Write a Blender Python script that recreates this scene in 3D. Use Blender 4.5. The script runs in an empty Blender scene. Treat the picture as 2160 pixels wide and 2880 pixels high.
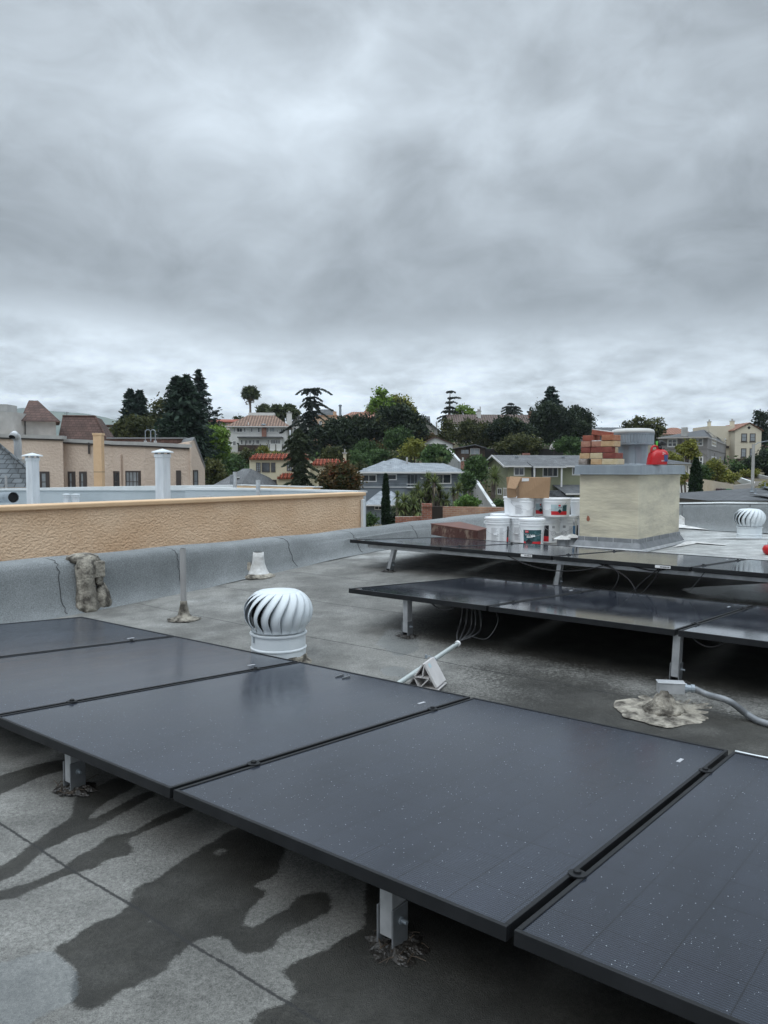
import bpy, math, random
import numpy as np
from mathutils import Vector, Matrix, Euler
random.seed(7); RNG = np.random.default_rng(11)
SC = bpy.context.scene; COL = SC.collection
R_ = math.radians
# ---------------------------------------------------------------- camera
FP, HOR = 2154.6, 1322.1                  # focal length and horizon row of the 2160 x 2880 photograph
PITCH = math.atan((1440 - HOR) / FP)
cam = bpy.data.cameras.new('camera'); camo = bpy.data.objects.new('camera', cam); COL.objects.link(camo)
cam.sensor_fit = 'HORIZONTAL'; cam.sensor_width = 36; cam.lens = FP / 2160 * 36
cam.clip_start = .05; cam.clip_end = 9000
camo.rotation_euler = (R_(90) - PITCH, 0, 0); SC.camera = camo
SC.render.resolution_x = 768; SC.render.resolution_y = 1024
SC.view_settings.view_transform = 'Standard'; SC.view_settings.look = 'None'
SC.view_settings.gamma = 1; SC.view_settings.exposure = 0.0
# ---------------------------------------------------------------- world: sky behind an overcast deck
SUN_EL, SUN_AZ = R_(52), R_(205)
w = bpy.data.worlds.new('World'); SC.world = w; w.use_nodes = True
N = w.node_tree.nodes; L = w.node_tree.links; N.clear()
def wn(t, **k):
    n = N.new(t)
    for a, b in k.items(): setattr(n, a, b)
    return n
out = wn('ShaderNodeOutputWorld'); bg = wn('ShaderNodeBackground'); bg.inputs[1].default_value = 0.1
L.new(bg.outputs[0], out.inputs[0])
sky = wn('ShaderNodeTexSky'); sky.sky_type = 'NISHITA'; sky.sun_disc = False
sky.sun_elevation = SUN_EL; sky.sun_rotation = SUN_AZ
tc = wn('ShaderNodeTexCoord'); sep = wn('ShaderNodeSeparateXYZ'); L.new(tc.outputs['Generated'], sep.inputs[0])
def wm(op, a, b=None, clamp=False):
    n = wn('ShaderNodeMath', operation=op); n.use_clamp = clamp
    for i, x in enumerate((a, b)):
        if x is None: continue
        if isinstance(x, (int, float)): n.inputs[i].default_value = x
        else: L.new(x, n.inputs[i])
    return n.outputs[0]
zc = wm('MAXIMUM', sep.outputs[2], 0.0)
den = wm('ADD', zc, 0.16)
cmb = wn('ShaderNodeCombineXYZ'); L.new(wm('DIVIDE', sep.outputs[0], den), cmb.inputs[0]); L.new(wm('DIVIDE', sep.outputs[1], den), cmb.inputs[1])
def wnoise(scale, detail, rough, off, dist=0.0):
    mp = wn('ShaderNodeMapping'); mp.inputs['Location'].default_value = off; L.new(cmb.outputs[0], mp.inputs[0])
    n = wn('ShaderNodeTexNoise'); n.inputs['Scale'].default_value = scale; n.inputs['Detail'].default_value = detail
    n.inputs['Roughness'].default_value = rough; n.inputs['Distortion'].default_value = dist; L.new(mp.outputs[0], n.inputs[0]); return n.outputs[0]
nrm_ = wn('ShaderNodeVectorMath', operation='NORMALIZE'); L.new(tc.outputs['Generated'], nrm_.inputs[0]); DIR = nrm_.outputs[0]
def dnoise(scale, detail, rough, off, st=(1, 1, 2.0), dist=0.0):
    mp = wn('ShaderNodeMapping'); mp.inputs['Location'].default_value = off; mp.inputs['Scale'].default_value = st; L.new(DIR, mp.inputs[0])
    n = wn('ShaderNodeTexNoise'); n.inputs['Scale'].default_value = scale; n.inputs['Detail'].default_value = detail
    n.inputs['Roughness'].default_value = rough; n.inputs['Distortion'].default_value = dist; L.new(mp.outputs[0], n.inputs[0]); return n.outputs[0]
n1 = dnoise(3.3, 4, .5, (3.1, .7, .4), (1, 1, 1.6), .35); n2 = dnoise(9.0, 6, .58, (1.3, 4.2, 0), (1, 1, 1.7), .5); n3 = wnoise(.9, 3, .5, (8.3, 2.1, 0), .2)
spots = None                                # where the deck is thinner or thicker: direction, angular size, strength
for (u_, v_, rad, g_s) in ((690, 420, .17, .22), (1050, 470, .16, .16), (300, 120, .16, .10), (1150, 120, .22, .10), (60, 930, .12, .30), (330, 960, .10, .18), (1180, 1030, .16, .22), (620, 1000, .10, .10), (1500, 700, .18, .06), (760, 860, .20, -.16), (1250, 880, .22, -.15), (150, 480, .20, -.08), (1900, 900, .25, -.12), (350, 780, .10, .06), (1700, 1060, .16, .05)):
    dv = ((u_ - 1080) / FP, math.cos(PITCH) - (v_ - 1440) / FP * math.sin(PITCH), -math.sin(PITCH) - (v_ - 1440) / FP * math.cos(PITCH)); dl_ = math.sqrt(sum(c * c for c in dv)); dv = tuple(c / dl_ for c in dv)
    sb = wn('ShaderNodeVectorMath', operation='SUBTRACT'); L.new(DIR, sb.inputs[0]); sb.inputs[1].default_value = dv; sc_ = wn('ShaderNodeVectorMath', operation='MULTIPLY'); L.new(sb.outputs[0], sc_.inputs[0]); sc_.inputs[1].default_value = (1, 1, 2.0)
    dt = wn('ShaderNodeVectorMath', operation='DOT_PRODUCT'); L.new(sc_.outputs[0], dt.inputs[0]); L.new(sc_.outputs[0], dt.inputs[1]); g = wm('MULTIPLY', wm('EXPONENT', wm('MULTIPLY', dt.outputs['Value'], -1 / (rad * rad))), g_s); spots = g if spots is None else wm('ADD', spots, g)
ramp = wn('ShaderNodeValToRGB'); L.new(wm('ADD', zc, wm('ADD', wm('MULTIPLY', wm('SUBTRACT', n1, .5), .13), wm('MULTIPLY', wm('SUBTRACT', n2, .5), .05))), ramp.inputs[0])
nh = wnoise(1.7, 5, .55, (2.2, 6.1, 0), .3); nh2 = dnoise(30, 4, .55, (4.4, 1.2, 0), (1, 1, 2.6), .3); hm = wm('MAXIMUM', wm('SUBTRACT', 1.0, wm('MULTIPLY', zc, 5.0)), 0.0)
hz_ = wm('MULTIPLY', hm, wm('ADD', wm('MULTIPLY', wm('SUBTRACT', nh, .5), 2.4), wm('MULTIPLY', wm('SUBTRACT', nh2, .5), 1.9)))
cr = ramp.color_ramp; cr.interpolation = 'EASE'
stops = [(0, .74), (.06, .78), (.11, .74), (.15, .60), (.205, .405), (.3, .40), (.40, .45), (.52, .47), (.66, 1.15), (1, 2.2)]
while len(cr.elements) < len(stops): cr.elements.new(.5)
for e, (p, v) in zip(cr.elements, stops):
    e.position = p; e.color = (v * .875, v * .985, v * 1.085, 1)
amp = wm('ADD', wm('ADD', spots, hz_), wm('ADD', wm('MULTIPLY', wm('SUBTRACT', n1, .48), 1.55), wm('ADD', wm('MULTIPLY', wm('SUBTRACT', n2, .5), .85), wm('MULTIPLY', wm('SUBTRACT', n3, .5), .15))))
fac = wm('MAXIMUM', wm('ADD', amp, 1.0), .45)
vm = wn('ShaderNodeVectorMath', operation='SCALE'); L.new(ramp.outputs[0], vm.inputs[0]); L.new(wm('MULTIPLY', fac, 11.9), vm.inputs[3])
mx = wn('ShaderNodeMix', data_type='RGBA'); mx.inputs[0].default_value = .94
L.new(sky.outputs[0], mx.inputs[6]); L.new(vm.outputs[0], mx.inputs[7]); L.new(mx.outputs[2], bg.inputs[0])
sl = bpy.data.lights.new('sun', 'SUN'); sl.energy = .6; sl.angle = R_(35); sl.color = (1, .97, .93)
so = bpy.data.objects.new('sun', sl); COL.objects.link(so)
so.rotation_euler = (R_(90) - SUN_EL, 0, math.pi - SUN_AZ)

# ---------------------------------------------------------------- geometry of the view, in metres from the lens
CF = np.array([0, math.cos(PITCH), -math.sin(PITCH)]); CU = np.array([0, math.sin(PITCH), math.cos(PITCH)])
def ray(u, v): return np.array([(u - 1080) / FP, 0, 0]) - (v - 1440) / FP * CU + CF
def at(u, v, y): d = ray(u, v); return d * (y / d[1])
AZ = -.6745; LV = np.array([math.cos(AZ), math.sin(AZ), 0]); GV = np.array([-math.sin(AZ), math.cos(AZ), 0])  # along and across the panel rows
def roofz(s):
    s = np.asarray(s, float)
    a = np.interp(s, [-9, 2.6, 3.0, 3.4, 3.9, 6.2, 6.5, 6.8, 7.2, 9, 11.3, 16], [-1.085, -1.085, -1.083, -1.074, -1.05, -.915, -.903, -.897, -.893, -.885, -.83, -.82])
    return a
def ts(t, s, z=0): p = LV * t + GV * s; return np.array([p[0], p[1], z])
def roofpt(u, v, dz=0):
    d = ray(u, v); y = 3.0
    for _ in range(60):
        p = d * (y / d[1]); zr = float(roofz(p @ GV)) + dz
        y = .5 * y + .5 * (zr / d[2] * d[1])
    return d * (y / d[1])

# ---------------------------------------------------------------- mesh and object helpers
class MB:
    def __init__(s): s.v = []; s.f = []
    def add(s, vs, fs):
        b = len(s.v); s.v += [tuple(map(float, p)) for p in vs]; s.f += [tuple(i + b for i in f) for f in fs]; return s
    def box(s, c, d, ax=None):               # centre, full size, axes
        c = np.array(c, float); X, Y, Z = ax if ax is not None else np.eye(3)
        P = [c + X * (i * d[0] / 2) + Y * (j * d[1] / 2) + Z * (k * d[2] / 2) for k in (-1, 1) for j in (-1, 1) for i in (-1, 1)]
        return s.add(P, [(0, 2, 3, 1), (4, 5, 7, 6), (0, 1, 5, 4), (2, 6, 7, 3), (0, 4, 6, 2), (1, 3, 7, 5)])
    def hexa(s, P):                          # bottom 4 then top 4, both counter-clockwise
        return s.add(P, [(3, 2, 1, 0), (4, 5, 6, 7), (0, 1, 5, 4), (1, 2, 6, 5), (2, 3, 7, 6), (3, 0, 4, 7)])
    def prism(s, poly, vec):                 # polygon of 3-D points, pushed along vec
        n = len(poly); A = [np.array(p, float) for p in poly]; B = [p + np.array(vec, float) for p in A]
        return s.add(A + B, [tuple(range(n))[::-1], tuple(range(n, 2 * n))] + [(i, (i + 1) % n, n + (i + 1) % n, n + i) for i in range(n)])
    def tube(s, path, r, n=10, cap=True):
        path = [np.array(p, float) for p in path]; rr = r if hasattr(r, '__len__') else [r] * len(path); b = len(s.v); up = None
        for i, p in enumerate(path):
            d = path[min(i + 1, len(path) - 1)] - path[max(i - 1, 0)]; d = d / (np.linalg.norm(d) + 1e-9)
            if up is None:
                up = np.array([0, 0, 1.]) if abs(d[2]) < .9 else np.array([1., 0, 0])
            a = np.cross(d, up); a /= np.linalg.norm(a) + 1e-9; c = np.cross(a, d); up = c
            for k in range(n):
                t = 2 * math.pi * k / n; s.v.append(tuple(p + a * math.cos(t) * rr[i] + c * math.sin(t) * rr[i]))
        for i in range(len(path) - 1):
            for k in range(n):
                s.f.append((b + i * n + k, b + i * n + (k + 1) % n, b + (i + 1) * n + (k + 1) % n, b + (i + 1) * n + k))
        if cap: s.f.append(tuple(range(b, b + n))[::-1]); s.f.append(tuple(range(b + (len(path) - 1) * n, b + len(path) * n)))
        return s
    def lathe(s, prof, c=(0, 0, 0), n=32, wob=0, seed=0):   # profile of (r, z)
        b = len(s.v); q = random.Random(seed)
        for (r, z) in prof:
            for k in range(n):
                t = 2 * math.pi * k / n; rr = r * (1 + wob * (q.random() - .5)); s.v.append((c[0] + rr * math.cos(t), c[1] + rr * math.sin(t), c[2] + z + wob * .1 * (q.random() - .5) * r))
        for i in range(len(prof) - 1):
            for k in range(n): s.f.append((b + i * n + k, b + i * n + (k + 1) % n, b + (i + 1) * n + (k + 1) % n, b + (i + 1) * n + k))
        s.f.append(tuple(range(b, b + n))[::-1]); s.f.append(tuple(range(b + (len(prof) - 1) * n, b + len(prof) * n)))
        return s
def mesh_np(name, V, F, tint=None):
    me = bpy.data.meshes.new(name); V = np.asarray(V, np.float32); F = np.asarray(F, np.int32); n, k = F.shape
    me.vertices.add(len(V)); me.vertices.foreach_set('co', V.ravel()); me.loops.add(n * k); me.loops.foreach_set('vertex_index', F.ravel())
    me.polygons.add(n); me.polygons.foreach_set('loop_start', np.arange(0, n * k, k, dtype=np.int32))
    me.update(calc_edges=True)
    if tint is not None:
        a = me.attributes.new('tint', 'FLOAT', 'FACE'); a.data.foreach_set('value', np.asarray(tint, np.float32))
    return me
def setp(o, label=None, cat=None, group=None, kind=None):
    if label: o['label'] = label
    if cat: o['category'] = cat
    if group: o['group'] = group
    if kind: o['kind'] = kind
    return o
def thing(name, label, cat, loc=(0, 0, 0), group=None):
    o = bpy.data.objects.new(name, None); COL.objects.link(o); o.location = loc; o.empty_display_size = .2
    return setp(o, label, cat, group)
WORLD = {}
def worg(o):                                  # sum of parent offsets (builders only translate)
    p = np.zeros(3)
    while o is not None: p += np.array(o.location); o = o.parent
    return p
def put(name, mb, mat, parent=None, loc=None, smooth=False, bevel=0, label=None, auto=None):
    me = mb if isinstance(mb, bpy.types.Mesh) else None
    if loc is None: loc = (0, 0, 0) if parent is not None else None
    if me is None:
        me = bpy.data.meshes.new(name); V = np.array(mb.v, float)
        if parent is not None: off = worg(parent)
        else:
            off = np.array(loc) if loc is not None else np.array([(V[:, 0].min() + V[:, 0].max()) / 2, (V[:, 1].min() + V[:, 1].max()) / 2, V[:, 2].min()])
        me.from_pydata([tuple(p) for p in V - off], [], mb.f); me.update()
        if parent is None: loc = off
    o = bpy.data.objects.new(name, me); COL.objects.link(o)
    if mat is not None: me.materials.append(mat)
    if parent is not None:
        o.parent = parent
        if loc is not None: o.location = loc
    elif loc is not None: o.location = loc
    if smooth:
        me.polygons.foreach_set('use_smooth', [True] * len(me.polygons))
        if auto: me.set_sharp_from_angle(angle=R_(auto))
    if bevel:
        m = o.modifiers.new('bevel', 'BEVEL'); m.width = bevel; m.segments = 2; m.limit_method = 'ANGLE'
    if label: o['label'] = label
    return o
def copy_tree(o, parent=None):
    c = o.copy(); COL.objects.link(c); c.parent = parent
    for ch in list(o.children): copy_tree(ch, c)
    return c
def text_mb(txt, size, origin, X, Z, bold=0):
    cu = bpy.data.curves.new('text', 'FONT'); cu.body = txt; cu.size = size; cu.align_x = 'CENTER'; cu.align_y = 'CENTER'; cu.offset = bold; cu.resolution_u = 2
    to = bpy.data.objects.new('text', cu); COL.objects.link(to); dg = bpy.context.evaluated_depsgraph_get(); dg.update()
    me = bpy.data.meshes.new_from_object(to.evaluated_get(dg)); mb = MB()
    mb.add([np.array(origin) + np.array(X) * v.co.x + np.array(Z) * v.co.y for v in me.vertices], [tuple(p.vertices) for p in me.polygons])
    bpy.data.objects.remove(to); bpy.data.meshes.remove(me); return mb

# ---------------------------------------------------------------- materials
def mat(name, col, rough=.8, metal=0, col2=None, vs=3, vd=4, bump=0, bs=20, bd=.02, spec=.5, coat=0, lo=.35, hi=.65, stretch=(1, 1, 1), rot=0, speck=None):
    m = bpy.data.materials.new(name); m.use_nodes = True; nt = m.node_tree; n = nt.nodes; l = nt.links
    b = n['Principled BSDF']; b.inputs['Roughness'].default_value = rough; b.inputs['Metallic'].default_value = metal
    b.inputs['Specular IOR Level'].default_value = spec; b.inputs['Base Color'].default_value = (*col, 1); b.inputs['Coat Weight'].default_value = coat
    t = n.new('ShaderNodeTexCoord'); mp = n.new('ShaderNodeMapping'); mp.inputs['Scale'].default_value = stretch; mp.inputs['Rotation'].default_value = (0, 0, rot)
    l.new(t.outputs['Object'], mp.inputs[0]); last = None
    if col2:
        no = n.new('ShaderNodeTexNoise'); no.inputs['Scale'].default_value = vs; no.inputs['Detail'].default_value = vd; no.inputs['Roughness'].default_value = .6; l.new(mp.outputs[0], no.inputs[0])
        r = n.new('ShaderNodeValToRGB'); r.color_ramp.elements[0].position = lo; r.color_ramp.elements[1].position = hi
        r.color_ramp.elements[0].color = (*col, 1); r.color_ramp.elements[1].color = (*col2, 1); l.new(no.outputs[0], r.inputs[0]); last = r.outputs[0]
        if speck:
            no2 = n.new('ShaderNodeTexNoise'); no2.inputs['Scale'].default_value = speck[0]; no2.inputs['Detail'].default_value = 2; l.new(t.outputs['Object'], no2.inputs[0])
            mr = n.new('ShaderNodeMapRange'); mr.inputs[1].default_value = .3; mr.inputs[2].default_value = .7; mr.inputs[3].default_value = 1 - speck[1]; mr.inputs[4].default_value = 1 + speck[1]; l.new(no2.outputs[0], mr.inputs[0])
            vm = n.new('ShaderNodeVectorMath'); vm.operation = 'SCALE'; l.new(last, vm.inputs[0]); l.new(mr.outputs[0], vm.inputs[3]); last = vm.outputs[0]
        l.new(last, b.inputs['Base Color'])
    if bump:
        nb = n.new('ShaderNodeTexNoise'); nb.inputs['Scale'].default_value = bs; nb.inputs['Detail'].default_value = 3; l.new(mp.outputs[0], nb.inputs[0])
        bn = n.new('ShaderNodeBump'); bn.inputs['Strength'].default_value = bump; bn.inputs['Distance'].default_value = bd; l.new(nb.outputs[0], bn.inputs['Height']); l.new(bn.outputs[0], b.inputs['Normal'])
    return m
def brickmat(name, c1, c2, mortar, scale, bw, rh, ms=.02, rough=.8, bump=.5, bd=.02, rot=(0, 0, 0), offset=.5, noise=.0):
    m = bpy.data.materials.new(name); m.use_nodes = True; nt = m.node_tree; n = nt.nodes; l = nt.links; b = n['Principled BSDF']; b.inputs['Roughness'].default_value = rough
    t = n.new('ShaderNodeTexCoord'); mp = n.new('ShaderNodeMapping'); mp.inputs['Rotation'].default_value = rot; l.new(t.outputs['Object'], mp.inputs[0])
    br = n.new('ShaderNodeTexBrick'); l.new(mp.outputs[0], br.inputs[0]); br.offset = offset
    for k, v in (('Color1', (*c1, 1)), ('Color2', (*c2, 1)), ('Mortar', (*mortar, 1)), ('Scale', scale), ('Brick Width', bw), ('Row Height', rh), ('Mortar Size', ms)): br.inputs[k].default_value = v
    no = n.new('ShaderNodeTexNoise'); no.inputs['Scale'].default_value = 1.3; no.inputs['Detail'].default_value = 4; l.new(t.outputs['Object'], no.inputs[0])
    mr = n.new('ShaderNodeMapRange'); mr.inputs[1].default_value = .3; mr.inputs[2].default_value = .7; mr.inputs[3].default_value = .75; mr.inputs[4].default_value = 1.25; l.new(no.outputs[0], mr.inputs[0])
    vm = n.new('ShaderNodeVectorMath'); vm.operation = 'SCALE'; l.new(br.outputs[0], vm.inputs[0]); l.new(mr.outputs[0], vm.inputs[3]); l.new(vm.outputs[0], b.inputs['Base Color'])
    bn = n.new('ShaderNodeBump'); bn.inputs['Strength'].default_value = bump; bn.inputs['Distance'].default_value = bd; bn.invert = True; l.new(br.outputs['Fac'], bn.inputs['Height']); l.new(bn.outputs[0], b.inputs['Normal'])
    return m
def tilemat(name, c1, c2, pitch=.28, rot=0, rough=.75, course=.4):       # barrel tiles: ribs down the slope, courses across
    m = bpy.data.materials.new(name); m.use_nodes = True; nt = m.node_tree; n = nt.nodes; l = nt.links; b = n['Principled BSDF']; b.inputs['Roughness'].default_value = rough
    t = n.new('ShaderNodeTexCoord'); mp = n.new('ShaderNodeMapping'); mp.inputs['Rotation'].default_value = (0, 0, rot); l.new(t.outputs['Object'], mp.inputs[0])
    wv = n.new('ShaderNodeTexWave'); wv.inputs['Scale'].default_value = .314 / pitch; wv.inputs['Distortion'].default_value = .3; wv.inputs['Detail'].default_value = 1; l.new(mp.outputs[0], wv.inputs[0])
    w2 = n.new('ShaderNodeTexWave'); w2.bands_direction = 'Z'; w2.wave_profile = 'SAW'; w2.inputs['Scale'].default_value = .314 / (course * .5); w2.inputs['Distortion'].default_value = .6; l.new(mp.outputs[0], w2.inputs[0])
    no = n.new('ShaderNodeTexNoise'); no.inputs['Scale'].default_value = 2.2; no.inputs['Detail'].default_value = 6; no.inputs['Roughness'].default_value = .7; l.new(t.outputs['Object'], no.inputs[0])
    r = n.new('ShaderNodeValToRGB'); r.color_ramp.elements[0].position = .38; r.color_ramp.elements[1].position = .62; r.color_ramp.elements[0].color = (*c1, 1); r.color_ramp.elements[1].color = (*c2, 1); l.new(no.outputs[0], r.inputs[0])
    mr = n.new('ShaderNodeMapRange'); mr.inputs[3].default_value = .45; mr.inputs[4].default_value = 1.15; l.new(wv.outputs['Fac'], mr.inputs[0])
    vm = n.new('ShaderNodeVectorMath'); vm.operation = 'SCALE'; l.new(r.outputs[0], vm.inputs[0]); l.new(mr.outputs[0], vm.inputs[3]); l.new(vm.outputs[0], b.inputs['Base Color'])
    ad = n.new('ShaderNodeMath'); l.new(wv.outputs['Fac'], ad.inputs[0]); l.new(w2.outputs['Fac'], ad.inputs[1])
    bn = n.new('ShaderNodeBump'); bn.inputs['Strength'].default_value = 1; bn.inputs['Distance'].default_value = .08; l.new(ad.outputs[0], bn.inputs['Height']); l.new(bn.outputs[0], b.inputs['Normal'])
    return m
def leafmat(name, dark, light, rough=.65):
    m = bpy.data.materials.new(name); m.use_nodes = True; nt = m.node_tree; n = nt.nodes; l = nt.links; b = n['Principled BSDF']; b.inputs['Roughness'].default_value = rough; b.inputs['Specular IOR Level'].default_value = .25
    a = n.new('ShaderNodeAttribute'); a.attribute_name = 'tint'
    r = n.new('ShaderNodeValToRGB'); r.color_ramp.elements[0].color = (*dark, 1); r.color_ramp.elements[1].color = (*light, 1); l.new(a.outputs['Fac'], r.inputs[0]); l.new(r.outputs[0], b.inputs['Base Color'])
    tr = n.new('ShaderNodeBsdfTranslucent'); l.new(r.outputs[0], tr.inputs[0]); mx = n.new('ShaderNodeMixShader'); mx.inputs[0].default_value = .18
    l.new(b.outputs[0], mx.inputs[1]); l.new(tr.outputs[0], mx.inputs[2]); l.new(mx.outputs[0], n['Material Output'].inputs[0]); return m
M = {}
M['alu'] = mat('weathered_aluminium', (.36, .37, .38), .5, .35, (.5, .51, .52), 12)
M['alu_dark'] = mat('grey_bracket', (.17, .18, .19), .5, .4, (.24, .25, .26), 14)
M['frame'] = mat('black_anodised', (.009, .010, .011), .5, 0, (.016, .017, .019), 6, spec=.25)
M['mastic_dark'] = mat('black_mastic', (.012, .011, .010), .3, 0, (.05, .045, .04), 60, bump=1, bs=70, bd=.01)
M['black'] = mat('black_rubber', (.012, .012, .013), .45)
M['white_paint'] = mat('white_painted_steel', (.62, .67, .70), .42, 0, (.70, .74, .76), 5, bump=.15, bs=30, bd=.003)
M['galv'] = mat('galvanised_steel', (.22, .255, .285), .42, .35, (.31, .35, .385), 6, vd=6, stretch=(1, 1, .35))
M['mastic'] = mat('old_roof_mastic', (.06, .052, .042), .85, 0, (.36, .33, .275), 14, vd=8, bump=1, bs=26, bd=.03, lo=.38, hi=.6)
M['mastic_white'] = mat('white_roof_mastic', (.46, .45, .43), .75, 0, (.72, .72, .71), 11, vd=8, bump=.6, bs=30)
M['pvc'] = mat('pale_grey_conduit', (.42, .47, .46), .35, .3, (.5, .54, .53), 8)
M['block'] = mat('grey_plastic_block', (.52, .50, .49), .7, 0, (.60, .58, .57), 10)
M['bucket'] = mat('white_plastic', (.84, .86, .88), .35, 0, (.88, .89, .90), 4)
M['red'] = mat('red_plastic', (.50, .012, .016), .28, 0, (.42, .01, .013), 6)
M['label_red'] = mat('red_print', (.62, .02, .03), .5)
M['label_teal'] = mat('teal_print', (.02, .075, .085), .5, 0, (.10, .22, .24), 18, lo=.5, hi=.75)
M['label_pale'] = mat('pale_teal_print', (.34, .48, .52), .5, 0, (.55, .66, .68), 10)
M['white_print'] = mat('white_print', (.78, .78, .78), .6)
M['grey_print'] = mat('grey_print', (.42, .43, .45), .6)
M['black_print'] = mat('black_print', (.02, .02, .025), .6)
M['card'] = mat('cardboard', (.36, .23, .135), .85, 0, (.30, .19, .11), 3, bump=.25, bs=60, stretch=(1, 1, .2))
M['stucco_orange'] = mat('orange_tan_stucco', (.70, .475, .30), .9, 0, (.82, .60, .41), 1.4, vd=9, bump=.75, bs=36, bd=.028, stretch=(1, 1, 1.3))
M['trim_orange'] = mat('orange_tan_trim', (.62, .42, .25), .85, 0, (.68, .48, .30), 3)
M['stucco_tan'] = mat('pinkish_tan_stucco', (.56, .45, .37), .95, 0, (.64, .53, .44), .35, vd=6, bump=.9, bs=7, bd=.06)
M['stucco_chim'] = mat('cream_stucco', (.36, .33, .265), .85, 0, (.60, .55, .42), 3.2, vd=9, bump=.75, bs=19, bd=.009, stretch=(.6, .6, 1.9), lo=.25, hi=.58)
M['grey_coat'] = mat('grey_roof_coating', (.36, .40, .42), .75, 0, (.43, .47, .49), .7, vd=6)
M['cap_pale'] = mat('pale_parapet_top', (.56, .58, .58), .75, 0, (.64, .66, .66), 2)
M['white_vent'] = mat('white_coated_flue', (.50, .52, .54), .75, 0, (.66, .68, .70), 3, vd=7, stretch=(3, 3, .5))
M['white_wall'] = mat('white_render', (.62, .62, .60), .9, 0, (.70, .70, .68), .5, vd=6)
M['cream'] = mat('cream_render', (.56, .51, .37), .9, 0, (.62, .57, .42), .5, vd=6)
M['pink'] = mat('pale_pink_render', (.58, .51, .46), .9)
M['orange_wall'] = mat('terracotta_render', (.40, .22, .13), .9, 0, (.46, .27, .17), .5)
M['peach'] = mat('peach_render', (.52, .36, .25), .9)
M['blue_grey'] = brickmat('blue_grey_lap_siding', (.155, .18, .205), (.165, .19, .215), (.10, .115, .13), 1, 60, .28, .02, bump=.4, rot=(R_(90), 0, 0))
M['blue_grey_flat'] = mat('blue_grey_paint', (.155, .18, .205), .85, 0, (.175, .20, .225), .6)
M['green_wall'] = mat('sage_green_render', (.225, .235, .155), .9, 0, (.25, .26, .17), .5)
M['taupe'] = mat('taupe_render', (.235, .225, .22), .9, 0, (.265, .255, .25), .5)
M['taupe_pale'] = mat('pale_taupe_render', (.40, .38, .36), .9)
M['cream2'] = mat('warm_cream_render', (.58, .53, .42), .9, 0, (.62, .57, .46), .4)
M['brown_wood'] = brickmat('dark_brown_boards', (.055, .035, .026), (.075, .048, .035), (.02, .014, .01), 1, .16, 40, .02)
M['fence_wood'] = brickmat('weathered_fence_boards', (.045, .040, .036), (.065, .056, .048), (.015, .013, .012), 1, .18, 40, .02)
M['trim'] = mat('white_trim', (.68, .68, .67), .6)
M['trim_dark'] = mat('dark_brown_trim', (.055, .045, .042), .6)
M['glass'] = mat('dark_window_glass', (.02, .025, .03), .08, 0, (.06, .07, .08), .8, spec=.6)
M['glass_pale'] = mat('curtained_window_glass', (.30, .33, .35), .15, 0, (.20, .22, .24), 1.5)
M['dark_hole'] = mat('dark_opening', (.008, .008, .009), .9)
M['shingle_lt'] = brickmat('pale_grey_shingles', (.28, .305, .33), (.225, .25, .275), (.18, .20, .22), 1, .5, .3, .02, bump=.5)
M['shingle_dk'] = brickmat('dark_grey_shingles', (.075, .082, .088), (.105, .11, .117), (.05, .054, .058), 1, .5, .3, .03)
M['shingle_md'] = brickmat('grey_shingles', (.10, .105, .11), (.14, .145, .15), (.075, .08, .085), 1, .5, .28, .02)
M['slate'] = brickmat('slate_roofing', (.085, .098, .108), (.14, .155, .165), (.035, .04, .045), 1, .55, .34, .03, bump=1, bd=.05)
M['tile_brown'] = brickmat('dark_brown_flat_tiles', (.075, .042, .034), (.11, .062, .05), (.04, .02, .016), 1, .30, .19, .014, bump=1, bd=.04, rot=(R_(90), 0, 0))
M['tile_red'] = tilemat('red_barrel_tiles', (.34, .06, .03), (.44, .14, .08), .34)
M['tile_tan'] = tilemat('weathered_tan_tiles', (.20, .12, .085), (.33, .22, .165), .55)
M['tile_oldred'] = tilemat('faded_red_tiles', (.26, .11, .07), (.36, .19, .13), .5)
M['tile_dkbrown'] = tilemat('dark_mottled_tiles', (.09, .06, .052), (.17, .125, .105), .5)
M['redbrick'] = brickmat('red_brickwork', (.24, .075, .045), (.32, .115, .07), (.30, .24, .20), 1, .22, .075, .01, rot=(R_(90), 0, 0))
M['tanbrick'] = brickmat('tan_red_brickwork', (.34, .17, .11), (.42, .25, .16), (.40, .31, .25), 1, .22, .075, .01, rot=(R_(90), 0, 0))
M['concrete'] = mat('weathered_concrete', (.34, .34, .33), .9, 0, (.44, .44, .43), 1.2, vd=8)
M['retain'] = mat('stained_retaining_wall', (.42, .36, .28), .9, 0, (.50, .45, .37), .8, vd=8)
M['bark'] = mat('bark', (.07, .055, .045), .9, 0, (.11, .09, .075), 4)
M['palmbark'] = mat('palm_trunk', (.13, .10, .085), .9, 0, (.17, .14, .12), 5)
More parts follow.
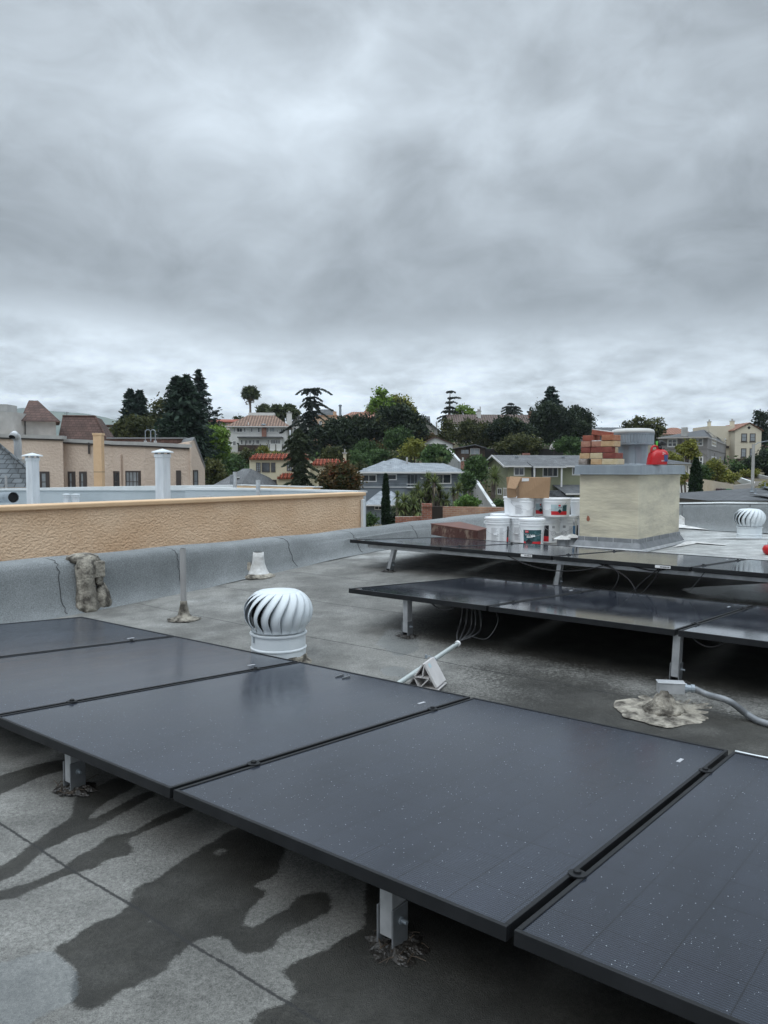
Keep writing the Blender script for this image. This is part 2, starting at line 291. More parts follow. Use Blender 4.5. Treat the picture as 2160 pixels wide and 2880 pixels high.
LEAF = {
 'redwood': leafmat('redwood_needles', (0.008, 0.019, 0.014), (0.038, 0.068, 0.043)),
 'fir': leafmat('fir_needles', (0.014, 0.027, 0.022), (0.047, 0.078, 0.061)),
 'cedar': leafmat('cedar_needles', (0.016, 0.024, 0.019), (0.068, 0.089, 0.068)),
 'oak': leafmat('oak_leaves', (0.011, 0.022, 0.014), (0.047, 0.068, 0.032)),
 'olive': leafmat('olive_green_leaves', (0.030, 0.041, 0.014), (0.115, 0.121, 0.041)),
 'mid': leafmat('mid_green_leaves', (0.027, 0.057, 0.019), (0.101, 0.169, 0.054)),
 'bright': leafmat('bright_green_leaves', (0.061, 0.121, 0.016), (0.230, 0.351, 0.061)),
 'yellow': leafmat('yellow_green_leaves', (0.101, 0.115, 0.019), (0.311, 0.311, 0.068)),
 'rust': leafmat('red_tinged_leaves', (0.027, 0.046, 0.016), (0.176, 0.101, 0.041)),
 'red': leafmat('rust_red_leaves', (0.135, 0.034, 0.019), (0.297, 0.095, 0.047)),
 'palm': leafmat('palm_fronds', (0.027, 0.043, 0.019), (0.108, 0.128, 0.057)),
 'yucca': leafmat('yucca_blades', (0.041, 0.068, 0.022), (0.230, 0.270, 0.101)),
 'grey': leafmat('dry_fronds', (0.135, 0.121, 0.081), (0.351, 0.311, 0.216)),
 'deodar': leafmat('deodar_needles', (.030, .042, .026), (.115, .145, .085)),
 'cypress': leafmat('cypress_foliage', (0.011, 0.027, 0.012), (0.038, 0.070, 0.030)),
 'juniper': leafmat('juniper_foliage', (0.054, 0.115, 0.024), (0.176, 0.297, 0.074)),
}

# ---------------------------------------------------------------- the hillside
TP = [(-60, 20, -9.5), (60, 20, -9.5), (0, 0, -10), (0, 45, -9.5), (-25, 50, -9.5), (25, 50, -8.8), (-45, 45, -9.5), (-12, 70, -5.2), (-5, 70, -5.0),
      (at(1010, 1472, 90)), (at(1160, 1475, 88)), (at(1315, 1440, 90)), (at(1090, 1490, 74)), (at(1440, 1425, 98)), (at(1560, 1425, 98)), (at(730, 1274, 150)), (at(640, 1272, 150)),
      (at(1200, 1238, 150)), (at(1400, 1240, 160)), (at(1232, 1270, 125)), (at(1320, 1299, 118)), (at(1050, 1300, 120)), (at(950, 1310, 112)), (at(1170, 1325, 112)),
      (at(1880, 1350, 112)), (at(2000, 1338, 112)), (at(2070, 1306, 122)), (at(2035, 1396, 90)), (at(2150, 1300, 125)), (at(2140, 1348, 102)), (at(1600, 1290, 125)), (at(1500, 1300, 125)), (at(1700, 1330, 115)),
      (-60, 110, -4), (-30, 120, -1.5), (-45, 170, 4), (-20, 160, 4.2), (80, 160, 5), (100, 120, 1.5), (80, 60, -6), (10, 60, -8.5), (40, 70, -7),
      (-90, 230, 6), (0, 230, 10.5), (60, 220, 10), (150, 220, 8), (-80, 300, 2), (60, 300, 6), (0, 420, -4), (200, 400, -4), (-250, 300, -6), (300, 200, 0), (-300, 100, -9), (300, 20, -9), (-300, 0, -10), (0, -200, -10), (-200, -200, -10), (200, -200, -10)]
TP = np.array([tuple(map(float, p)) for p in TP])
def terrain(x, y):
    x = np.atleast_1d(np.asarray(x, float)); y = np.atleast_1d(np.asarray(y, float))
    d2 = (x[:, None] - TP[None, :, 0]) ** 2 + (y[:, None] - TP[None, :, 1]) ** 2 + 9.0
    w_ = 1 / d2 ** 1.6; z = (w_ * TP[None, :, 2]).sum(1) / w_.sum(1)
    r = np.hypot(x, y); k = np.clip((r - 420) / 300, 0, 1); return z * (1 - k) + (-12) * k
def tz(x, y): return float(terrain(x, y)[0])
gx = np.concatenate([np.linspace(-3400, -320, 12), np.linspace(-300, 300, 121), np.linspace(320, 3400, 12)])
gy = np.concatenate([np.linspace(-1500, -120, 8), np.linspace(-100, 440, 109), np.linspace(480, 3600, 12)])
GX, GY = np.meshgrid(gx, gy); GZ = terrain(GX.ravel(), GY.ravel())
nx_, ny_ = len(gx), len(gy); ii = np.arange(nx_ * ny_).reshape(ny_, nx_)
FF = np.stack([ii[:-1, :-1].ravel(), ii[:-1, 1:].ravel(), ii[1:, 1:].ravel(), ii[1:, :-1].ravel()], 1)
M['soil'] = mat('dry_soil_and_leaf_litter', (.075, .055, .035), .95, 0, (.12, .105, .055), .25, vd=8, bump=1, bs=1.5, bd=.15)
g_ = put('ground', mesh_np('ground', np.stack([GX.ravel(), GY.ravel(), GZ], 1), FF), M['soil'], loc=(0, 0, 0), smooth=True); setp(g_, kind='structure')
# far blue ridge
V = []; xs = np.linspace(-3200, 400, 140)
for k, x in enumerate(xs):
    h = float(np.interp(x, [-3200, -2000, -1450, -1200, -950, -750, -500, 400], [150, 190, 226, 222, 188, 135, 60, 0])) + 5 * math.sin(x / 130) + 4 * math.sin(x / 37) + 2.5 * random.random()
    for (yy, hh) in ((2500, -14), (2650, max(h * .6, -13)), (2900, max(h, -12)), (3500, -14)): V.append((x, yy, hh))
Fh = [[4 * k + j, 4 * k + 4 + j, 4 * k + 5 + j, 4 * k + 1 + j] for k in range(139) for j in range(3)]
M['hill'] = mat('wooded_far_hill', (.07, .10, .085), .95, 0, (.13, .16, .12), .012, vd=6)
setp(put('hills', mesh_np('hills', V, Fh), M['hill'], loc=(0, 0, 0), smooth=False), kind='structure')

# ---------------------------------------------------------------- vegetation
def leaf_quads(C, size, rng, flat=0.0, D=None, asp=1.7):
    n = len(C); Nn = rng.normal(size=(n, 3)); Nn[:, 2] = Nn[:, 2] * (1 + 2 * flat) ; Nn /= np.linalg.norm(Nn, axis=1)[:, None]
    A = rng.normal(size=(n, 3)) if D is None else D + rng.normal(size=(n, 3)) * .25
    A -= Nn * (A * Nn).sum(1)[:, None]; A /= np.linalg.norm(A, axis=1)[:, None] + 1e-9; B = np.cross(Nn, A)
    s = np.asarray(size) * np.ones(n) * rng.uniform(.6, 1.3, n); s = s[:, None]
    V = np.stack([C - A * s * asp * .5, C - B * s * .42 + A * s * .1, C + A * s * asp * .5, C + B * s * .42 + A * s * .1], 1).reshape(-1, 3)
    return V, np.arange(4 * n).reshape(n, 4)
def build_leaves(name, C, size, tint, key, parent, rng, flat=0, D=None, asp=1.7, kind=None, loc=None):
    off = worg(parent) if parent is not None else np.array(loc)
    V, F = leaf_quads(np.asarray(C) - off, size, rng, flat, D, asp)
    o = put(name, mesh_np(name, V, F, tint), LEAF[key], parent, loc=None if parent is not None else loc)
    if kind: o['kind'] = kind
    return o
def ell_points(ells, y, n, clump, per, rng, squash=.75):
    """ells: (u, v, ru, rv[, dy]) in picture units at distance y; leaf clumps through the crown's volume"""
    W = []; P = []
    for e in ells:
        yy = y + (e[4] if len(e) > 4 else 0); c = at(e[0], e[1], yy); r = np.array([e[2] * yy / FP, min(e[2], 1.3 * e[3]) * yy / FP, e[3] * yy / FP]); P.append((c, r)); W.append((r[0] * r[2]) ** .9)
    W = np.array(W) / sum(W); pts = []; tn = []
    for (c, r), w_ in zip(P, W):
        k = max(4, int(n * w_)); d = rng.normal(size=(k, 3)); d /= np.linalg.norm(d, axis=1)[:, None]
        lump = 1 + .16 * np.sin(d[:, 0] * 5.1 + c[0]) * np.sin(d[:, 2] * 6.3 + c[2] * 3) + rng.normal(size=k) * .07
        rad = rng.uniform(.35, 1, k) ** .45 * lump; cc = c + d * r * rad[:, None]
        cr_ = clump * rng.uniform(.55, 1.35, k); t0 = rng.uniform(.0, .85, k)
        q = rng.normal(size=(k, per, 3)) * .5; q[:, :, 2] *= squash
        pts.append((cc[:, None, :] + q * cr_[:, None, None]).reshape(-1, 3)); tn.append(np.clip(np.repeat(t0, per) + rng.normal(size=k * per) * .13, 0, 1))
    return np.concatenate(pts), np.concatenate(tn), P
def broadleaf(name, label, y, ells, key, n=110, per=34, clump=.9, leaf=.26, trunk=None, group=None, cat='tree', seed=0, key2=None, limbs=True):
    rng = np.random.default_rng(seed + int(y * 7 + ells[0][0])); C, T, P = ell_points(ells, y, n, clump, per, rng)
    c0, r0 = P[0]; x0 = trunk[0] if trunk else ells[0][0]; bx = (x0 - 1080) / FP * y; gz = tz(bx, y)
    if trunk and len(trunk) > 1: gz = min(gz, float(at(x0, trunk[1], y)[2]))
    t = thing(name, label, cat, (bx, y, gz), group)
    build_leaves('crown' if cat == 'tree' else 'foliage', C, leaf, T, key, t, rng)
    if key2 and n >= 145:
        m_ = rng.random(len(P)) < 2; C2, T2, _ = ell_points([(e[0], e[1] - e[3] * .05, e[2] * 1.03, e[3] * 1.03) + tuple(e[4:]) for e in ells], y, n // 5, clump * .6, per // 2, rng)
        build_leaves('leaf_tips', C2, leaf, T2, key2, t, rng)
    mb = MB(); top = max(p[0][2] for p in P); h = max(1.0, top - gz); rt = .03 * h + .06
    base = np.array([bx, y, gz - .3]); mid = np.array([bx + .02 * h, y, gz + h * .45])
    mb.tube([base, (base + mid) / 2 + np.array([.03 * h, 0, 0]), mid], [rt, rt * .8, rt * .6], 8)
    if limbs:
        for (c, r) in P[:6]:
            mb.tube([mid, (mid + c) / 2 + rng.normal(size=3) * .1, c, c + np.array([0, 0, r[2] * .5])], [rt * .55, rt * .4, rt * .22, .02], 6)
            for _ in range(3): e = c + rng.normal(size=3) * r * .5; mb.tube([c, (c + e) / 2 + rng.normal(size=3) * .1, e], [rt * .2, rt * .12, .015], 5)
    put('trunk' if cat == 'tree' else 'stem', mb, M['bark'], t, smooth=True); return t
def conifer(name, label, y, u, vtop, vbase, hw, key, seed=0, nb=170, leaf=.3, group=None, droop=.25, taper=.8, gap=0, tops=None, vg=None):
    """hw: half width at the foot in picture units"""
    rng = np.random.default_rng(seed + int(u)); b = at(u, vbase, y); tp = at(u, vtop, y); H = tp[2] - b[2]; Rr = hw * y / FP
    gz = min(tz(b[0], y), b[2]); t = thing(name, label, 'tree', (b[0], y, gz), group)
    C = []; T = []; D = []; mb = MB()
    for (du, top) in (tops or [(0, 0)]):
        ax = b[0] + du * y / FP; Ht = H - top * y / FP
        for k in range(nb):
            f = (k + rng.random()) / nb; z = b[2] + f * Ht; rr = Rr * (1 - f) ** taper * rng.uniform(.55, 1.12) + .12
            if tops: rr *= .75
            if gap and rng.random() < gap: rr *= .45
            a = rng.uniform(0, 2 * math.pi); m = int(8 + 26 * rr / max(Rr, .1)); q = rng.uniform(.15, 1, m); tt = rng.uniform(.1, .8)
            d = np.array([math.cos(a), math.sin(a), -droop])
            p = np.array([ax, y, z]) + d * (q * rr)[:, None]; p[:, 2] += (q ** 2) * rr * droop * .7
            p += rng.normal(size=(m, 3)) * (.05 + .10 * rr) * np.array([1, 1, .45]); C.append(p); T.append(np.clip(tt + (q - .6) * .25 + rng.normal(size=m) * .1, 0, 1)); D.append(np.tile(d, (m, 1)))
        mb.tube([(ax if du == 0 else b[0], y, gz - .3), (ax, y, b[2] + Ht * .4), (ax, y, b[2] + Ht * .99)], [.02 * H + .05, .012 * H + .03, .02], 8)
    build_leaves('crown', np.concatenate(C), leaf, np.concatenate(T), key, t, rng, flat=.3, D=np.concatenate(D), asp=2.1); put('trunk', mb, M['bark'], t, smooth=True); return t
def cedar(name, label, y, u, vtop, vbase, plates, key='cedar', seed=0, leaf=.26, dens=1.0, lean=0, tr=.22, extra=0):
    """plates: (u0, u1, v at trunk, droop in picture units at the tips) - flat sprays at their own height"""
    rng = np.random.default_rng(seed + int(u)); b = at(u, vbase, y); tp = at(u + lean, vtop, y); gz = min(tz(b[0], y), b[2]); t = thing(name, label, 'tree', (b[0], y, gz))
    mb = MB(); k = y / FP; mb.tube([(b[0], y, gz - .3), tuple(b), tuple((b + tp) / 2), tuple(tp)], [tr * 1.2, tr, tr * .7, .04], 8); C = []; T = []
    for (u0, u1, v, dr) in plates:
        c = at(u + lean * (vbase - v) / max(1, vbase - vtop), v, y)
        for ang in (0, 180, 38, 75, 118, 150, 205, 245, 285, 325):
            a = R_(ang + (rng.uniform(-12, 12) if ang not in (0, 180) else 0)); side = math.cos(a); ext = (u1 - u) * k if side > 0 else (u - u0) * k; full = max(abs(ext), .3) * (1.0 if ang in (0, 180) else rng.uniform(.45, .8))
            r = full * (abs(side) + (1 - abs(side)) * .6) * rng.uniform(.8, 1.05); d = np.array([math.cos(a), math.sin(a), 0])
            q = np.linspace(0, 1, 6); pth = [c + d * r * x - np.array([0, 0, 1]) * dr * k * (x ** 1.6) + np.array([0, 0, 1]) * .12 * r * math.sin(math.pi * x) for x in q]
            mb.tube(pth, [.06 * tr / .22, .05, .04, .03, .02, .01], 5)
            m = int(20 * dens * (r + .5)); x = rng.uniform(.12, 1.03, m); P = c + d * (r * x)[:, None]; P[:, 2] += -dr * k * x ** 1.6 + .12 * r * np.sin(np.pi * np.clip(x, 0, 1))
            lat = np.array([-d[1], d[0], 0]); P += lat * (rng.normal(size=m) * .16 * r * (1.1 - .6 * x))[:, None]; P[:, 2] += -np.abs(rng.normal(size=m)) * .035 * (1 + r * .35) + .03
            C.append(P); T.append(np.clip(rng.uniform(.1, .7) + rng.normal(size=m) * .15, 0, 1))
    build_leaves('crown', np.concatenate(C), leaf, np.concatenate(T), key, t, rng, flat=.2, asp=2); put('trunk', mb, M['bark'], t, smooth=True); return t
def blade(mb, p0, d, L_, w_, droop, seg=5):
    d = np.array(d, float); d /= np.linalg.norm(d); side = np.cross(d, [0, 0, 1.]); side /= np.linalg.norm(side) + 1e-6; pts = []
    for i in range(seg + 1):
        x = i / seg; p = np.array(p0) + d * L_ * x - np.array([0, 0, 1]) * droop * L_ * x * x; ww = w_ * (1 - x) ** .7 * (.6 + x if x < .4 else 1); pts += [p - side * ww, p + side * ww]
    mb.add(pts, [(2 * i, 2 * i + 1, 2 * i + 3, 2 * i + 2) for i in range(seg)])
def tint_put(name, mb, key, parent, rng, per=5):
    V = np.array(mb.v) - worg(parent); nf = len(mb.f); tn = np.repeat(rng.uniform(.05, 1, nf // per + 1), per)[:nf]
    return put(name, mesh_np(name, V, np.array(mb.f), tn), LEAF[key], parent)
def frond_palm(name, label, y, u, vhead, vbase, L_, n=46, trunkr=.25, pinn=True, key='palm', seed=1, skirt=0, spread=1.0):
    rng = np.random.default_rng(seed); h = at(u, vhead, y); gz = min(tz(h[0], y), float(at(u, vbase, y)[2])); t = thing(name, label, 'palm tree', (h[0], y, gz)); mb = MB()
    mb.tube([(h[0], y, gz - .2), (h[0] + .1, y, (gz + h[2]) / 2), tuple(h)], [trunkr * 1.3, trunkr, trunkr * .85], 10); put('trunk', mb, M['palmbark'], t, smooth=True)
    C = []; D = []; T = []; fb = MB()
    for i in range(n):
        a = rng.uniform(0, 2 * math.pi); e = rng.uniform(-.5, 1.35) * spread; d = np.array([math.cos(a) * math.cos(e), math.sin(a) * math.cos(e), math.sin(e)]); Lf = L_ * rng.uniform(.8, 1.1); dr = .55 if pinn else .25
        tt = rng.uniform(.1, .9)
        if pinn:
            m = 40; x = np.linspace(.15, 1, m); P = h + d * (Lf * x)[:, None]; P[:, 2] -= dr * Lf * x ** 2
            lat = np.cross(d, [0, 0, 1.]); lat /= np.linalg.norm(lat) + 1e-6; sg = np.where(np.arange(m) % 2, 1, -1)[:, None]
            C.append(P + lat * sg * .10 * L_ * (1.15 - x)[:, None]); D.append(lat * sg + d * .5); T.append(np.full(m, tt))
            fb.tube([h, h + d * Lf * .5 - np.array([0, 0, dr * Lf * .25]), h + d * Lf - np.array([0, 0, dr * Lf])], [.04, .03, .01], 4)
        else:
            c = h + d * Lf * .62
            for j in range(13):
                dd = d + rng.normal(size=3) * .55; x = rng.uniform(.3, .9, 3); C.append(c + dd * (Lf * .3 * x)[:, None]); D.append(np.tile(dd, (3, 1))); T.append(np.full(3, tt))
    C = np.concatenate(C); D = np.concatenate(D); T = np.concatenate(T)
    build_leaves('fronds', C, L_ * (.13 if pinn else .16), T, key, t, rng, D=D * 3, asp=2.4)
    if pinn: put('frond_stems', fb, M['palmbark'], t)
    if skirt:
        P = h + rng.normal(size=(160, 3)) * np.array([L_ * .22, L_ * .22, L_ * .3]) - np.array([0, 0, L_ * .45]); build_leaves('dead_fronds', P, L_ * .16, rng.uniform(0, .5, 160), 'grey', t, rng, asp=2.5)
    return t
def yucca(name, label, y, heads, vbase, R=.8, seed=3, group=None, key='yucca', cat='yucca', tr=.12, ub=None):
    rng = np.random.default_rng(seed); c = np.mean([at(a, b, y)[:1] for a, b in [(x[0], x[1]) for x in heads]]); bx = c if ub is None else (ub - 1080) / FP * y; gz = min(tz(bx, y), float(at(1080, vbase, y)[2]))
    t = thing(name, label, cat, (bx, y, gz), group); tb = MB(); lb = MB(); db = MB()
    for hd in heads:
        h = at(hd[0], hd[1], y + rng.uniform(-.8, .8)); rr = R * (hd[2] if len(hd) > 2 else 1)
        tb.tube([(bx + rng.uniform(-.3, .3), y, gz - .2), (.5 * bx + .5 * h[0], y, gz + (h[2] - gz) * .45), tuple(h)], [tr * 1.3, tr, tr * .8], 7)
        for _ in range(95):
            a = rng.uniform(0, 2 * math.pi); e = rng.uniform(-.7, 1.45); blade(lb, h, (math.cos(a) * math.cos(e), math.sin(a) * math.cos(e), math.sin(e)), rr * rng.uniform(.75, 1.1), rr * .065, .18)
        for _ in range(26):
            a = rng.uniform(0, 2 * math.pi); blade(db, h - np.array([0, 0, rr * .2]), (math.cos(a), math.sin(a), -1.5), rr * rng.uniform(.5, .9), rr * .04, .2)
    put('trunk', tb, M['bark'], t, smooth=True); tint_put('leaves', lb, key, t, rng); tint_put('dead_leaves', db, 'grey', t, rng); return t
def column_tree(name, label, y, u, vtop, vbase, hw, key='cypress', seed=5, n=5200, leaf=.16):
    rng = np.random.default_rng(seed); b = at(u, vbase, y); tp = at(u, vtop, y); H = tp[2] - b[2]; Rr = hw * y / FP; gz = min(b[2], tz(b[0], y)); t = thing(name, label, 'tree', (b[0], y, gz))
    f = rng.uniform(0, 1, n); a = rng.uniform(0, 2 * math.pi, n); prof = np.sqrt(np.clip(1 - f, 0, 1)) * (.72 + .28 * np.sin(np.clip(f * 3, 0, 1.57))) ; lump = 1 + .13 * np.sin(a * 4 + f * 21) + .09 * np.sin(a * 7 - f * 47)
    r = Rr * prof * lump * rng.uniform(.72, 1.05, n); P = np.stack([b[0] + r * np.cos(a), y + r * np.sin(a), b[2] + f * H], 1)
    T = np.clip(.35 + .3 * np.sin(a * 4 + f * 21) * np.sin(f * 33 + a * 2) + rng.normal(size=n) * .17, 0, 1); D = np.stack([np.cos(a) * .4, np.sin(a) * .4, np.ones(n)], 1)
    build_leaves('crown', P, leaf, T, key, t, rng, D=D, asp=2); put('trunk', MB().tube([(b[0], y, gz - .3), (b[0], y, b[2] + H * .9)], [.14, .03], 8), M['bark'], t); return t

# ================================================================ OUR ROOF
# soaked outlines and painted under-panel shade in one mask, in metres on the deck
def z3(pts): return [(x / 1.8433, 1980 + y / 1.8433) for x, y in pts]
WET_SHADES = [z3(p) for p in (
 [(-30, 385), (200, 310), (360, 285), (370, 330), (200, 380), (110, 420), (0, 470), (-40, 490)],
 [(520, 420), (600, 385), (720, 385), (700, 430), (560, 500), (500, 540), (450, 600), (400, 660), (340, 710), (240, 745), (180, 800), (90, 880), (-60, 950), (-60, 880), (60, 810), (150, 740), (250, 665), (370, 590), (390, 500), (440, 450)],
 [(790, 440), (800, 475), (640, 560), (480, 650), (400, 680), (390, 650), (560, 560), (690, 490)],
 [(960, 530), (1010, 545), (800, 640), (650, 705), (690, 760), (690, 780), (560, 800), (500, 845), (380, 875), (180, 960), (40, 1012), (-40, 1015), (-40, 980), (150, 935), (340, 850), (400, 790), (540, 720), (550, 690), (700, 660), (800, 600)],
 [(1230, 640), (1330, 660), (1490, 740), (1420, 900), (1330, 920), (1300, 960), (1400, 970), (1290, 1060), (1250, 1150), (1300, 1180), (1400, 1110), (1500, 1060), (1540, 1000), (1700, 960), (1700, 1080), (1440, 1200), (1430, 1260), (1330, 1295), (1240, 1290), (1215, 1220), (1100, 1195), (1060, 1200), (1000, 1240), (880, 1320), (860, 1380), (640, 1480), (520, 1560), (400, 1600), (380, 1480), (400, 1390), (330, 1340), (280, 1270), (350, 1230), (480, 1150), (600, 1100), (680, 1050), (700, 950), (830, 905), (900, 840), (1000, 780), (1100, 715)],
 [(1659, 1290), (1490, 1360), (1460, 1410), (1560, 1470), (1500, 1560), (1330, 1590), (1290, 1700), (2300, 2300), (3900, 2300), (3900, 1500), (2900, 1200), (2500, 1000), (1900, 900), (1900, 1150)])]  # last outline: wet patches merged with painted shade below the near panels
DRYS = [z3([(690, 1150), (800, 1100), (850, 1110), (760, 1165)]), z3([(1095, 760), (1180, 735), (1190, 760), (1120, 800)])]
PUD = [z3([(-60, 1345), (60, 1330), (250, 1265), (330, 1330), (400, 1390), (420, 1500), (350, 1565), (230, 1610), (120, 1680), (-60, 1760)]),
       [(1905, 1655), (1990, 1650), (2160, 1640), (2300, 1650), (2300, 1715), (2160, 1697), (2050, 1690), (1960, 1675)], [(1090, 1755), (1175, 1790), (1180, 1830), (1120, 1850), (1060, 1812)], [(1060, 1868), (1140, 1880), (1150, 1905), (1080, 1900)]]
def inpoly(U, Vv, poly):
    c = np.zeros(U.shape, bool); n = len(poly)
    for i in range(n):
        x0, y0 = poly[i]; x1, y1 = poly[(i + 1) % n]
        if y0 == y1: continue
        m = (y0 > Vv) != (y1 > Vv); c ^= m & (U < (x1 - x0) * (Vv - y0) / (y1 - y0) + x0)
    return c
tt_ = np.concatenate([np.arange(-5.38, -3, .05), np.arange(-3, .6, .012), np.arange(.6, 13.05, .08)]); ss_ = np.concatenate([np.arange(-3, .2, .08), np.arange(.2, 3.2, .012), np.arange(3.2, 11.31, .04)]); Tg, Sg = np.meshgrid(tt_, ss_)
zz = roofz(Sg) + .006 * np.sin(Tg * 1.9 + Sg * .8) * np.sin(Sg * 2.3 - Tg * .5)
Px = LV[0] * Tg + GV[0] * Sg; Py = LV[1] * Tg + GV[1] * Sg; D_ = Py * CF[1] + zz * CF[2]; D_ = np.where(D_ < .3, .3, D_)
Ug = 1080 + FP * Px / D_; Vg = 1440 - FP * (Py * CU[1] + zz * CU[2]) / D_
wet_shade = np.zeros(Tg.shape); pud = np.zeros(Tg.shape); front = Py > .5
for p in WET_SHADES: wet_shade[inpoly(Ug, Vg, p) & front] = 1
for p in DRYS: wet_shade[inpoly(Ug, Vg, p) & front] = 0
for p in PUD: pud[inpoly(Ug, Vg, p) & front] = 1
damp_shade = np.exp(-((Sg - 4.75) / 1.0) ** 4) * np.clip((Tg + 3.5) / 1.0, 0, 1)                      # damp strip plus painted shade below row two and three
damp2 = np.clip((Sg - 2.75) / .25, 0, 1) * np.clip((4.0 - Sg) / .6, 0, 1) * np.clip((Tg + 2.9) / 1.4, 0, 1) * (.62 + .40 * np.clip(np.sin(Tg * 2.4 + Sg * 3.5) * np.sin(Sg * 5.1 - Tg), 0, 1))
under = np.exp(-((Sg - 6.3) / .5) ** 2) * np.clip((Tg + 4) / 1.2, 0, 1) * .8  # damp and painted shade below the far row
wet_shade = np.maximum.reduce([wet_shade, damp_shade, damp2, under])
def blur(a, k):
    for _ in range(2):
        for ax in (0, 1): a = sum(np.roll(a, j, ax) for j in range(-k, k + 1)) / (2 * k + 1)
    return a
wet_shade = blur(wet_shade, 1); pud = blur(pud, 1)
ns, nt_ = Tg.shape; ii = np.arange(ns * nt_).reshape(ns, nt_)
FF = np.stack([ii[:-1, :-1].ravel(), ii[:-1, 1:].ravel(), ii[1:, 1:].ravel(), ii[1:, :-1].ravel()], 1)
me = mesh_np('flat_roof', np.stack([Px.ravel(), Py.ravel(), zz.ravel()], 1), FF)
sheen = .30 * np.clip((-2.6 - Tg) / 1.2, 0, 1) * np.clip((Sg - 2.4) / .6, 0, 1)  # pale sky sheen painted into the deck colour on the left
dry_sheen = sheen + np.clip((Sg - 7.1) / .6, 0, 1) * np.clip((Tg + 3.4) / .8, 0, 1) * .9 + .25 * np.clip((Sg - 5.2) / 2, 0, 1)  # dry far deck plus the painted sheen
for nm, arr in (('wet', wet_shade), ('puddle', pud), ('dry', dry_sheen)):
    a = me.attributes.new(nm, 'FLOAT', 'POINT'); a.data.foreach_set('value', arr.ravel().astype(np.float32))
def roofing(name, seams=True, wet_and_shade=True, c1=(.15, .148, .137), c2=(.225, .222, .207)):
    m = bpy.data.materials.new(name); m.use_nodes = True; nt = m.node_tree; n = nt.nodes; l = nt.links; b = n['Principled BSDF']
    def nd(t, **k):
        x = n.new(t)
        for a, v in k.items(): setattr(x, a, v)
        return x
    def ma(op, a, b_=None, c_=None, cl=False):
        x = nd('ShaderNodeMath', operation=op); x.use_clamp = cl
        for i, q in enumerate((a, b_, c_)):
            if q is None: continue
            if isinstance(q, (int, float)): x.inputs[i].default_value = q
            else: l.new(q, x.inputs[i])
        return x.outputs[0]
    def noise(sc, det=3, ro=.5):
        x = nd('ShaderNodeTexNoise'); x.inputs['Scale'].default_value = sc; x.inputs['Detail'].default_value = det; x.inputs['Roughness'].default_value = ro; l.new(tc.outputs['Object'], x.inputs[0]); return x.outputs[0]
    def sm(v, a, b_):
        x = nd('ShaderNodeMapRange', interpolation_type='SMOOTHSTEP'); x.inputs[1].default_value = a; x.inputs[2].default_value = b_; l.new(v, x.inputs[0]); return x.outputs[0]
    def mixc(f, a, b_):
        x = nd('ShaderNodeMix', data_type='RGBA'); l.new(f, x.inputs[0])
        for i, q in ((6, a), (7, b_)):
            if isinstance(q, tuple): x.inputs[i].default_value = (*q, 1)
            else: l.new(q, x.inputs[i])
        return x.outputs[2]
    tc = nd('ShaderNodeTexCoord'); big = noise(.9, 5, .55); med = noise(7, 5, .6); gran = noise(330, 2, .6); gran2 = noise(110, 2, .5)
    base = mixc(sm(big, .35, .65), c1, c2)
    if wet_and_shade:
        ad_ = nd('ShaderNodeAttribute'); ad_.attribute_name = 'dry'; base = mixc(ma('MULTIPLY', sm(ma('ADD', ad_.outputs['Fac'], ma('MULTIPLY', ma('SUBTRACT', noise(3, 4, .6), .5), .6)), .3, .7), .85), base, (.42, .43, .425))
    val = ma('ADD', ma('MULTIPLY', ma('SUBTRACT', gran, .5), 1.9), ma('MULTIPLY', ma('SUBTRACT', gran2, .5), 1.2)); val = ma('ADD', val, ma('MULTIPLY', ma('SUBTRACT', med, .5), .35)); val = ma('MAXIMUM', ma('ADD', val, 1.0), .25)
    v1 = nd('ShaderNodeVectorMath', operation='SCALE'); l.new(base, v1.inputs[0]); l.new(val, v1.inputs[3]); colr = v1.outputs[0]
    rough = None
    if wet_and_shade:
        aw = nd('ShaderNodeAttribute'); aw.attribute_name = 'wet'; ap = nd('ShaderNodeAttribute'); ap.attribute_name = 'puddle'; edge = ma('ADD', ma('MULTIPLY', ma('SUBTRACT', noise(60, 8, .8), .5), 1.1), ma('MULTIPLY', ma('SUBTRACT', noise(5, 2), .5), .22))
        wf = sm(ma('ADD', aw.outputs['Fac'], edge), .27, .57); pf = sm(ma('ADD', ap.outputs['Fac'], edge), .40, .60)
        v2 = nd('ShaderNodeVectorMath', operation='MULTIPLY'); l.new(colr, v2.inputs[0]); v2.inputs[1].default_value = (.17, .165, .15)  # wet tint, deepened to carry the shade below the panels
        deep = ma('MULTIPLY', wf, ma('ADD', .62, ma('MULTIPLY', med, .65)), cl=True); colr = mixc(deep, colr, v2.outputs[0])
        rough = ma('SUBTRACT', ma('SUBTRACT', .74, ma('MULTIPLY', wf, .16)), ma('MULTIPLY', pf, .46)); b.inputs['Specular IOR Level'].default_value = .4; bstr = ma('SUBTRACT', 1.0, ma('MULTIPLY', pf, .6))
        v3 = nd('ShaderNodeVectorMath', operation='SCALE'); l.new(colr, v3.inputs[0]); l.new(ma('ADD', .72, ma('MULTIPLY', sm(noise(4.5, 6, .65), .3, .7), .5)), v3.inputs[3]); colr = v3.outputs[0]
        colr = mixc(ma('MULTIPLY', pf, .30), colr, (.13, .15, .16))
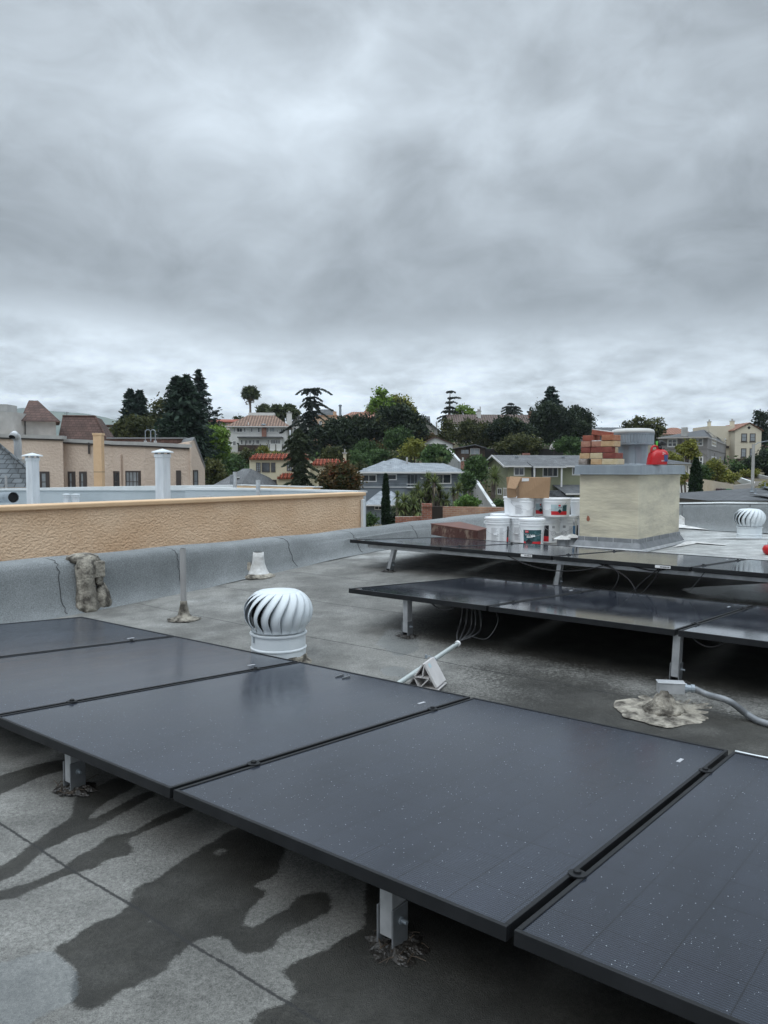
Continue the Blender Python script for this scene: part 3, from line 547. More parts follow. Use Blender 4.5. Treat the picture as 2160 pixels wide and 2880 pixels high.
    if seams:
        sp = nd('ShaderNodeVectorMath', operation='DOT_PRODUCT'); l.new(tc.outputs['Object'], sp.inputs[0]); sp.inputs[1].default_value = tuple(GV)
        s_ = ma('ADD', sp.outputs['Value'], ma('MULTIPLY', ma('SUBTRACT', noise(2.5, 3), .5), .035)); fr = ma('FRACT', ma('DIVIDE', ma('SUBTRACT', s_, 1.055 - .818 * 6 - .409), .818)); dd = ma('MULTIPLY', ma('ABSOLUTE', ma('SUBTRACT', fr, .5)), .818)
        dd = ma('ADD', dd, ma('MULTIPLY', ma('SUBTRACT', noise(70, 3, .7), .5), .012)); sf = ma('SUBTRACT', 1.0, sm(dd, .002, .006)); colr = mixc(ma('MULTIPLY', sf, .9), colr, (.022, .022, .022))
    l.new(colr, b.inputs['Base Color'])
    if rough is not None: l.new(rough, b.inputs['Roughness'])
    else: b.inputs['Roughness'].default_value = .85
    hb = ma('ADD', gran, ma('MULTIPLY', med, .4)); bn = nd('ShaderNodeBump'); bn.inputs['Distance'].default_value = .004; l.new(hb, bn.inputs['Height'])
    if wet_and_shade: l.new(bstr, bn.inputs['Strength'])
    else: bn.inputs['Strength'].default_value = .9
    l.new(bn.outputs[0], b.inputs['Normal']); return m
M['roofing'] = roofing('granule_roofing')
M['roofing_wall'] = roofing('granule_roofing_upstand', seams=False, wet_and_shade=False, c1=(.165, .178, .182), c2=(.225, .240, .244))
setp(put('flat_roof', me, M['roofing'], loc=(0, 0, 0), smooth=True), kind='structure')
bb = MB(); cs = [ts(-5.7, -3), ts(13, -3), ts(13, 11.6), ts(-5.7, 11.6)]
bb.hexa([np.array([p[0], p[1], -9.6]) for p in cs] + [np.array([p[0], p[1], -1.25]) for p in cs])
own = put('apartment_building', bb, M['stucco_tan']); setp(own, 'building body that carries the grey flat roof with the solar panels', 'building')

def ptop(s): return float(np.interp(s, [0, 6, 8, 10.2, 12], [-.675, -.685, -.645, -.61, -.60]))
def ftop(t): return float(np.interp(t, [-5.8, -3, 0, 13], [-.60, -.47, -.42, -.42]))
def prof_left(s):
    r = float(roofz(s)) + .002; T = ptop(s); h = T - r
    return [(-5.36, r), (-5.405, r + .022), (-5.445, r + .07), (-5.475, r + .16), (-5.495, r + h * .7), (-5.51, T - .05), (-5.535, T - .018), (-5.58, T - .005), (-5.74, T + .004), (-5.765, T - .01), (-5.77, T - .9)]
pl = MB(); S_ = np.arange(-3, 11.72, .12); n = 11
for s in S_:
    for (t, z) in prof_left(s): pl.v.append(tuple(ts(t, s, z + .004 * math.sin(s * 5.3 + t * 9))))
for i in range(len(S_) - 1):
    for k in range(n - 1): pl.f.append((i * n + k, (i + 1) * n + k, (i + 1) * n + k + 1, i * n + k + 1))
par = put('parapet_wall', pl, M['roofing_wall'], smooth=True, auto=60); setp(par, 'low grey parapet along the left edge of the roof below the orange tan wall', 'parapet')
for s0 in (2.95, 4.02, 5.35, 6.35, 7.45):
    q = MB(); w0 = random.Random(s0); P = prof_left(s0)[:10][::-1]; path = []
    for i in range(len(P) - 1):
        for x in (0, .5):
            t = P[i][0] * (1 - x) + P[i + 1][0] * x; z = P[i][1] * (1 - x) + P[i + 1][1] * x; path.append(ts(t + .004, s0 + .012 * w0.uniform(-1, 1) + .10 * max(0, (i - 7) / 9.) ** 2, z + .002))
    q.tube(path, .0022, 5); put('seam', q, M['black'], par)
pf_ = MB(); T_ = np.arange(-5.9, 13, .15); n = 9
for t in T_:
    r = float(roofz(11.2)) + .002; T = ftop(t)
    for (s, z) in [(11.0, r), (11.1, r + .015), (11.17, r + .06), (11.2, r + .14), (11.22, T - .04), (11.24, T - .008), (11.27, T), (11.5, T + .01), (11.52, T - .9)]: pf_.v.append(tuple(ts(t, s, z)))
for i in range(len(T_) - 1):
    for k in range(n - 1): pf_.f.append((i * n + k + 1, (i + 1) * n + k + 1, (i + 1) * n + k, i * n + k))
farp = put('parapet_wall', pf_, M['roofing_wall'], smooth=True, auto=60); setp(farp, 'grey parapet across the far end of the roof behind the chimney and the small turbine vent', 'parapet')
q = MB(); q.prism([ts(-5.9, 11.24, ftop(-5.9) + .006), ts(-3, 11.24, ftop(-3) + .006), ts(0, 11.24, ftop(0) + .006), ts(13, 11.24, ftop(13) + .006), ts(13, 11.51, ftop(13) + .016), ts(0, 11.51, ftop(0) + .016), ts(-3, 11.51, ftop(-3) + .016), ts(-5.9, 11.51, ftop(-5.9) + .016)], (0, 0, .008)); put('coping', q, M['cap_pale'], farp)
for u0 in (1916, 2107):
    t0 = None
    for t in np.arange(-5, 3, .01):
        p = ts(t, 11.2, -.5)
        if 1080 + FP * p[0] / p[1] > u0: t0 = t; break
    r = float(roofz(11.2)); q = MB(); q.tube([ts(t0, 11.262, ftop(t0) + .002), ts(t0, 11.228, ftop(t0) - .02), ts(t0 + .01, 11.205, (r + ftop(t0)) / 2), ts(t0, 11.19, r + .12)], .005, 5); put('seam', q, M['black'], farp)
    if u0 < 2000:
        q = MB(); zb = r + .02; q.prism([ts(t0 - .22, 11.06, zb), ts(t0 - .07, 11.16, zb + .05), ts(t0 - .05, 11.17, zb + .14), ts(t0, 11.18, zb + .17), ts(t0 + .06, 11.17, zb + .13), ts(t0 + .07, 11.15, zb + .03), ts(t0 + .45, 11.02, zb - .01)], GV * -.03 + np.array([0, 0, .004]))
        o = put('sealant_patch', q, M['mastic_white'], bevel=.006); setp(o, 'bright white pointed sealant patch at the foot of the far parapet', 'sealant')

# ---------------------------------------------------------------- solar panels
PW, PD, PT = 1.046, 1.56, .030
def panelmat(name, dst, r0, r1, sheen=0):
    m = bpy.data.materials.new(name); m.use_nodes = True; nt = m.node_tree; n = nt.nodes; l = nt.links; b = n['Principled BSDF']
    tc = n.new('ShaderNodeTexCoord'); sp = n.new('ShaderNodeSeparateXYZ'); l.new(tc.outputs['Object'], sp.inputs[0])
    def ma(op, a, b_=None):
        x = n.new('ShaderNodeMath'); x.operation = op
        for i, q in enumerate((a, b_)):
            if q is None: continue
            if isinstance(q, (int, float)): x.inputs[i].default_value = q
            else: l.new(q, x.inputs[i])
        return x.outputs[0]
    def line(co, pitch, wd): return ma('LESS_THAN', ma('FRACT', ma('DIVIDE', co, pitch)), wd)
    fine = line(sp.outputs[1], .0072, .30); cx = line(ma('ADD', sp.outputs[0], .002), .128, .022); cy = line(ma('ADD', sp.outputs[1], .002), .128, .022)
    no = n.new('ShaderNodeTexNoise'); no.inputs['Scale'].default_value = 1.6; no.inputs['Detail'].default_value = 6; no.inputs['Roughness'].default_value = .6; mp = n.new('ShaderNodeMapping'); mp.inputs['Scale'].default_value = (1, .45, 1); l.new(tc.outputs['Object'], mp.inputs[0]); l.new(mp.outputs[0], no.inputs[0])
    n8 = n.new('ShaderNodeTexNoise'); n8.inputs['Scale'].default_value = 9; n8.inputs['Detail'].default_value = 7; n8.inputs['Roughness'].default_value = .7; mp8 = n.new('ShaderNodeMapping'); mp8.inputs['Scale'].default_value = (1, .18, 1); l.new(tc.outputs['Object'], mp8.inputs[0]); l.new(mp8.outputs[0], n8.inputs[0])
    dust = ma('MAXIMUM', ma('MULTIPLY', ma('ADD', ma('ADD', no.outputs[0], ma('MULTIPLY', ma('SUBTRACT', n8.outputs[0], .5), .55)), -.25), dst), 0.0)
    c = n.new('ShaderNodeCombineXYZ'); basev = ma('ADD', ma('ADD', .010, ma('MULTIPLY', fine, .020)), dust); basev = ma('MULTIPLY', basev, ma('SUBTRACT', 1.0, ma('MULTIPLY', ma('MAXIMUM', cx, cy), .55)))
    l.new(ma('MULTIPLY', basev, .80), c.inputs[0]); l.new(ma('MULTIPLY', basev, .97), c.inputs[1]); l.new(ma('MULTIPLY', basev, 1.38), c.inputs[2]); l.new(c.outputs[0], b.inputs['Base Color'])
    b.inputs['Specular IOR Level'].default_value = .5; b.inputs['Sheen Weight'].default_value = sheen; b.inputs['Sheen Roughness'].default_value = .28; b.inputs['Sheen Tint'].default_value = (.82, .88, 1, 1)
    ro = ma('ADD', r0, ma('MULTIPLY', ma('ADD', no.outputs[0], ma('SUBTRACT', n8.outputs[0], .5)), r1)); l.new(ro, b.inputs['Roughness'])
    vo = n.new('ShaderNodeTexVoronoi'); vo.inputs['Scale'].default_value = 34; l.new(tc.outputs['Object'], vo.inputs[0]); wn_ = n.new('ShaderNodeTexWhiteNoise'); l.new(vo.outputs['Position'], wn_.inputs[0])
    size = ma('MULTIPLY', ma('MAXIMUM', ma('SUBTRACT', wn_.outputs['Value'], .72), 0.0), .42); hgt = ma('MAXIMUM', ma('SUBTRACT', size, vo.outputs['Distance']), 0.0)
    bn = n.new('ShaderNodeBump'); bn.inputs['Strength'].default_value = 1; bn.inputs['Distance'].default_value = .02; l.new(hgt, bn.inputs['Height']); l.new(bn.outputs[0], b.inputs['Normal'])
    return m
M['panel'] = panelmat('dusty_solar_glass', .045, .10, .20, .16); M['panel_wet'] = panelmat('rain_washed_solar_glass', .04, .03, .10)
M['drop'] = mat('water_drops', (.19, .215, .25), .08, 0, spec=.8)  # pale base colour stands for sky glints on clear drops
ROWS = {1: ((-.5856, 2.0768, -.8826), .0089, -.0682), 2: ((-.2351, 5.0076, -.7768), .0006, -.0601), 3: ((-.3303, 7.3401, -.6670), -.0045, -.0529)}
STEP = 1.062
def rowf(r):
    P, el, eg = ROWS[r]; l = LV + np.array([0, 0, math.tan(el)]); l /= np.linalg.norm(l); g = GV + np.array([0, 0, math.tan(eg)]); g -= l * (g @ l); g /= np.linalg.norm(g); return np.array(P), l, g, np.cross(l, g)
def rowpt(r, i, b, dn=0): P, l, g, n = rowf(r); return P + l * i * STEP + g * b + n * dn
fw = .011
fr = MB()
for (x0, x1, y0, y1) in ((0, PW, 0, fw), (0, PW, PD - fw, PD), (0, fw, fw, PD - fw), (PW - fw, PW, fw, PD - fw)): fr.box(((x0 + x1) / 2, (y0 + y1) / 2, -PT / 2), (x1 - x0, y1 - y0, PT))
gl = MB(); gl.box((PW / 2, PD / 2, -.006), (PW - 2 * fw, PD - 2 * fw, .006))
bk = MB(); bk.box((PW / 2, PD / 2, -.013), (PW - 2 * fw - .002, PD - 2 * fw - .002, .004)); jb = MB(); jb.box((PW / 2, PD - .18, -.03), (.13, .09, .022))
lb = MB(); lb.box((PW - .09, PD - .24, -.0024), (.012, .045, .0012))
cl = MB(); cl.lathe([(.021, 0), (.021, .003), (.009, .004), (.009, .009), (.006, .011)], (0, 0, 0), 12)
PNAMES = {(1, -3): 'solar panel at the far left corner of the near row beside the parapet', (1, -2): 'second solar panel from the left end of the near row, mirroring the tall pipe', (1, -1): 'solar panel of the near row in front of the big white turbine vent', (1, 0): 'large central solar panel of the near row over the silver post, full of water drops', (1, 1): 'solar panel of the near row cut by the lower right edge of the view',
          (2, 0): 'leftmost solar panel of the middle row with black cables hanging below it', (2, 1): 'second solar panel of the middle row, left of the post with the junction box', (2, 2): 'solar panel of the middle row cut by the right edge of the view',
          (3, 0): 'leftmost solar panel of the far row in front of the rusty hatch', (3, 1): 'solar panel of the far row in front of the white buckets, barcode sticker on edge', (3, 2): 'solar panel of the far row mirroring the cream chimney', (3, 3): 'solar panel of the far row cut by the right edge of the view'}
proto = None
for (r, i), lab in PNAMES.items():
    if proto is None:
        proto = thing('solar_panel', lab, 'solar panel', group='black framed solar panels set in three rows on the roof')
        f_ = put('frame', fr, M['frame'], proto, bevel=.0015); put('glass', gl, M['panel'], proto); put('backsheet', bk, M['black'], proto); put('connection_box', jb, M['black'], proto); put('serial_sticker', lb, M['grey_print'], proto); o = proto
        dr = MB(); rd = random.Random(3)
        for _ in range(1050):
            x = rd.uniform(.03, PW - .03); y = PD * rd.random() ** 1.25 * .97 + .02; rr = .0007 + .0011 * rd.random() ** 3; b0_ = len(dr.v)
            for kk in range(6): dr.v.append((x + rr * math.cos(kk * 1.047), y + rr * math.sin(kk * 1.047), -.0028))
            for kk in range(6): dr.v.append((x + rr * .7 * math.cos(kk * 1.047), y + rr * .7 * math.sin(kk * 1.047), -.0028 + rr * .55))
            dr.v.append((x, y, -.0028 + rr * .8)); dr.f += [(b0_ + kk, b0_ + (kk + 1) % 6, b0_ + 6 + (kk + 1) % 6, b0_ + 6 + kk) for kk in range(6)] + [(b0_ + 6 + kk, b0_ + 6 + (kk + 1) % 6, b0_ + 12) for kk in range(6)]
        setp(put('water_drops', dr, M['drop'], proto, smooth=True), kind='stuff')
        c1 = put('clamp', cl, M['frame'], proto, loc=(PW + .008, .30, 0)); c2 = put('clamp', cl, M['frame'], proto, loc=(PW + .008, PD - .30, 0))
    else: o = copy_tree(proto)
    P, l, g, nn = rowf(r); p = rowpt(r, i, 0) + l * .004; o.matrix_world = Matrix(((l[0], g[0], nn[0], p[0]), (l[1], g[1], nn[1], p[1]), (l[2], g[2], nn[2], p[2]), (0, 0, 0, 1))); o['label'] = lab
    if r > 1:
        for ch in o.children:
            if ch.name.startswith('glass'): ch.material_slots[0].link = 'OBJECT'; ch.material_slots[0].material = M['panel_wet']
def sticker(r, i, off, w_):
    root = [o for o in COL.objects if o.get('label') == PNAMES[(r, i)]][0]; st = MB(); st.box((off, -.0012, -.014), (w_, .0016, .02)); o = bpy.data.objects.new('barcode_sticker', bpy.data.meshes.new('barcode_sticker')); o.data.from_pydata(st.v, [], st.f); o.data.materials.append(M['white_print']); COL.objects.link(o); o.parent = root
    st = MB(); q = random.Random(5); x = off - w_ * .15
    while x < off + w_ * .42: ww = q.uniform(.0012, .004); st.box((x, -.0026, -.0145), (ww, .0012, .010)); x += ww + q.uniform(.0015, .004)
    o2 = bpy.data.objects.new('barcode', bpy.data.meshes.new('barcode')); o2.data.from_pydata(st.v, [], st.f); o2.data.materials.append(M['black_print']); COL.objects.link(o2); o2.parent = o
sticker(3, 1, .83, .1); sticker(3, 2, .86, .11)

# posts that carry the rows
def support(r, i, b, lab, lean=0.0, short=False, foot=True):
    top = rowpt(r, i, b, -PT - .001); base = np.array([top[0], top[1], 0]) - LV * lean; base[2] = float(roofz(base @ GV)); t = thing('panel_support', lab, 'support post', tuple(base), 'posts holding up the solar panels')
    H = top[2] - base[2]; ax = (LV, GV, np.array([0, 0, 1.])); up = (top - base) / np.linalg.norm(top - base)
    a = base + up * .035; c = (a + top) / 2
    pm = MB(); pm.box(c + GV * .002, (.036, .052, np.linalg.norm(top - a) + .004), (LV, np.cross(up, LV), up)); put('post', pm, M['alu'], t, bevel=.002)
    bm = MB()
    for sx in (-1, 1): bm.box(base + LV * sx * .0215 + up * .055, (.005, .056, .095), (LV, GV, up))
    bm.box(base + up * .010, (.048, .056, .006), (LV, GV, up)); put('bracket', bm, M['alu_dark'], t, bevel=.0015)
    bo = MB(); bo.tube([base + up * .07 + LV * .02, base + up * .07 + LV * .028, base + up * .07 + LV * .0281, base + up * .07 + LV * .042], [.009, .009, .005, .005], 8); put('bolt', bo, M['galv'], t)
    if foot:
        q = MB(); rg = random.Random(int(i * 100)); n = 22; ring = []
        for k in range(n):
            a_ = 2 * math.pi * k / n; rr = .062 * rg.uniform(.7, 1.25); ring.append(base + LV * math.cos(a_) * rr * 1.25 + GV * math.sin(a_) * rr + np.array([0, 0, .003]))
        q.v = [tuple(p) for p in ring] + [tuple(base * .45 + p * .55 + np.array([0, 0, rg.uniform(.009, .02)])) for p in ring] + [tuple(base + np.array([0, 0, .014]))]
        q.f = [(k, (k + 1) % n, n + (k + 1) % n, n + k) for k in range(n)] + [(n + k, n + (k + 1) % n, 2 * n) for k in range(n)]
        put('mastic_foot', q, M['mastic_dark'], t)
        if r == 1:
            q = MB()
            for k in range(20):
                a_ = rg.uniform(0, 6.28); rr = rg.uniform(.03, .07); p = base + LV * math.cos(a_) * rr * 1.2 + GV * math.sin(a_) * rr + np.array([0, 0, rg.uniform(.008, .02)]); d = np.array([rg.uniform(-1, 1), rg.uniform(-1, 1), rg.uniform(-.1, .3)]) * .018
                q.tube([p - d, p + d * .3 + np.array([0, 0, .002]), p + d], .0012, 4)
            put('pine_needles', q, mat('wet_pine_needles', (.035, .024, .016), .7, 0, (.08, .055, .035), 50), t)
    return t
support(1, .67, .08, 'silver post with bracket under the central panel of the near row', .0)
support(1, -.62, .08, 'silver post under the near row at the left, ringed with debris', .0)
support(2, .41, .07, 'silver post under the leftmost panel of the middle row', .0)
support(2, 1.985, .07, 'silver post behind the junction box where two middle row panels meet', .01)
support(3, .47, .07, 'leaning silver post under the leftmost panel of the far row', .07)
support(3, 2.04, .07, 'silver post under the far row rising behind the middle row panels', .04)
support(3, .42, 1.30, 'short rear post deep below the leftmost far row panel', 0)
support(3, 1.98, 1.30, 'short rear post behind the loops of cable below the far row', 0)
support(2, .42, 1.42, 'short rear post below the leftmost middle row panel, hidden in shade', 0); support(2, 1.98, 1.42, 'short rear post in the dark gap behind the junction box post', 0)
support(1, .67, 1.45, 'short rear post under the far edge of the central near row panel', 0, foot=False); support(1, -.62, 1.45, 'short rear post under the far edge of the near row, before the turbine vent', 0, foot=False)
P, l3, g3, n3 = rowf(3); q = MB(); a = rowpt(3, .18, .06, -PT - .02); b = rowpt(3, 4.2, .06, -PT - .02); q.box((a + b) / 2, (np.linalg.norm(b - a), .03, .03), (l3, g3, n3))
setp(put('mounting_rail', q, M['alu'], bevel=.002), 'silver rail running below the front edge of the far panel row', 'rail')

# ---------------------------------------------------------------- cables and conduits
def hang(a, b, sag, k=10):
    a = np.array(a); b = np.array(b); return [a * (1 - x) + b * x - np.array([0, 0, 4 * sag * x * (1 - x)]) for x in np.linspace(0, 1, k)]
def bez(P, k=22):
    P = [np.array(p, float) for p in P]; o = []
    for i in range(len(P) - 1):
        p0 = P[max(i - 1, 0)]; p1 = P[i]; p2 = P[i + 1]; p3 = P[min(i + 2, len(P) - 1)]
        for x in np.linspace(0, 1, k // 3, endpoint=(i == len(P) - 2)): o.append(.5 * ((2 * p1) + (-p0 + p2) * x + (2 * p0 - 5 * p1 + 4 * p2 - p3) * x * x + (-p0 + 3 * p1 - 3 * p2 + p3) * x ** 3))
    return o
pe = roofpt(1286, 1811, .10); pw = roofpt(1095, 1940, .055)
q = MB(); q.tube([pw, pe], .0125, 14); cd = put('conduit', q, M['pvc'], smooth=True, auto=50); setp(cd, 'pale straight conduit sloping up over a plastic block towards the middle row', 'conduit')
dp = (pe - pw) / np.linalg.norm(pe - pw); q = MB(); q.tube([pe - dp * .004, pe + dp * .012], .0165, 14); put('end_bushing', q, M['white_print'], cd)
pc = pw + (pe - pw) * .60; q = MB(); q.tube([pc - dp * .012, pc + dp * .012], .0165, 14); q.tube([pc + np.array([-.03, 0, .018]), pc + np.array([-.02, .0, .024]), pc + np.array([.02, 0, -.0])], .003, 6); q.tube([pc + np.array([-.035, 0, .012]), pc + np.array([-.035, 0, .03])], .007, 6); put('pipe_clamp', q, M['galv'], cd)
ctop = rowpt(2, .90, .05, -PT)
cb = thing('cable_bundle', 'black cables dropping from the middle row panel into the end of the pale conduit', 'cable', tuple(ctop))
for k, (dx, dz) in enumerate(((-.09, .0), (-.06, .01), (-.03, .02), (-.01, 0), (.02, .01))):
    a = ctop + LV * dx; e = pe + dp * .005 + np.array([0, 0, .004 * (k - 2)]); m1 = a + np.array([0, 0, -.10]) + LV * (-.02 + k * .008); m2 = (a + e) / 2 + np.array([.015 * k - .02, 0, -.055])
    q = MB(); q.tube(bez([a, m1, m2, e, e - dp * .05]), .006, 6); put('cable', q, M['black'], cb, smooth=True)
q = MB(); a = ctop + LV * .13; q.tube(bez([a, a + np.array([.01, 0, -.07]), a + np.array([-.06, -.05, -.15]), pe + dp * .08 + np.array([.03, 0, .02]), pe]), .0033, 6); put('cable', q, M['black'], cb, smooth=True)
def cable(lab, pts, r=.0045): q = MB(); q.tube(bez(pts), r, 6); setp(put('cable', q, M['black'], smooth=True), lab, 'cable')
cable('short loop of black cable hanging left of the cable bundle under the middle row', hang(rowpt(2, .62, .02, -PT), rowpt(2, .78, .02, -PT), .03))
cable('loop of black cable hanging just right of the junction box post', hang(rowpt(2, 2.06, .03, -PT), rowpt(2, 2.2, .03, -PT), .035))
cable('long black cable drooping across the post of the far row', hang(rowpt(3, 1.62, .01, -PT), rowpt(3, 2.42, .01, -PT), .085))
c0 = rowpt(3, 2.78, .02, -PT); cx = rowpt(3, 2.42, .10, -PT)
lp = thing('cable_loops', 'tangle of black cable loops hanging below the far row', 'cable', tuple(c0)); gb = roofpt(1672, 1655, .01)
for k, pts in enumerate(([c0 - l3 * .45, c0 - l3 * .30 + np.array([0, 0, -.06]), c0 - l3 * .36 + np.array([0, 0, -.20]), gb + np.array([-.02, 0, .03]), gb], [c0 - l3 * .40, c0 - l3 * .22 + np.array([0, 0, -.10]), c0 - l3 * .18 + np.array([0, 0, -.22]), gb + np.array([.03, 0, .02])], [c0, c0 - l3 * .1 + np.array([0, 0, -.09]), c0 - l3 * .25 + np.array([0, 0, -.22]), gb], [c0 + l3 * .01, c0 - l3 * .06 + np.array([0, 0, -.12]), c0 - l3 * .2 + np.array([0, 0, -.24]), gb], [c0 - l3 * .3, c0 - l3 * .2 + np.array([0, 0, .0]), c0 - l3 * .05 + np.array([0, 0, -.02]), c0 + l3 * .05])):
    q = MB(); q.tube(bez(pts), .005, 6); put('cable', q, M['black'], lp, smooth=True)
q = MB(); e0 = rowpt(3, 3.08, .02, -PT); q.tube([e0, e0 - np.array([.10, 0, .13])], .003, 5); setp(put('cable', q, M['black']), 'short stiff end of black wire poking down under the far row', 'cable')
# plastic block under the conduit
bc = roofpt(1203, 1934); t = thing('support_block', 'pale plastic ribbed block with a tilted top plate and blue sticker under the conduit', 'support block', tuple(bc)); f2 = np.array([.93, -.36, 0]); f2 /= np.linalg.norm(f2); g2 = np.array([-f2[1], f2[0], 0]); zz_ = np.array([0, 0, 1.])
def bq(x, z, y=0): return bc + f2 * x + g2 * y + zz_ * z
q = MB(); q.prism([bq(-.01, .128, -.05), bq(.055, .014, -.05), bq(.066, .02, -.05), bq(.001, .134, -.05)], g2 * .15); put('tilted_plate', q, M['block'], t, bevel=.002)
q = MB()
for (x0, z0, x1, z1) in ((-.095, .006, .07, .006), (-.095, .006, -.01, .128), (-.058, .06, .022, .06), (-.03, .006, -.058, .06), (-.03, .006, .022, .06), (-.015, .06, -.005, .12)):
    d = np.array([x1 - x0, z1 - z0]); d = d / np.linalg.norm(d) * .0028; nx, nz = -d[1], d[0]; q.prism([bq(x0 + nx, z0 + nz, -.045), bq(x1 + nx, z1 + nz, -.045), bq(x1 - nx, z1 - nz, -.045), bq(x0 - nx, z0 - nz, -.045)], g2 * .14)
put('ribs', q, M['block'], t)
q = MB(); nrm = np.cross(bq(.055, .014) - bq(-.01, .128), g2); nrm /= np.linalg.norm(nrm); nrm *= np.sign(nrm @ f2); ce = bq(.012, .114, -.005); dn = (bq(.055, .014) - bq(-.01, .128)); dn /= np.linalg.norm(dn)
q.box(ce + nrm * .0005, (.03, .022, .001), (g2, dn, nrm)); put('sticker', q, M['label_pale'], t)
# junction box on its mastic patch
mc = roofpt(1874, 1994); t = thing('roof_patch', 'wide crusty patch of grey roof mastic under the junction box', 'roof patch', tuple(mc)); rg = random.Random(4)
q = MB(); n = 60; rings = [(.0, .022), (.05, .016), (.10, .011), (.15, .008), (.20, .006), (.235, .001)]
for (rr, z) in rings:
    for k in range(n):
        a_ = 2 * math.pi * k / n; rad = rr * (1 + .06 * math.sin(3 * a_) + .05 * math.sin(7 * a_ + 1) + .03 * rg.uniform(-1, 1)); p = mc + np.array([1, 0, 0]) * math.cos(a_) * rad * .98 + np.array([.25, .97, 0]) * math.sin(a_) * rad * 1.0; p[2] += z + (.006 * rg.uniform(-1, 1) if rr > .03 and z > .002 else 0); q.v.append(tuple(p))
q.f = [(i * n + k, i * n + (k + 1) % n, (i + 1) * n + (k + 1) % n, (i + 1) * n + k) for i in range(len(rings) - 1) for k in range(n)]
put('mastic_sheet', q, M['mastic'], t, smooth=True)
pb = roofpt(1866, 2003); q = MB(); q.lathe([(.095, .0), (.075, .018), (.05, .035), (.04, .06), (.026, .072), (.019, .09)], tuple(pb + np.array([0, 0, .01])), 26, .12, 3); put('mastic_mound', q, M['mastic'], t, smooth=True)
jy = pb[1] + .01; j0 = at(1886, 1934, jy); t = thing('junction_box', 'grey electrical box on a stub pipe in front of a post of the middle row', 'junction box', tuple(j0))
jx = np.array([.985, -.17, 0]); jx /= np.linalg.norm(jx); jn = np.array([-jx[1], jx[0], 0]); q = MB(); q.box(j0, (.112, .05, .047), (jx, jn, zz_)); put('box_body', q, M['alu'], t, bevel=.003)
q = MB(); q.box(j0 + zz_ * .0255, (.118, .056, .005), (jx, jn, zz_)); put('lid', q, M['alu'], t, bevel=.002)
q = MB(); q.tube([j0 - jx * .033 - zz_ * .022, j0 - jx * .033 - zz_ * .045, j0 - jx * .033 - zz_ * .046, j0 - jx * .033 - zz_ * .10], [.019, .019, .016, .016], 14); put('stub_pipe', q, M['mastic'], t, smooth=True, auto=40)
q = MB(); e = j0 + jx * .056; q.tube([e, e + jx * .012, e + jx * .0121, e + jx * .03, e + jx * .0301, e + jx * .045], [.022, .022, .016, .016, .019, .018], 12); put('connector', q, M['galv'], t)
e = e + jx * .045; pts = [e, at(1990, 1954, e[1] - .03), at(2050, 1972, e[1] - .12), roofpt(2100, 2008, .03), roofpt(2140, 2030, .018), roofpt(2200, 2044, .018), roofpt(2330, 2060, .018)]
q = MB(); q.tube(bez(pts, 30), .0145, 12); setp(put('flexible_conduit', q, M['alu_dark'], smooth=True), 'thick grey flexible conduit curving from the junction box to the right edge', 'conduit')
q = MB(); q.tube([roofpt(2068, 2118, .03), roofpt(2120, 2130, .03), roofpt(2420, 2185, .03)], .011, 12); setp(put('conduit', q, M['white_paint'], smooth=True), 'pale conduit lying along the far edge of the near row at the right', 'conduit')

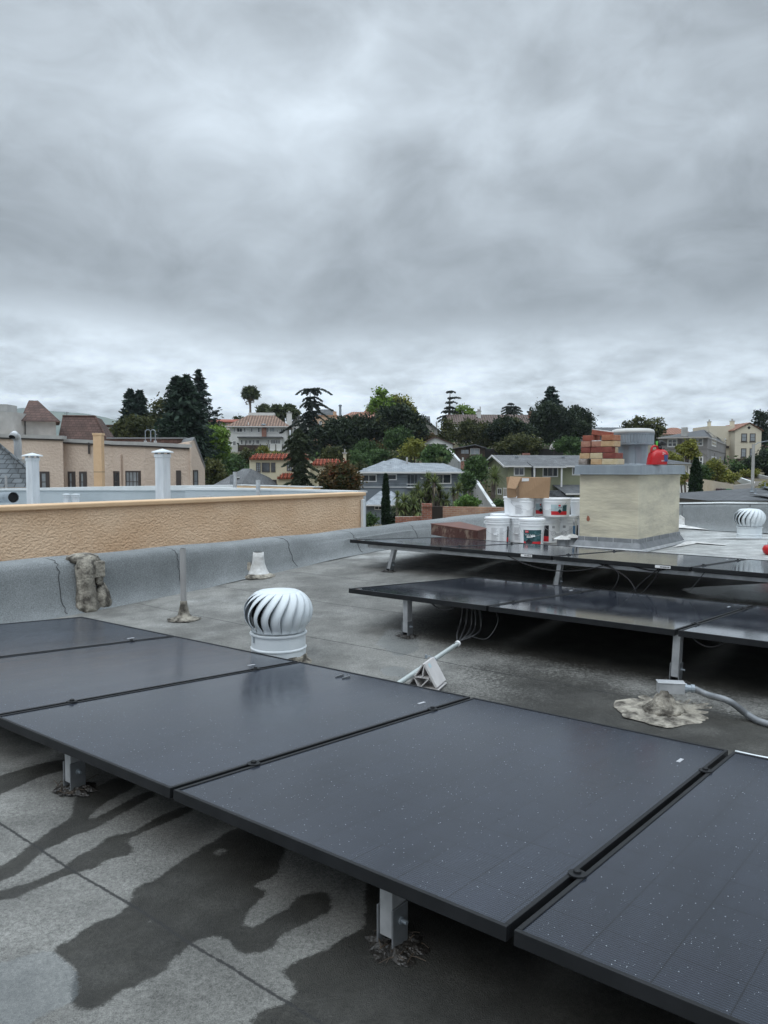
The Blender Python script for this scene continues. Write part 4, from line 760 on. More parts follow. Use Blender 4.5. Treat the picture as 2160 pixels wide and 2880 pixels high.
# ---------------------------------------------------------------- vents and pipes
def turbine(loc, R, label, Hb, seed=0, rotz=0, ridge=.5, tilt=0):
    """R: radius of the base pipe"""
    t = thing('turbine_vent', label, 'roof vent', loc, 'white spinning turbine vents'); t.rotation_euler = (tilt, 0, rotz); Z = 0
    def pp(name, mb, m, **k):
        me = bpy.data.meshes.new(name); me.from_pydata(mb.v, [], mb.f); me.materials.append(m); o = bpy.data.objects.new(name, me); COL.objects.link(o); o.parent = t
        if k.get('smooth'): me.polygons.foreach_set('use_smooth', [True] * len(me.polygons)); me.set_sharp_from_angle(angle=R_(40))
        return o
    b = MB(); b.lathe([(R * 1.01, -.02), (R * 1.005, Hb * ridge), (R * 1.035, Hb * ridge + .005), (R * 1.035, Hb * ridge + .011), (R, Hb * ridge + .016), (R, Hb)], (0, 0, 0), 48); pp('base_pipe', b, M['white_paint'], smooth=True)
    c = MB(); c.lathe([(R * .99, Hb - .004), (R * 1.05, Hb - .002), (R * 1.06, Hb + .006), (R * .9, Hb + .012)], (0, 0, 0), 48); pp('collar', c, M['white_paint'], smooth=True)
    hh = R * 1.50; shade_core = MB(); shade_core.lathe([(R * .7, Hb + .02), (R * 1.0, Hb + hh * .45), (R * .9, Hb + hh * .72), (R * .55, Hb + hh * .93)], (0, 0, 0), 24); pp('core', shade_core, M['dark_hole'])  # black body added as the shade seen between the vanes
    v = MB(); nv = 18; nu, nw = 14, 5; 
    for i in range(nu + 1):
        f = i / nu; th = -1.08 + f * 2.22; rr = R * 1.28 * (abs(math.cos(th)) ** .62) * (1 if f < .5 else (1 - .06 * (f - .5))); z = Hb + .012 + hh * (.5 + .5 * math.sin(th) / math.sin(1.12) * .97)
        rr = max(rr, R * (.98 if f < .5 else .74)); tw = 1.15 * max(0, f - .38) ** 1.5 + .20 * max(0, .3 - f)
        for j in range(nw + 1):
            w_ = j / nw; sw = math.sin(math.pi * min(1, max(0, f))) ; a = (w_ * 1.03) * 2 * math.pi / nv + tw; r2 = rr * (1.0 - .19 * (1 - w_) * sw + .03 * math.sin(math.pi * w_)); v.v.append((r2 * math.cos(a), r2 * math.sin(a), z))
    v.f = [(i * (nw + 1) + j, i * (nw + 1) + j + 1, (i + 1) * (nw + 1) + j + 1, (i + 1) * (nw + 1) + j) for i in range(nu) for j in range(nw)]
    first = None
    for k in range(nv):
        if first is None: first = pp('vane', v, M['white_paint']); first.data.polygons.foreach_set('use_smooth', [True] * len(first.data.polygons)); so_ = first.modifiers.new('solid', 'SOLIDIFY'); so_.thickness = .0022; o = first
        else: o = first.copy(); COL.objects.link(o); o.parent = t
        o.rotation_euler = (0, 0, 2 * math.pi * k / nv)
    c = MB(); zt = Hb + .012 + hh * .965; c.lathe([(R * .74, zt - .008), (R * .745, zt + .003), (R * .70, zt + .007), (R * .3, zt + .013), (.002, zt + .016)], (0, 0, 0), 48); pp('top_plate', c, M['white_paint'], smooth=True)
    if seed == 0:
        c = MB(); c.lathe([(R * 1.35, -.005), (R * 1.2, .006), (R * 1.06, .018), (R * 1.04, .04), (R * 1.01, .055)], (0, 0, 0), 40, .05, 2); pp('mastic_collar', c, M['mastic'], smooth=True)
        for a in (-1.9, -.75):
            c = MB(); c.box((R * 1.02 * math.cos(a), R * 1.02 * math.sin(a), Hb - .02), (.006, .006, .035)); pp('latch', c, M['galv'])
    return t
tb = roofpt(784, 1862); turbine(tuple(tb), .152, 'big white turbine vent with curved vanes behind the near panel row', .168, 0, R_(-100), .48)
tb2 = roofpt(2107, 1513); turbine(tuple(tb2), .145, 'smaller looking white turbine vent far off in front of the far parapet', .135, 1, R_(-95), .3)
q = MB(); r0 = tb2; q.prism([r0 + np.array([-.55, -.06, .006]), r0 + np.array([-.2, -.16, .006]), r0 + np.array([.7, -.25, .006]), r0 + np.array([.9, -.15, .006]), r0 + np.array([.2, -.02, .006])], (0, 0, .004)); setp(put('sealant_patch', q, M['cap_pale']), 'thin pale smear of sealant on the roof around the far turbine vent', 'sealant')

pp_ = roofpt(517, 1742); t = thing('vent_pipe', 'tall thin grey vent pipe with a cracked mastic foot near the left parapet', 'pipe', tuple(pp_)); yb = pp_[1]; hp = at(514, 1542, yb)[2] - pp_[2]
q = MB(); q.tube([pp_, pp_ + np.array([0, 0, hp])], .0215, 20, cap=False); q.tube([pp_ + np.array([0, 0, hp]), pp_ + np.array([0, 0, hp - .05])], .0175, 20, cap=False); n0 = 20; q.f += [(n0 + k, n0 + (k + 1) % n0, 2 * n0 + (k + 1) % n0, 2 * n0 + k) for k in range(n0)]
put('pipe', q, mat('grey_plastic_pipe', (.30, .295, .29), .6, 0, (.37, .365, .36), 5), t, smooth=True, auto=50)
q = MB(); q.lathe([(.12, .002), (.075, .010), (.045, .03), (.034, .07), (.026, .11), (.0235, .135)], tuple(pp_), 24, .14, 5); put('mastic_foot', q, M['mastic'], t, smooth=True)
st_ = roofpt(727, 1621); t = thing('vent_stub', 'short white mastic coated vent stub flaring at its foot beside the parapet', 'roof vent', tuple(st_)); hs = at(724, 1553, st_[1])[2] - st_[2]
q = MB(); q.lathe([(.125, .0), (.10, .03), (.078, .07), (.058, .12), (.052, hs * .78), (.050, hs)], tuple(st_), 28, .07, 6); put('coated_body', q, M['mastic_white'], t, smooth=True)
q = MB(); q.lathe([(.165, -.002), (.15, .012), (.10, .03)], tuple(st_ + np.array([.01, -.02, 0])), 26, .16, 9); q.lathe([(.06, 0), (.05, .07), (.02, .13)], tuple(st_ + np.array([-.10, .03, 0])), 14, .25, 3); put('mastic_skirt', q, M['mastic'], t, smooth=True)
q = MB(); q.lathe([(.041, hs - .002), (.041, hs + .0015)], tuple(st_), 20); put('opening', q, M['dark_hole'], t)
# mastic-smothered lump on the parapet
def pleft(u):                                     # where the picture column u meets the parapet face
    k = (u - 1080) / FP; s = (k * (-5.44 * LV[1]) - (-5.44 * LV[0])) / (GV[0] - k * GV[1]); return s
sA = pleft(238); ra = float(roofz(sA)); t = thing('capped_outlet', 'lump of cracked grey mastic smothering an old outlet on the left parapet', 'roof outlet', tuple(ts(-5.40, sA, ra)))
def lump(name, u, t0, z0, z1, prof, seed, m='mastic', wob=.16):
    q = MB(); c = ts(t0, pleft(u), z0); q.lathe([(r, z * (z1 - z0)) for r, z in prof], tuple(c), 22, wob, seed); put(name, q, M[m], t, smooth=True)
T0 = ptop(sA)
lump('mastic_column', 237, -5.45, ra - .005, T0 + .0, [(.105, 0), (.095, .12), (.075, .3), (.066, .6), (.072, .85), (.05, 1)], 1)
lump('mastic_hood', 252, -5.56, T0 - .05, T0 + .035, [(.09, 0), (.125, .3), (.12, .7), (.06, .95), (.01, 1)], 2, wob=.22)
lump('mastic_boss', 283, -5.45, ra - .005, ra + .20, [(.07, 0), (.075, .25), (.055, .65), (.02, 1)], 3)
q = MB(); c = ts(-5.44, pleft(270), T0 - .09); q.box(c, (.07, .10, .13), (LV, GV, zz_)); q.box(c + np.array([0, 0, -.09]) + GV * .01, (.05, .06, .07), (LV, GV, zz_)); put('mastic_box', q, M['mastic'], t, bevel=.014)

# ================================================================ CHIMNEY AND WHAT STANDS BY IT
CH = at(1794, 1552, 8.2); CH[2] = float(roofz(CH @ GV)) + .012; ca, cb_ = .674, 1.35
def cp(a, b, z): return CH - LV * a + GV * b + np.array([0, 0, z - CH[2]])      # a: leftwards along the front face, b: backwards, z: height below the lens
ZC0 = at(1794, 1334, 8.2)[2]; ZC1 = at(1794, 1307.5, 8.2)[2]
t = thing('chimney', 'square cream stucco chimney with a grey metal cap carrying stacked bricks', 'chimney', tuple(cp(ca / 2, cb_ / 2, CH[2])))
def ringbox(mb, o0, o1, z0, z1):
    mb.hexa([cp(-o0, -o0, z0), cp(-o0, cb_ + o0, z0), cp(ca + o0, cb_ + o0, z0), cp(ca + o0, -o0, z0)] + [cp(-o1, -o1, z1), cp(-o1, cb_ + o1, z1), cp(ca + o1, cb_ + o1, z1), cp(ca + o1, -o1, z1)]); return mb
zb = CH[2]
q = MB(); ringbox(q, 0, .004, zb, ZC0); put('body', q, M['stucco_chim'], t, bevel=.012)
q = MB(); ringbox(q, .048, .044, ZC0, ZC1 - .004); ringbox(q, .053, .053, ZC0 - .004, ZC0 + .004); put('metal_cap', q, M['galv'], t, bevel=.004)
q = MB(); ringbox(q, .044, .02, ZC1 - .003, ZC1 + .002); put('cap_top', q, M['galv'], t)
q = MB(); ringbox(q, .016, .010, zb + .085, zb + .135); put('counterflashing', q, M['alu_dark'], t, bevel=.003)
q = MB(); ringbox(q, .075, .02, zb - .015, zb + .09); put('sloping_flashing', q, M['alu_dark'], t)
q = MB(); ringbox(q, .083, .068, zb + .0, zb + .028); put('lower_edge', q, M['alu'], t, bevel=.003)
for a, b, n_ in [(x, -.0165, 0) for x in (.06, .27, .45, .6)] + [(-.0165, x, 1) for x in (.2, .42, .66, .95, 1.2)]:
    q = MB(); q.box(cp(a, b, zb + .11), (.010, .004, .056) if not n_ else (.004, .010, .056), (LV, GV, zz_)); put('flashing_tab', q, M['alu'], t)
q = MB(); c = cp(.575, -.004, zb + .33); q.add([c + LV * x + zz_ * z for x, z in ((0, .045), (.018, .03), (.03, .0), (.016, -.03), (-.006, -.022), (-.014, 0))], [(0, 1, 2, 3, 4, 5)]); put('bare_patch', q, M['redbrick'], t)
q = MB(); q.add([cp(-.13, .7, zb + .003), cp(-.18, 1.0, zb + .003), cp(-.25, 1.55, zb + .006), cp(-.1, 1.5, zb + .01), cp(.02, 1.4, zb + .01), cp(-.09, 1.3, zb + .02)], [(0, 1, 2, 3, 4, 5)])
q.add([cp(-.2, 1.3, zb + .012), cp(-.55, 1.25, zb + .012), cp(-.56, 1.32, zb + .012), cp(-.2, 1.46, zb + .012)], [(0, 1, 2, 3)]); setp(put('sealant_patch', q, M['mastic_white']), 'white sealant spread round the back right foot of the chimney', 'sealant')
# round vent cowl on the cap
vc = cp(.60, .98, ZC1); k_ = (1777 - 1080) / FP; 
def along(u, b, z):                        # point on the cap, b metres back, in picture column u
    k = (u - 1080) / FP; p0 = cp(0, b, z); a = (p0[0] - k * p0[1]) / (LV[0] - k * LV[1]); return p0 - LV * a
vc = along(1777, .62, ZC1 + .002); yv = vc[1]; sc = yv / FP
t = thing('chimney_cowl', 'round galvanised vent cowl with a ribbed crown on top of the chimney', 'vent cowl', tuple(vc)); zt0 = (1306 - 1250) * sc; zt1 = (1306 - 1204) * sc
q = MB(); q.lathe([(41 * sc * 1.12, .0), (41 * sc * 1.02, .012), (41 * sc, .02), (41 * sc, zt0 + .01)], tuple(vc), 40); put('stem', q, M['galv'], t, smooth=True, auto=40)
q = MB(); q.tube([vc + np.array([-.02, -41 * sc, .01]), vc + np.array([-.02, -41 * sc, zt0])], .004, 5); put('stem_seam', q, M['galv'], t)
q = MB(); R0 = 57 * sc; nn_ = 132
for zi, (r, z) in enumerate([(R0 * .86, zt0), (R0 * .985, zt0 + .002), (R0 * .985, zt0 + .02), (R0, zt0 + .024), (R0, zt1 - .075), (R0 * 1.01, zt1 - .07), (R0 * 1.02, zt1 - .055)]):
    for k in range(nn_):
        a = 2 * math.pi * k / nn_; rr = r * (.972 if (k % 3 == 0 and zi in (3, 4)) else 1); q.v.append((vc[0] + rr * math.cos(a), vc[1] + rr * math.sin(a), vc[2] + z))
q.f = [(i * nn_ + k, i * nn_ + (k + 1) % nn_, (i + 1) * nn_ + (k + 1) % nn_, (i + 1) * nn_ + k) for i in range(6) for k in range(nn_)]; put('ribbed_crown', q, M['galv'], t)
q = MB(); q.lathe([(R0 * 1.02, zt1 - .055), (R0 * 1.015, zt1 - .035), (R0 * .96, zt1 - .015), (R0 * .8, zt1 - .004), (R0 * .4, zt1), (.01, zt1)], tuple(vc), 48); put('crown_top', q, mat('dusty_pale_steel', (.50, .50, .48), .6, .1, (.58, .58, .56), 4), t, smooth=True)
# stacked bricks
BC = {'red': ((.27, .075, .05), (.34, .12, .08)), 'dark': ((.19, .05, .04), (.25, .08, .06)), 'tan': ((.48, .31, .17), (.56, .40, .24)), 'cream': ((.52, .42, .26), (.60, .50, .34)), 'grey': ((.20, .17, .15), (.42, .37, .33)), 'orange': ((.34, .13, .07), (.42, .19, .11)), 'salmon': ((.36, .17, .12), (.45, .25, .18))}
for k, (a, b) in BC.items(): M['b_' + k] = mat('old_brick_' + k, a, .9, 0, b, 16, vd=8, bump=.8, bs=50, bd=.006, lo=.4, hi=.62)
RB = [0, .066, .132, .198, .264]; rowsb = ['bottom', 'second', 'middle', 'fourth', 'top']
BR = [  # row, left u, right u (zoom units 4.366 from 1580), colour, long?, label, topcoat
 (0, 200, 305, 'grey', 'mortar stained grey brick at the left end of the bottom course'), (0, 347, 482, 'tan', 'tan brick in the middle of the bottom course'), (0, 486, 678, 'cream', 'long cream yellow brick at the right end of the bottom course'),
 (1, 214, 336, 'tan', 'tan brick at the left of the second course from the bottom'), (1, 340, 490, 'cream', 'pale cream brick with a chipped face in the second course'), (1, 498, 660, 'dark', 'dark red brick sticking out right in the second course'),
 (2, 228, 343, 'dark', 'dark red brick at the left of the middle course'), (2, 350, 606, 'dark', 'long dark red brick lying sideways in the middle course'),
 (3, 229, 345, 'salmon', 'dusty salmon brick at the left of the fourth course'), (3, 352, 473, 'salmon', 'brown brick topped with white mortar in the fourth course'), (3, 468, 628, 'tan', 'light orange brick at the right of the fourth course'),
 (4, 244, 372, 'red', 'dark orange brick at the left of the top course'), (4, 478, 626, 'orange', 'reddish brown brick at the right of the top course')]
rgb = random.Random(9); yb_ = along(1680, .06, ZC1)[1]
for (r, u0, u1, c, lab) in BR:
    b0 = .03 + .006 * rgb.uniform(-1, 1); A = along(1580 + u0 / 4.366, b0, ZC1 + .003); B = along(1580 + u1 / 4.366, b0, ZC1 + .003); z = RB[r] + .003; dl = np.linalg.norm(B - A); depth = .2 if dl < .19 else .1
    ang = rgb.uniform(-.03, .03); X = LV * math.cos(ang) + GV * math.sin(ang); Y = -LV * math.sin(ang) + GV * math.cos(ang); ce = (A + B) / 2 + GV * depth / 2 + zz_ * (z + .031)
    q = MB(); q.box(ce, (dl, depth, .0615), (X, Y, zz_)); o = put('brick', q, M['b_' + c], bevel=.004, loc=tuple(ce - zz_ * .031)); setp(o, lab + ' of the brick stack', 'brick', 'old bricks stacked on the chimney cap')
    if 'topped' in lab: q = MB(); q.box(ce + zz_ * .034, (dl * .98, depth, .010), (X, Y, zz_)); put('mortar_crust', q, M['mastic_white'], o, bevel=.004)
A = along(1580 + 345 / 4.366, .05, ZC1); B = along(1580 + 585 / 4.366, .05, ZC1); dl = np.linalg.norm(B - A) * .96; sl_ = -.16; X = LV * math.cos(sl_) + zz_ * math.sin(sl_); Z2 = np.cross(X, GV); ce = (A + B) / 2 + GV * .06 + zz_ * .352
q = MB(); q.box(ce, (dl, .1, .055), (X, GV, Z2)); o = put('brick', q, M['b_red'], bevel=.005, loc=tuple(ce)); setp(o, 'tilted red brick with a white mortar crust crowning the brick stack', 'brick', 'old bricks stacked on the chimney cap')
q = MB(); q.box(ce + Z2 * .031, (dl * .97, .098, .010), (X, GV, Z2)); put('mortar_crust', q, M['mastic_white'], o, bevel=.003)
for (u0, u1, r, c, lab) in ((300, 345, 0, 'dark', 'brick glimpsed in the dark gap behind the bottom course'), (600, 680, 1, 'red', 'red brick behind the right end of the second course'), (520, 625, 2, 'cream', 'cream brick behind the right end of the middle course')):
    A = along(1580 + u0 / 4.366, .26, ZC1 + .003); B = along(1580 + (u1 + 20) / 4.366, .26, ZC1 + .003); q = MB(); q.box((A + B) / 2 + zz_ * (RB[r] + .034) + GV * .05, (max(.1, np.linalg.norm(B - A)), .1, .0615), (LV, GV, zz_)); setp(put('brick', q, M['b_' + c], bevel=.004), lab + ' of the brick stack', 'brick', 'old bricks stacked on the chimney cap')
# fuel can
gc = along(1845, .42, ZC1 + .003); sc = gc[1] / FP; t = thing('fuel_can', 'red plastic fuel can with black spout on the chimney cap', 'fuel can', tuple(gc)); W_ = 53 * sc; Hh = 44 * sc; fx = np.array([.97, .24, 0]); fy = np.array([-.24, .97, 0])
q = MB(); secs = [(0, .46, .40), (.02, .5, .46), (.45, .5, .47), (.70, .48, .44), (.86, .40, .34), (.97, .26, .2), (1.0, .18, .14)]; n = 28
for (z, a, b) in secs:
    for k in range(n):
        th = 2 * math.pi * k / n; cx = math.copysign(abs(math.cos(th)) ** .5, math.cos(th)); sy = math.copysign(abs(math.sin(th)) ** .5, math.sin(th)); p = gc + fx * (cx * a * W_ + (z * .03)) + fy * sy * b * W_ * .75 + zz_ * z * Hh; q.v.append(tuple(p))
q.f = [(i * n + k, i * n + (k + 1) % n, (i + 1) * n + (k + 1) % n, (i + 1) * n + k) for i in range(len(secs) - 1) for k in range(n)] + [tuple(range(n))[::-1], tuple(range((len(secs) - 1) * n, len(secs) * n))]
put('can_body', q, M['red'], t, smooth=True, auto=50)
def gp(x, z, y=0): return gc + fx * x * W_ + fy * y * W_ + zz_ * z * Hh
q = MB(); q.tube(bez([gp(-.33, .78), gp(-.30, 1.08), gp(-.16, 1.19), gp(.0, 1.16), gp(.06, .95)]), .0125, 10); put('handle', q, M['red'], t, smooth=True)
q = MB(); q.tube([gp(.16, .96), gp(.17, 1.10), gp(.18, 1.18)], [.028, .028, .024], 14); q.tube(bez([gp(.18, 1.15), gp(.10, 1.33), gp(.22, 1.44), gp(.42, 1.36), gp(.58, 1.30)]), [.02] * 8 + [.026] * 8 + [.018] * 6 + [.010] * 6, 12) if False else q.tube([gp(.18, 1.15), gp(.14, 1.30), gp(.2, 1.42), gp(.34, 1.38), gp(.46, 1.32), gp(.60, 1.30)], [.019, .024, .03, .026, .018, .009], 12)
put('spout', q, M['black'], t, smooth=True); q = MB(); q.box(gp(.0, 1.36), (.022, .012, .05), (fx, fy, zz_)); put('green_catch', q, mat('green_plastic', (.12, .55, .08), .4), t, bevel=.003); q = MB(); q.tube([gp(.40, .98), gp(.44, 1.06)], .007, 8); put('vent_plug', q, M['black'], t)
q = MB(); q.box(gp(.32, .42, -.352), (.045, .002, .075), (fx, fy, zz_)); put('warning_label', q, mat('navy_print', (.05, .08, .2), .5), t); put('printing', text_mb('2+', .038, gp(.2, .72, -.357), fx, zz_), M['white_print'], t); put('printing', text_mb('GAS', .02, gp(.14, .25, -.357), fx, zz_), M['white_print'], t)
# red object cut by the right edge of the picture
rc = roofpt(2168, 1560); t = thing('red_can', 'small red plastic container with dark top lying at the right edge of the view', 'container', tuple(rc)); q = MB(); q.lathe([(.05, 0), (.075, .02), (.085, .06), (.07, .095), (.03, .105)], tuple(rc), 20); put('can_body', q, M['red'], t, smooth=True); q = MB(); q.lathe([(.028, .10), (.034, .11), (.03, .135), (.015, .14)], tuple(rc), 14); put('cap', q, M['black'], t, smooth=True)

# ---------------------------------------------------------------- buckets
BG = 'white buckets of roof coating stacked beside the chimney'
def arc_patch(mb, c, R, z0, z1, a0, a1, tap, H, off=.0012, n=10):
    V = []
    for k in range(n + 1):
        a = a0 + (a1 - a0) * k / n
        for z in (z0, z1): rr = R * (1 - tap * (1 - z / H)) + off; V.append((c[0] + rr * math.sin(a), c[1] - rr * math.cos(a), c[2] + z))
    mb.add(V, [(2 * k, 2 * k + 2, 2 * k + 3, 2 * k + 1) for k in range(n)])
def arc_text(txt, size, c, R, z, a, tap, H, off=.0022):
    mb = text_mb(txt, size, (0, 0, 0), (1, 0, 0), (0, 1, 0), .0); V = []
    for (x, y, _) in mb.v: zz = z + y; rr = R * (1 - tap * (1 - zz / H)) + off; aa = a + x / rr; V.append((c[0] + rr * math.sin(aa), c[1] - rr * math.cos(aa), c[2] + zz))
    mb.v = V; return mb
def bucket(c, R, H, label, lid=True, front=None, tap=.09, squat=False, handle=None, texts=(), big=False):
    c = np.array(c); t = thing('bucket', label, 'bucket', tuple(c), BG)
    rib = [(R * (1 - tap), 0), (R * (1 - tap), .004), (R * (1 - tap * .22), H * .74), (R * (1 - tap * .22) + .009, H * .745), (R * (1 - tap * .2) + .009, H * .765), (R * (1 - tap * .2), H * .77), (R * (1 - tap * .15), H * .835), (R + .008, H * .84), (R + .008, H * .86), (R * .985, H * .865), (R * .985, H * .93)]
    if squat: rib = [(R * (1 - tap), 0), (R * (1 - tap), .004), (R * (1 - tap * .2), H * .76), (R + .006, H * .77), (R + .006, H * .80), (R * .985, H * .81), (R * .985, H * .93)]
    q = MB(); q.lathe(rib, tuple(c), 40); put('shell', q, M['bucket'], t, smooth=True, auto=35)
    q = MB(); q.lathe([(R + .006, H * .92), (R + .010, H * .925), (R + .010, H * .985), (R + .004, H), (R - .006, H), (R - .012, H - .008)] if lid else [(R * .98, H * .92), (R + .009, H * .925), (R + .009, H * .985), (R + .002, H), (R - .004, H), (R * .96, H * .9)], tuple(c), 40); put('lid', q, M['bucket'], t, smooth=True, auto=35)
    if handle is not None:                  # wire bail hanging across the face, centred at angle handle
        pts = []; 
        for x in np.linspace(-1.35, 1.35, 19): a = handle + x; rr = R * 1.03 + .004; dz = H * (.80 - .42 * (1 - (x / 1.35) ** 2) ** .7); pts.append((c[0] + rr * math.sin(a), c[1] - rr * math.cos(a), c[2] + dz))
        q = MB(); q.tube(pts, .0018, 5); hd = put('wire_handle', q, M['grey_print'], t); q = MB(); q.tube([pts[8], pts[9], pts[10]], .007, 8); put('grip', q, M['bucket'], hd)
        q = MB(); q.box(pts[0], (.016, .016, .03)); put('handle_ear', q, M['bucket'], t, bevel=.003)
    for a, kind, wd in (front or []):
        zt, zb2 = (.60, .05) if big else (.66, .12)
        if kind == 'main':
            q = MB(); arc_patch(q, c, R, H * .18, H * .60, a - wd, a + wd, tap, H); lb_ = put('front_label', q, M['label_teal'], t)
            q = MB(); arc_patch(q, c, R, H * .0, H * .18, a - wd, a + wd, tap, H); put('red_band', q, M['label_red'], lb_)
            q = MB(); arc_patch(q, c, R, H * .50, H * .58, a - wd * .78, a - wd * .42, tap, H, .002, 3); put('red_square', q, M['label_red'], lb_)
            put('lettering', arc_text('GAF', .016, c, R, H * .54, a - wd * .6, tap, H, .003), M['white_print'], lb_); put('lettering', arc_text('High Solids', .026, c, R, H * .42, a - wd * .25, tap, H, .003), M['white_print'], lb_)
            q = MB(); arc_patch(q, c, R, H * .325, H * .365, a - wd * .62, a + wd * .02, tap, H, .002, 4); put('white_strip', q, M['white_print'], lb_)
            dm = MB(); aa = a - wd * .35; P4 = []
            for (x, z) in ((0, .26), (.045, .13), (0, .0), (-.045, .13)): rr = R + .004; P4.append((c[0] + rr * math.sin(aa + x / R), c[1] - rr * math.cos(aa + x / R), c[2] + H * (z + .03)))
            dm.add(P4, [(3, 2, 1, 0)]); put('diamond_mark', dm, M['black_print'], lb_)
        elif kind == 'pale':
            q = MB(); arc_patch(q, c, R, H * .30, H * .66, a - wd, a + wd, tap, H); lb_ = put('front_label', q, M['label_pale'], t)
            q = MB(); arc_patch(q, c, R, H * .10, H * .30, a - wd, a + wd, tap, H); put('red_band', q, M['label_red'], lb_)
            q = MB(); arc_patch(q, c, R, H * .56, H * .65, a - wd * .15, a + wd * .12, tap, H, .002, 2); put('red_square', q, M['label_red'], lb_)
            q = MB(); arc_patch(q, c, R, H * .50, H * .53, a - wd * .15, a + wd * .25, tap, H, .002, 3); put('lettering', q, M['black_print'], lb_)
            q = MB(); arc_patch(q, c, R, H * .30, H * .63, a + wd * .35, a + wd * .9, tap, H, .0018, 3); put('picture', q, M['label_teal'], lb_)
            dm = MB(); P4 = []
            for (x, z) in ((0, .42), (.024, .30), (0, .19), (-.024, .30)): rr = R + .003; P4.append((c[0] + rr * math.sin(a + x / R), c[1] - rr * math.cos(a + x / R), c[2] + H * z))
            dm.add(P4, [(3, 2, 1, 0)]); put('diamond_mark', dm, M['black_print'], lb_)
        elif kind == 'dark':
            q = MB(); arc_patch(q, c, R, H * .25, H * .66, a - wd, a + wd, tap, H); lb_ = put('front_label', q, M['black_print'], t); q = MB(); arc_patch(q, c, R, H * .05, H * .25, a - wd, a + wd, tap, H); put('red_band', q, M['label_red'], lb_)
        elif kind == 'text':
            q = MB(); z = H * .60
            rg = random.Random(int(c[0] * 1000))
            for k in range(15): ww = wd * rg.uniform(.6, 1); arc_patch(q, c, R, z, z + H * .012, a - wd, a - wd + 2 * ww, tap, H, .0012, 4); z -= H * .033
            put('small_print', q, M['grey_print'], t)
        elif kind == 'ban':
            q = MB(); zc_ = H * .36; P = []
            for k in range(25): th = 2 * math.pi * k / 24; rr = R * .975 + .002; aa = a + .028 * math.sin(th) / R; P.append((c[0] + rr * math.sin(aa), c[1] - rr * math.cos(aa), c[2] + zc_ + .028 * math.cos(th)))
            q.tube(P, .0018, 4); q.tube([P[4], P[16]], .0016, 4); bx_ = put('warning_sign', q, M['grey_print'], t); q = MB(); arc_patch(q, c, R, H * .55, H * .64, a - .12, a + .12, tap, H); arc_patch(q, c, R, H * .06, H * .18, a - .12, a + .12, tap, H); put('small_print', q, M['grey_print'], bx_)
    return t
def bpos(u, y): x = (u - 1080) / FP * y; s = np.array([x, y, 0]) @ GV; return (x, y, float(roofz(s)) + .004)
RB_, HB_ = .146, .322
bucket(bpos(1400, 9.22), RB_, HB_, 'lidded white bucket at the far left of the bucket group', front=[(-.35, 'text', .34), (.25, 'text', .22), (.95, 'dark', .17)], handle=-.3)
bucket(bpos(1414, 9.62), RB_, HB_ + .012, 'lidded white bucket behind the leftmost one, only its lid showing', handle=None)
bucket(bpos(1467, 9.30), RB_, HB_ - .003, 'white bucket half hidden behind the one with the dark High Solids label', front=[(-.5, 'text', .3), (0.1, 'text', .2)], handle=-.55)
bucket(bpos(1497, 8.96), RB_, HB_, 'front white bucket with a large dark teal and red High Solids label', front=[(-.13, 'main', .80), (1.0, 'text', .12)], handle=-.1)
bucket(bpos(1546, 9.40), RB_, HB_, 'white bucket with a round warning sign right of the High Solids bucket', front=[(-.55, 'dark', .3), (.15, 'ban', .2)], handle=.5)
bucket(bpos(1592, 9.42), RB_, HB_ + .004, 'white bucket with small red logo standing behind the two capped vents', front=[(-.35, 'ban', .2), (.25, 'text', .2)], handle=-.7)
bucket(bpos(1640, 9.45), RB_, HB_ - .004, 'white bucket with dark label mostly hidden by the left chimney corner', front=[(-.9, 'dark', .25)])
zU = bpos(1500, 9.4)[2] + HB_ + .004
def ub(u, y): x = (u - 1080) / FP * y; return (x, y, zU)
bucket(ub(1452, 9.62), .155, .225, 'squat white bucket at the back left of the upper layer', lid=False, squat=True, front=[(-.6, 'text', .2)])
bucket(ub(1466, 9.34), .160, .225, 'squat white bucket with grey print at the front left of the upper layer', lid=False, squat=True, front=[(-.3, 'text', .35)], handle=.35)
bucket(ub(1513, 9.52), .158, .222, 'squat white bucket with a teal and red label in the middle of the upper layer', lid=False, squat=True, front=[(.02, 'pale', .38)])
bucket(ub(1565, 9.28), .172, .222, 'squat white bucket with the widest teal and red label, right end of the upper layer', lid=False, squat=True, front=[(.02, 'pale', .62)], handle=-.85)
bucket(ub(1640, 9.40), .155, .215, 'upper white bucket peeking out left of the chimney corner', lid=False, squat=True)
# cardboard box on top
yb2 = 9.2; zbx = zU + .228; t = thing('cardboard_box', 'crumpled brown cardboard box lying across the upper white buckets', 'cardboard box', tuple(at(1486, 1401, yb2)))
def xb(u, v, y): return at(u, v, y)
q = MB(); F = [xb(1454, 1401, 9.16), xb(1544, 1402, 9.22), xb(1549.5, 1343, 9.24), xb(1458, 1342, 9.2)]; Bk = [p + np.array([.05, .26, 0]) for p in F]
q.hexa([F[0], F[1], Bk[1], Bk[0], F[3], F[2], Bk[2], Bk[3]]); put('box_front', q, M['card'], t, bevel=.004)
q = MB(); q.prism([xb(1427, 1400, 9.19), xb(1452.5, 1399, 9.14), xb(1454, 1384, 9.12), xb(1450, 1374, 9.10), xb(1426, 1373, 9.15)], (.03, .22, 0)); put('box_end', q, M['card'], t, bevel=.004)
q = MB(); q.prism([xb(1426, 1373, 9.13), xb(1451, 1375, 9.08), xb(1466, 1342, 9.16), xb(1434, 1341, 9.2)], (.004, .008, .004)); put('folded_flap', q, M['card'], t)
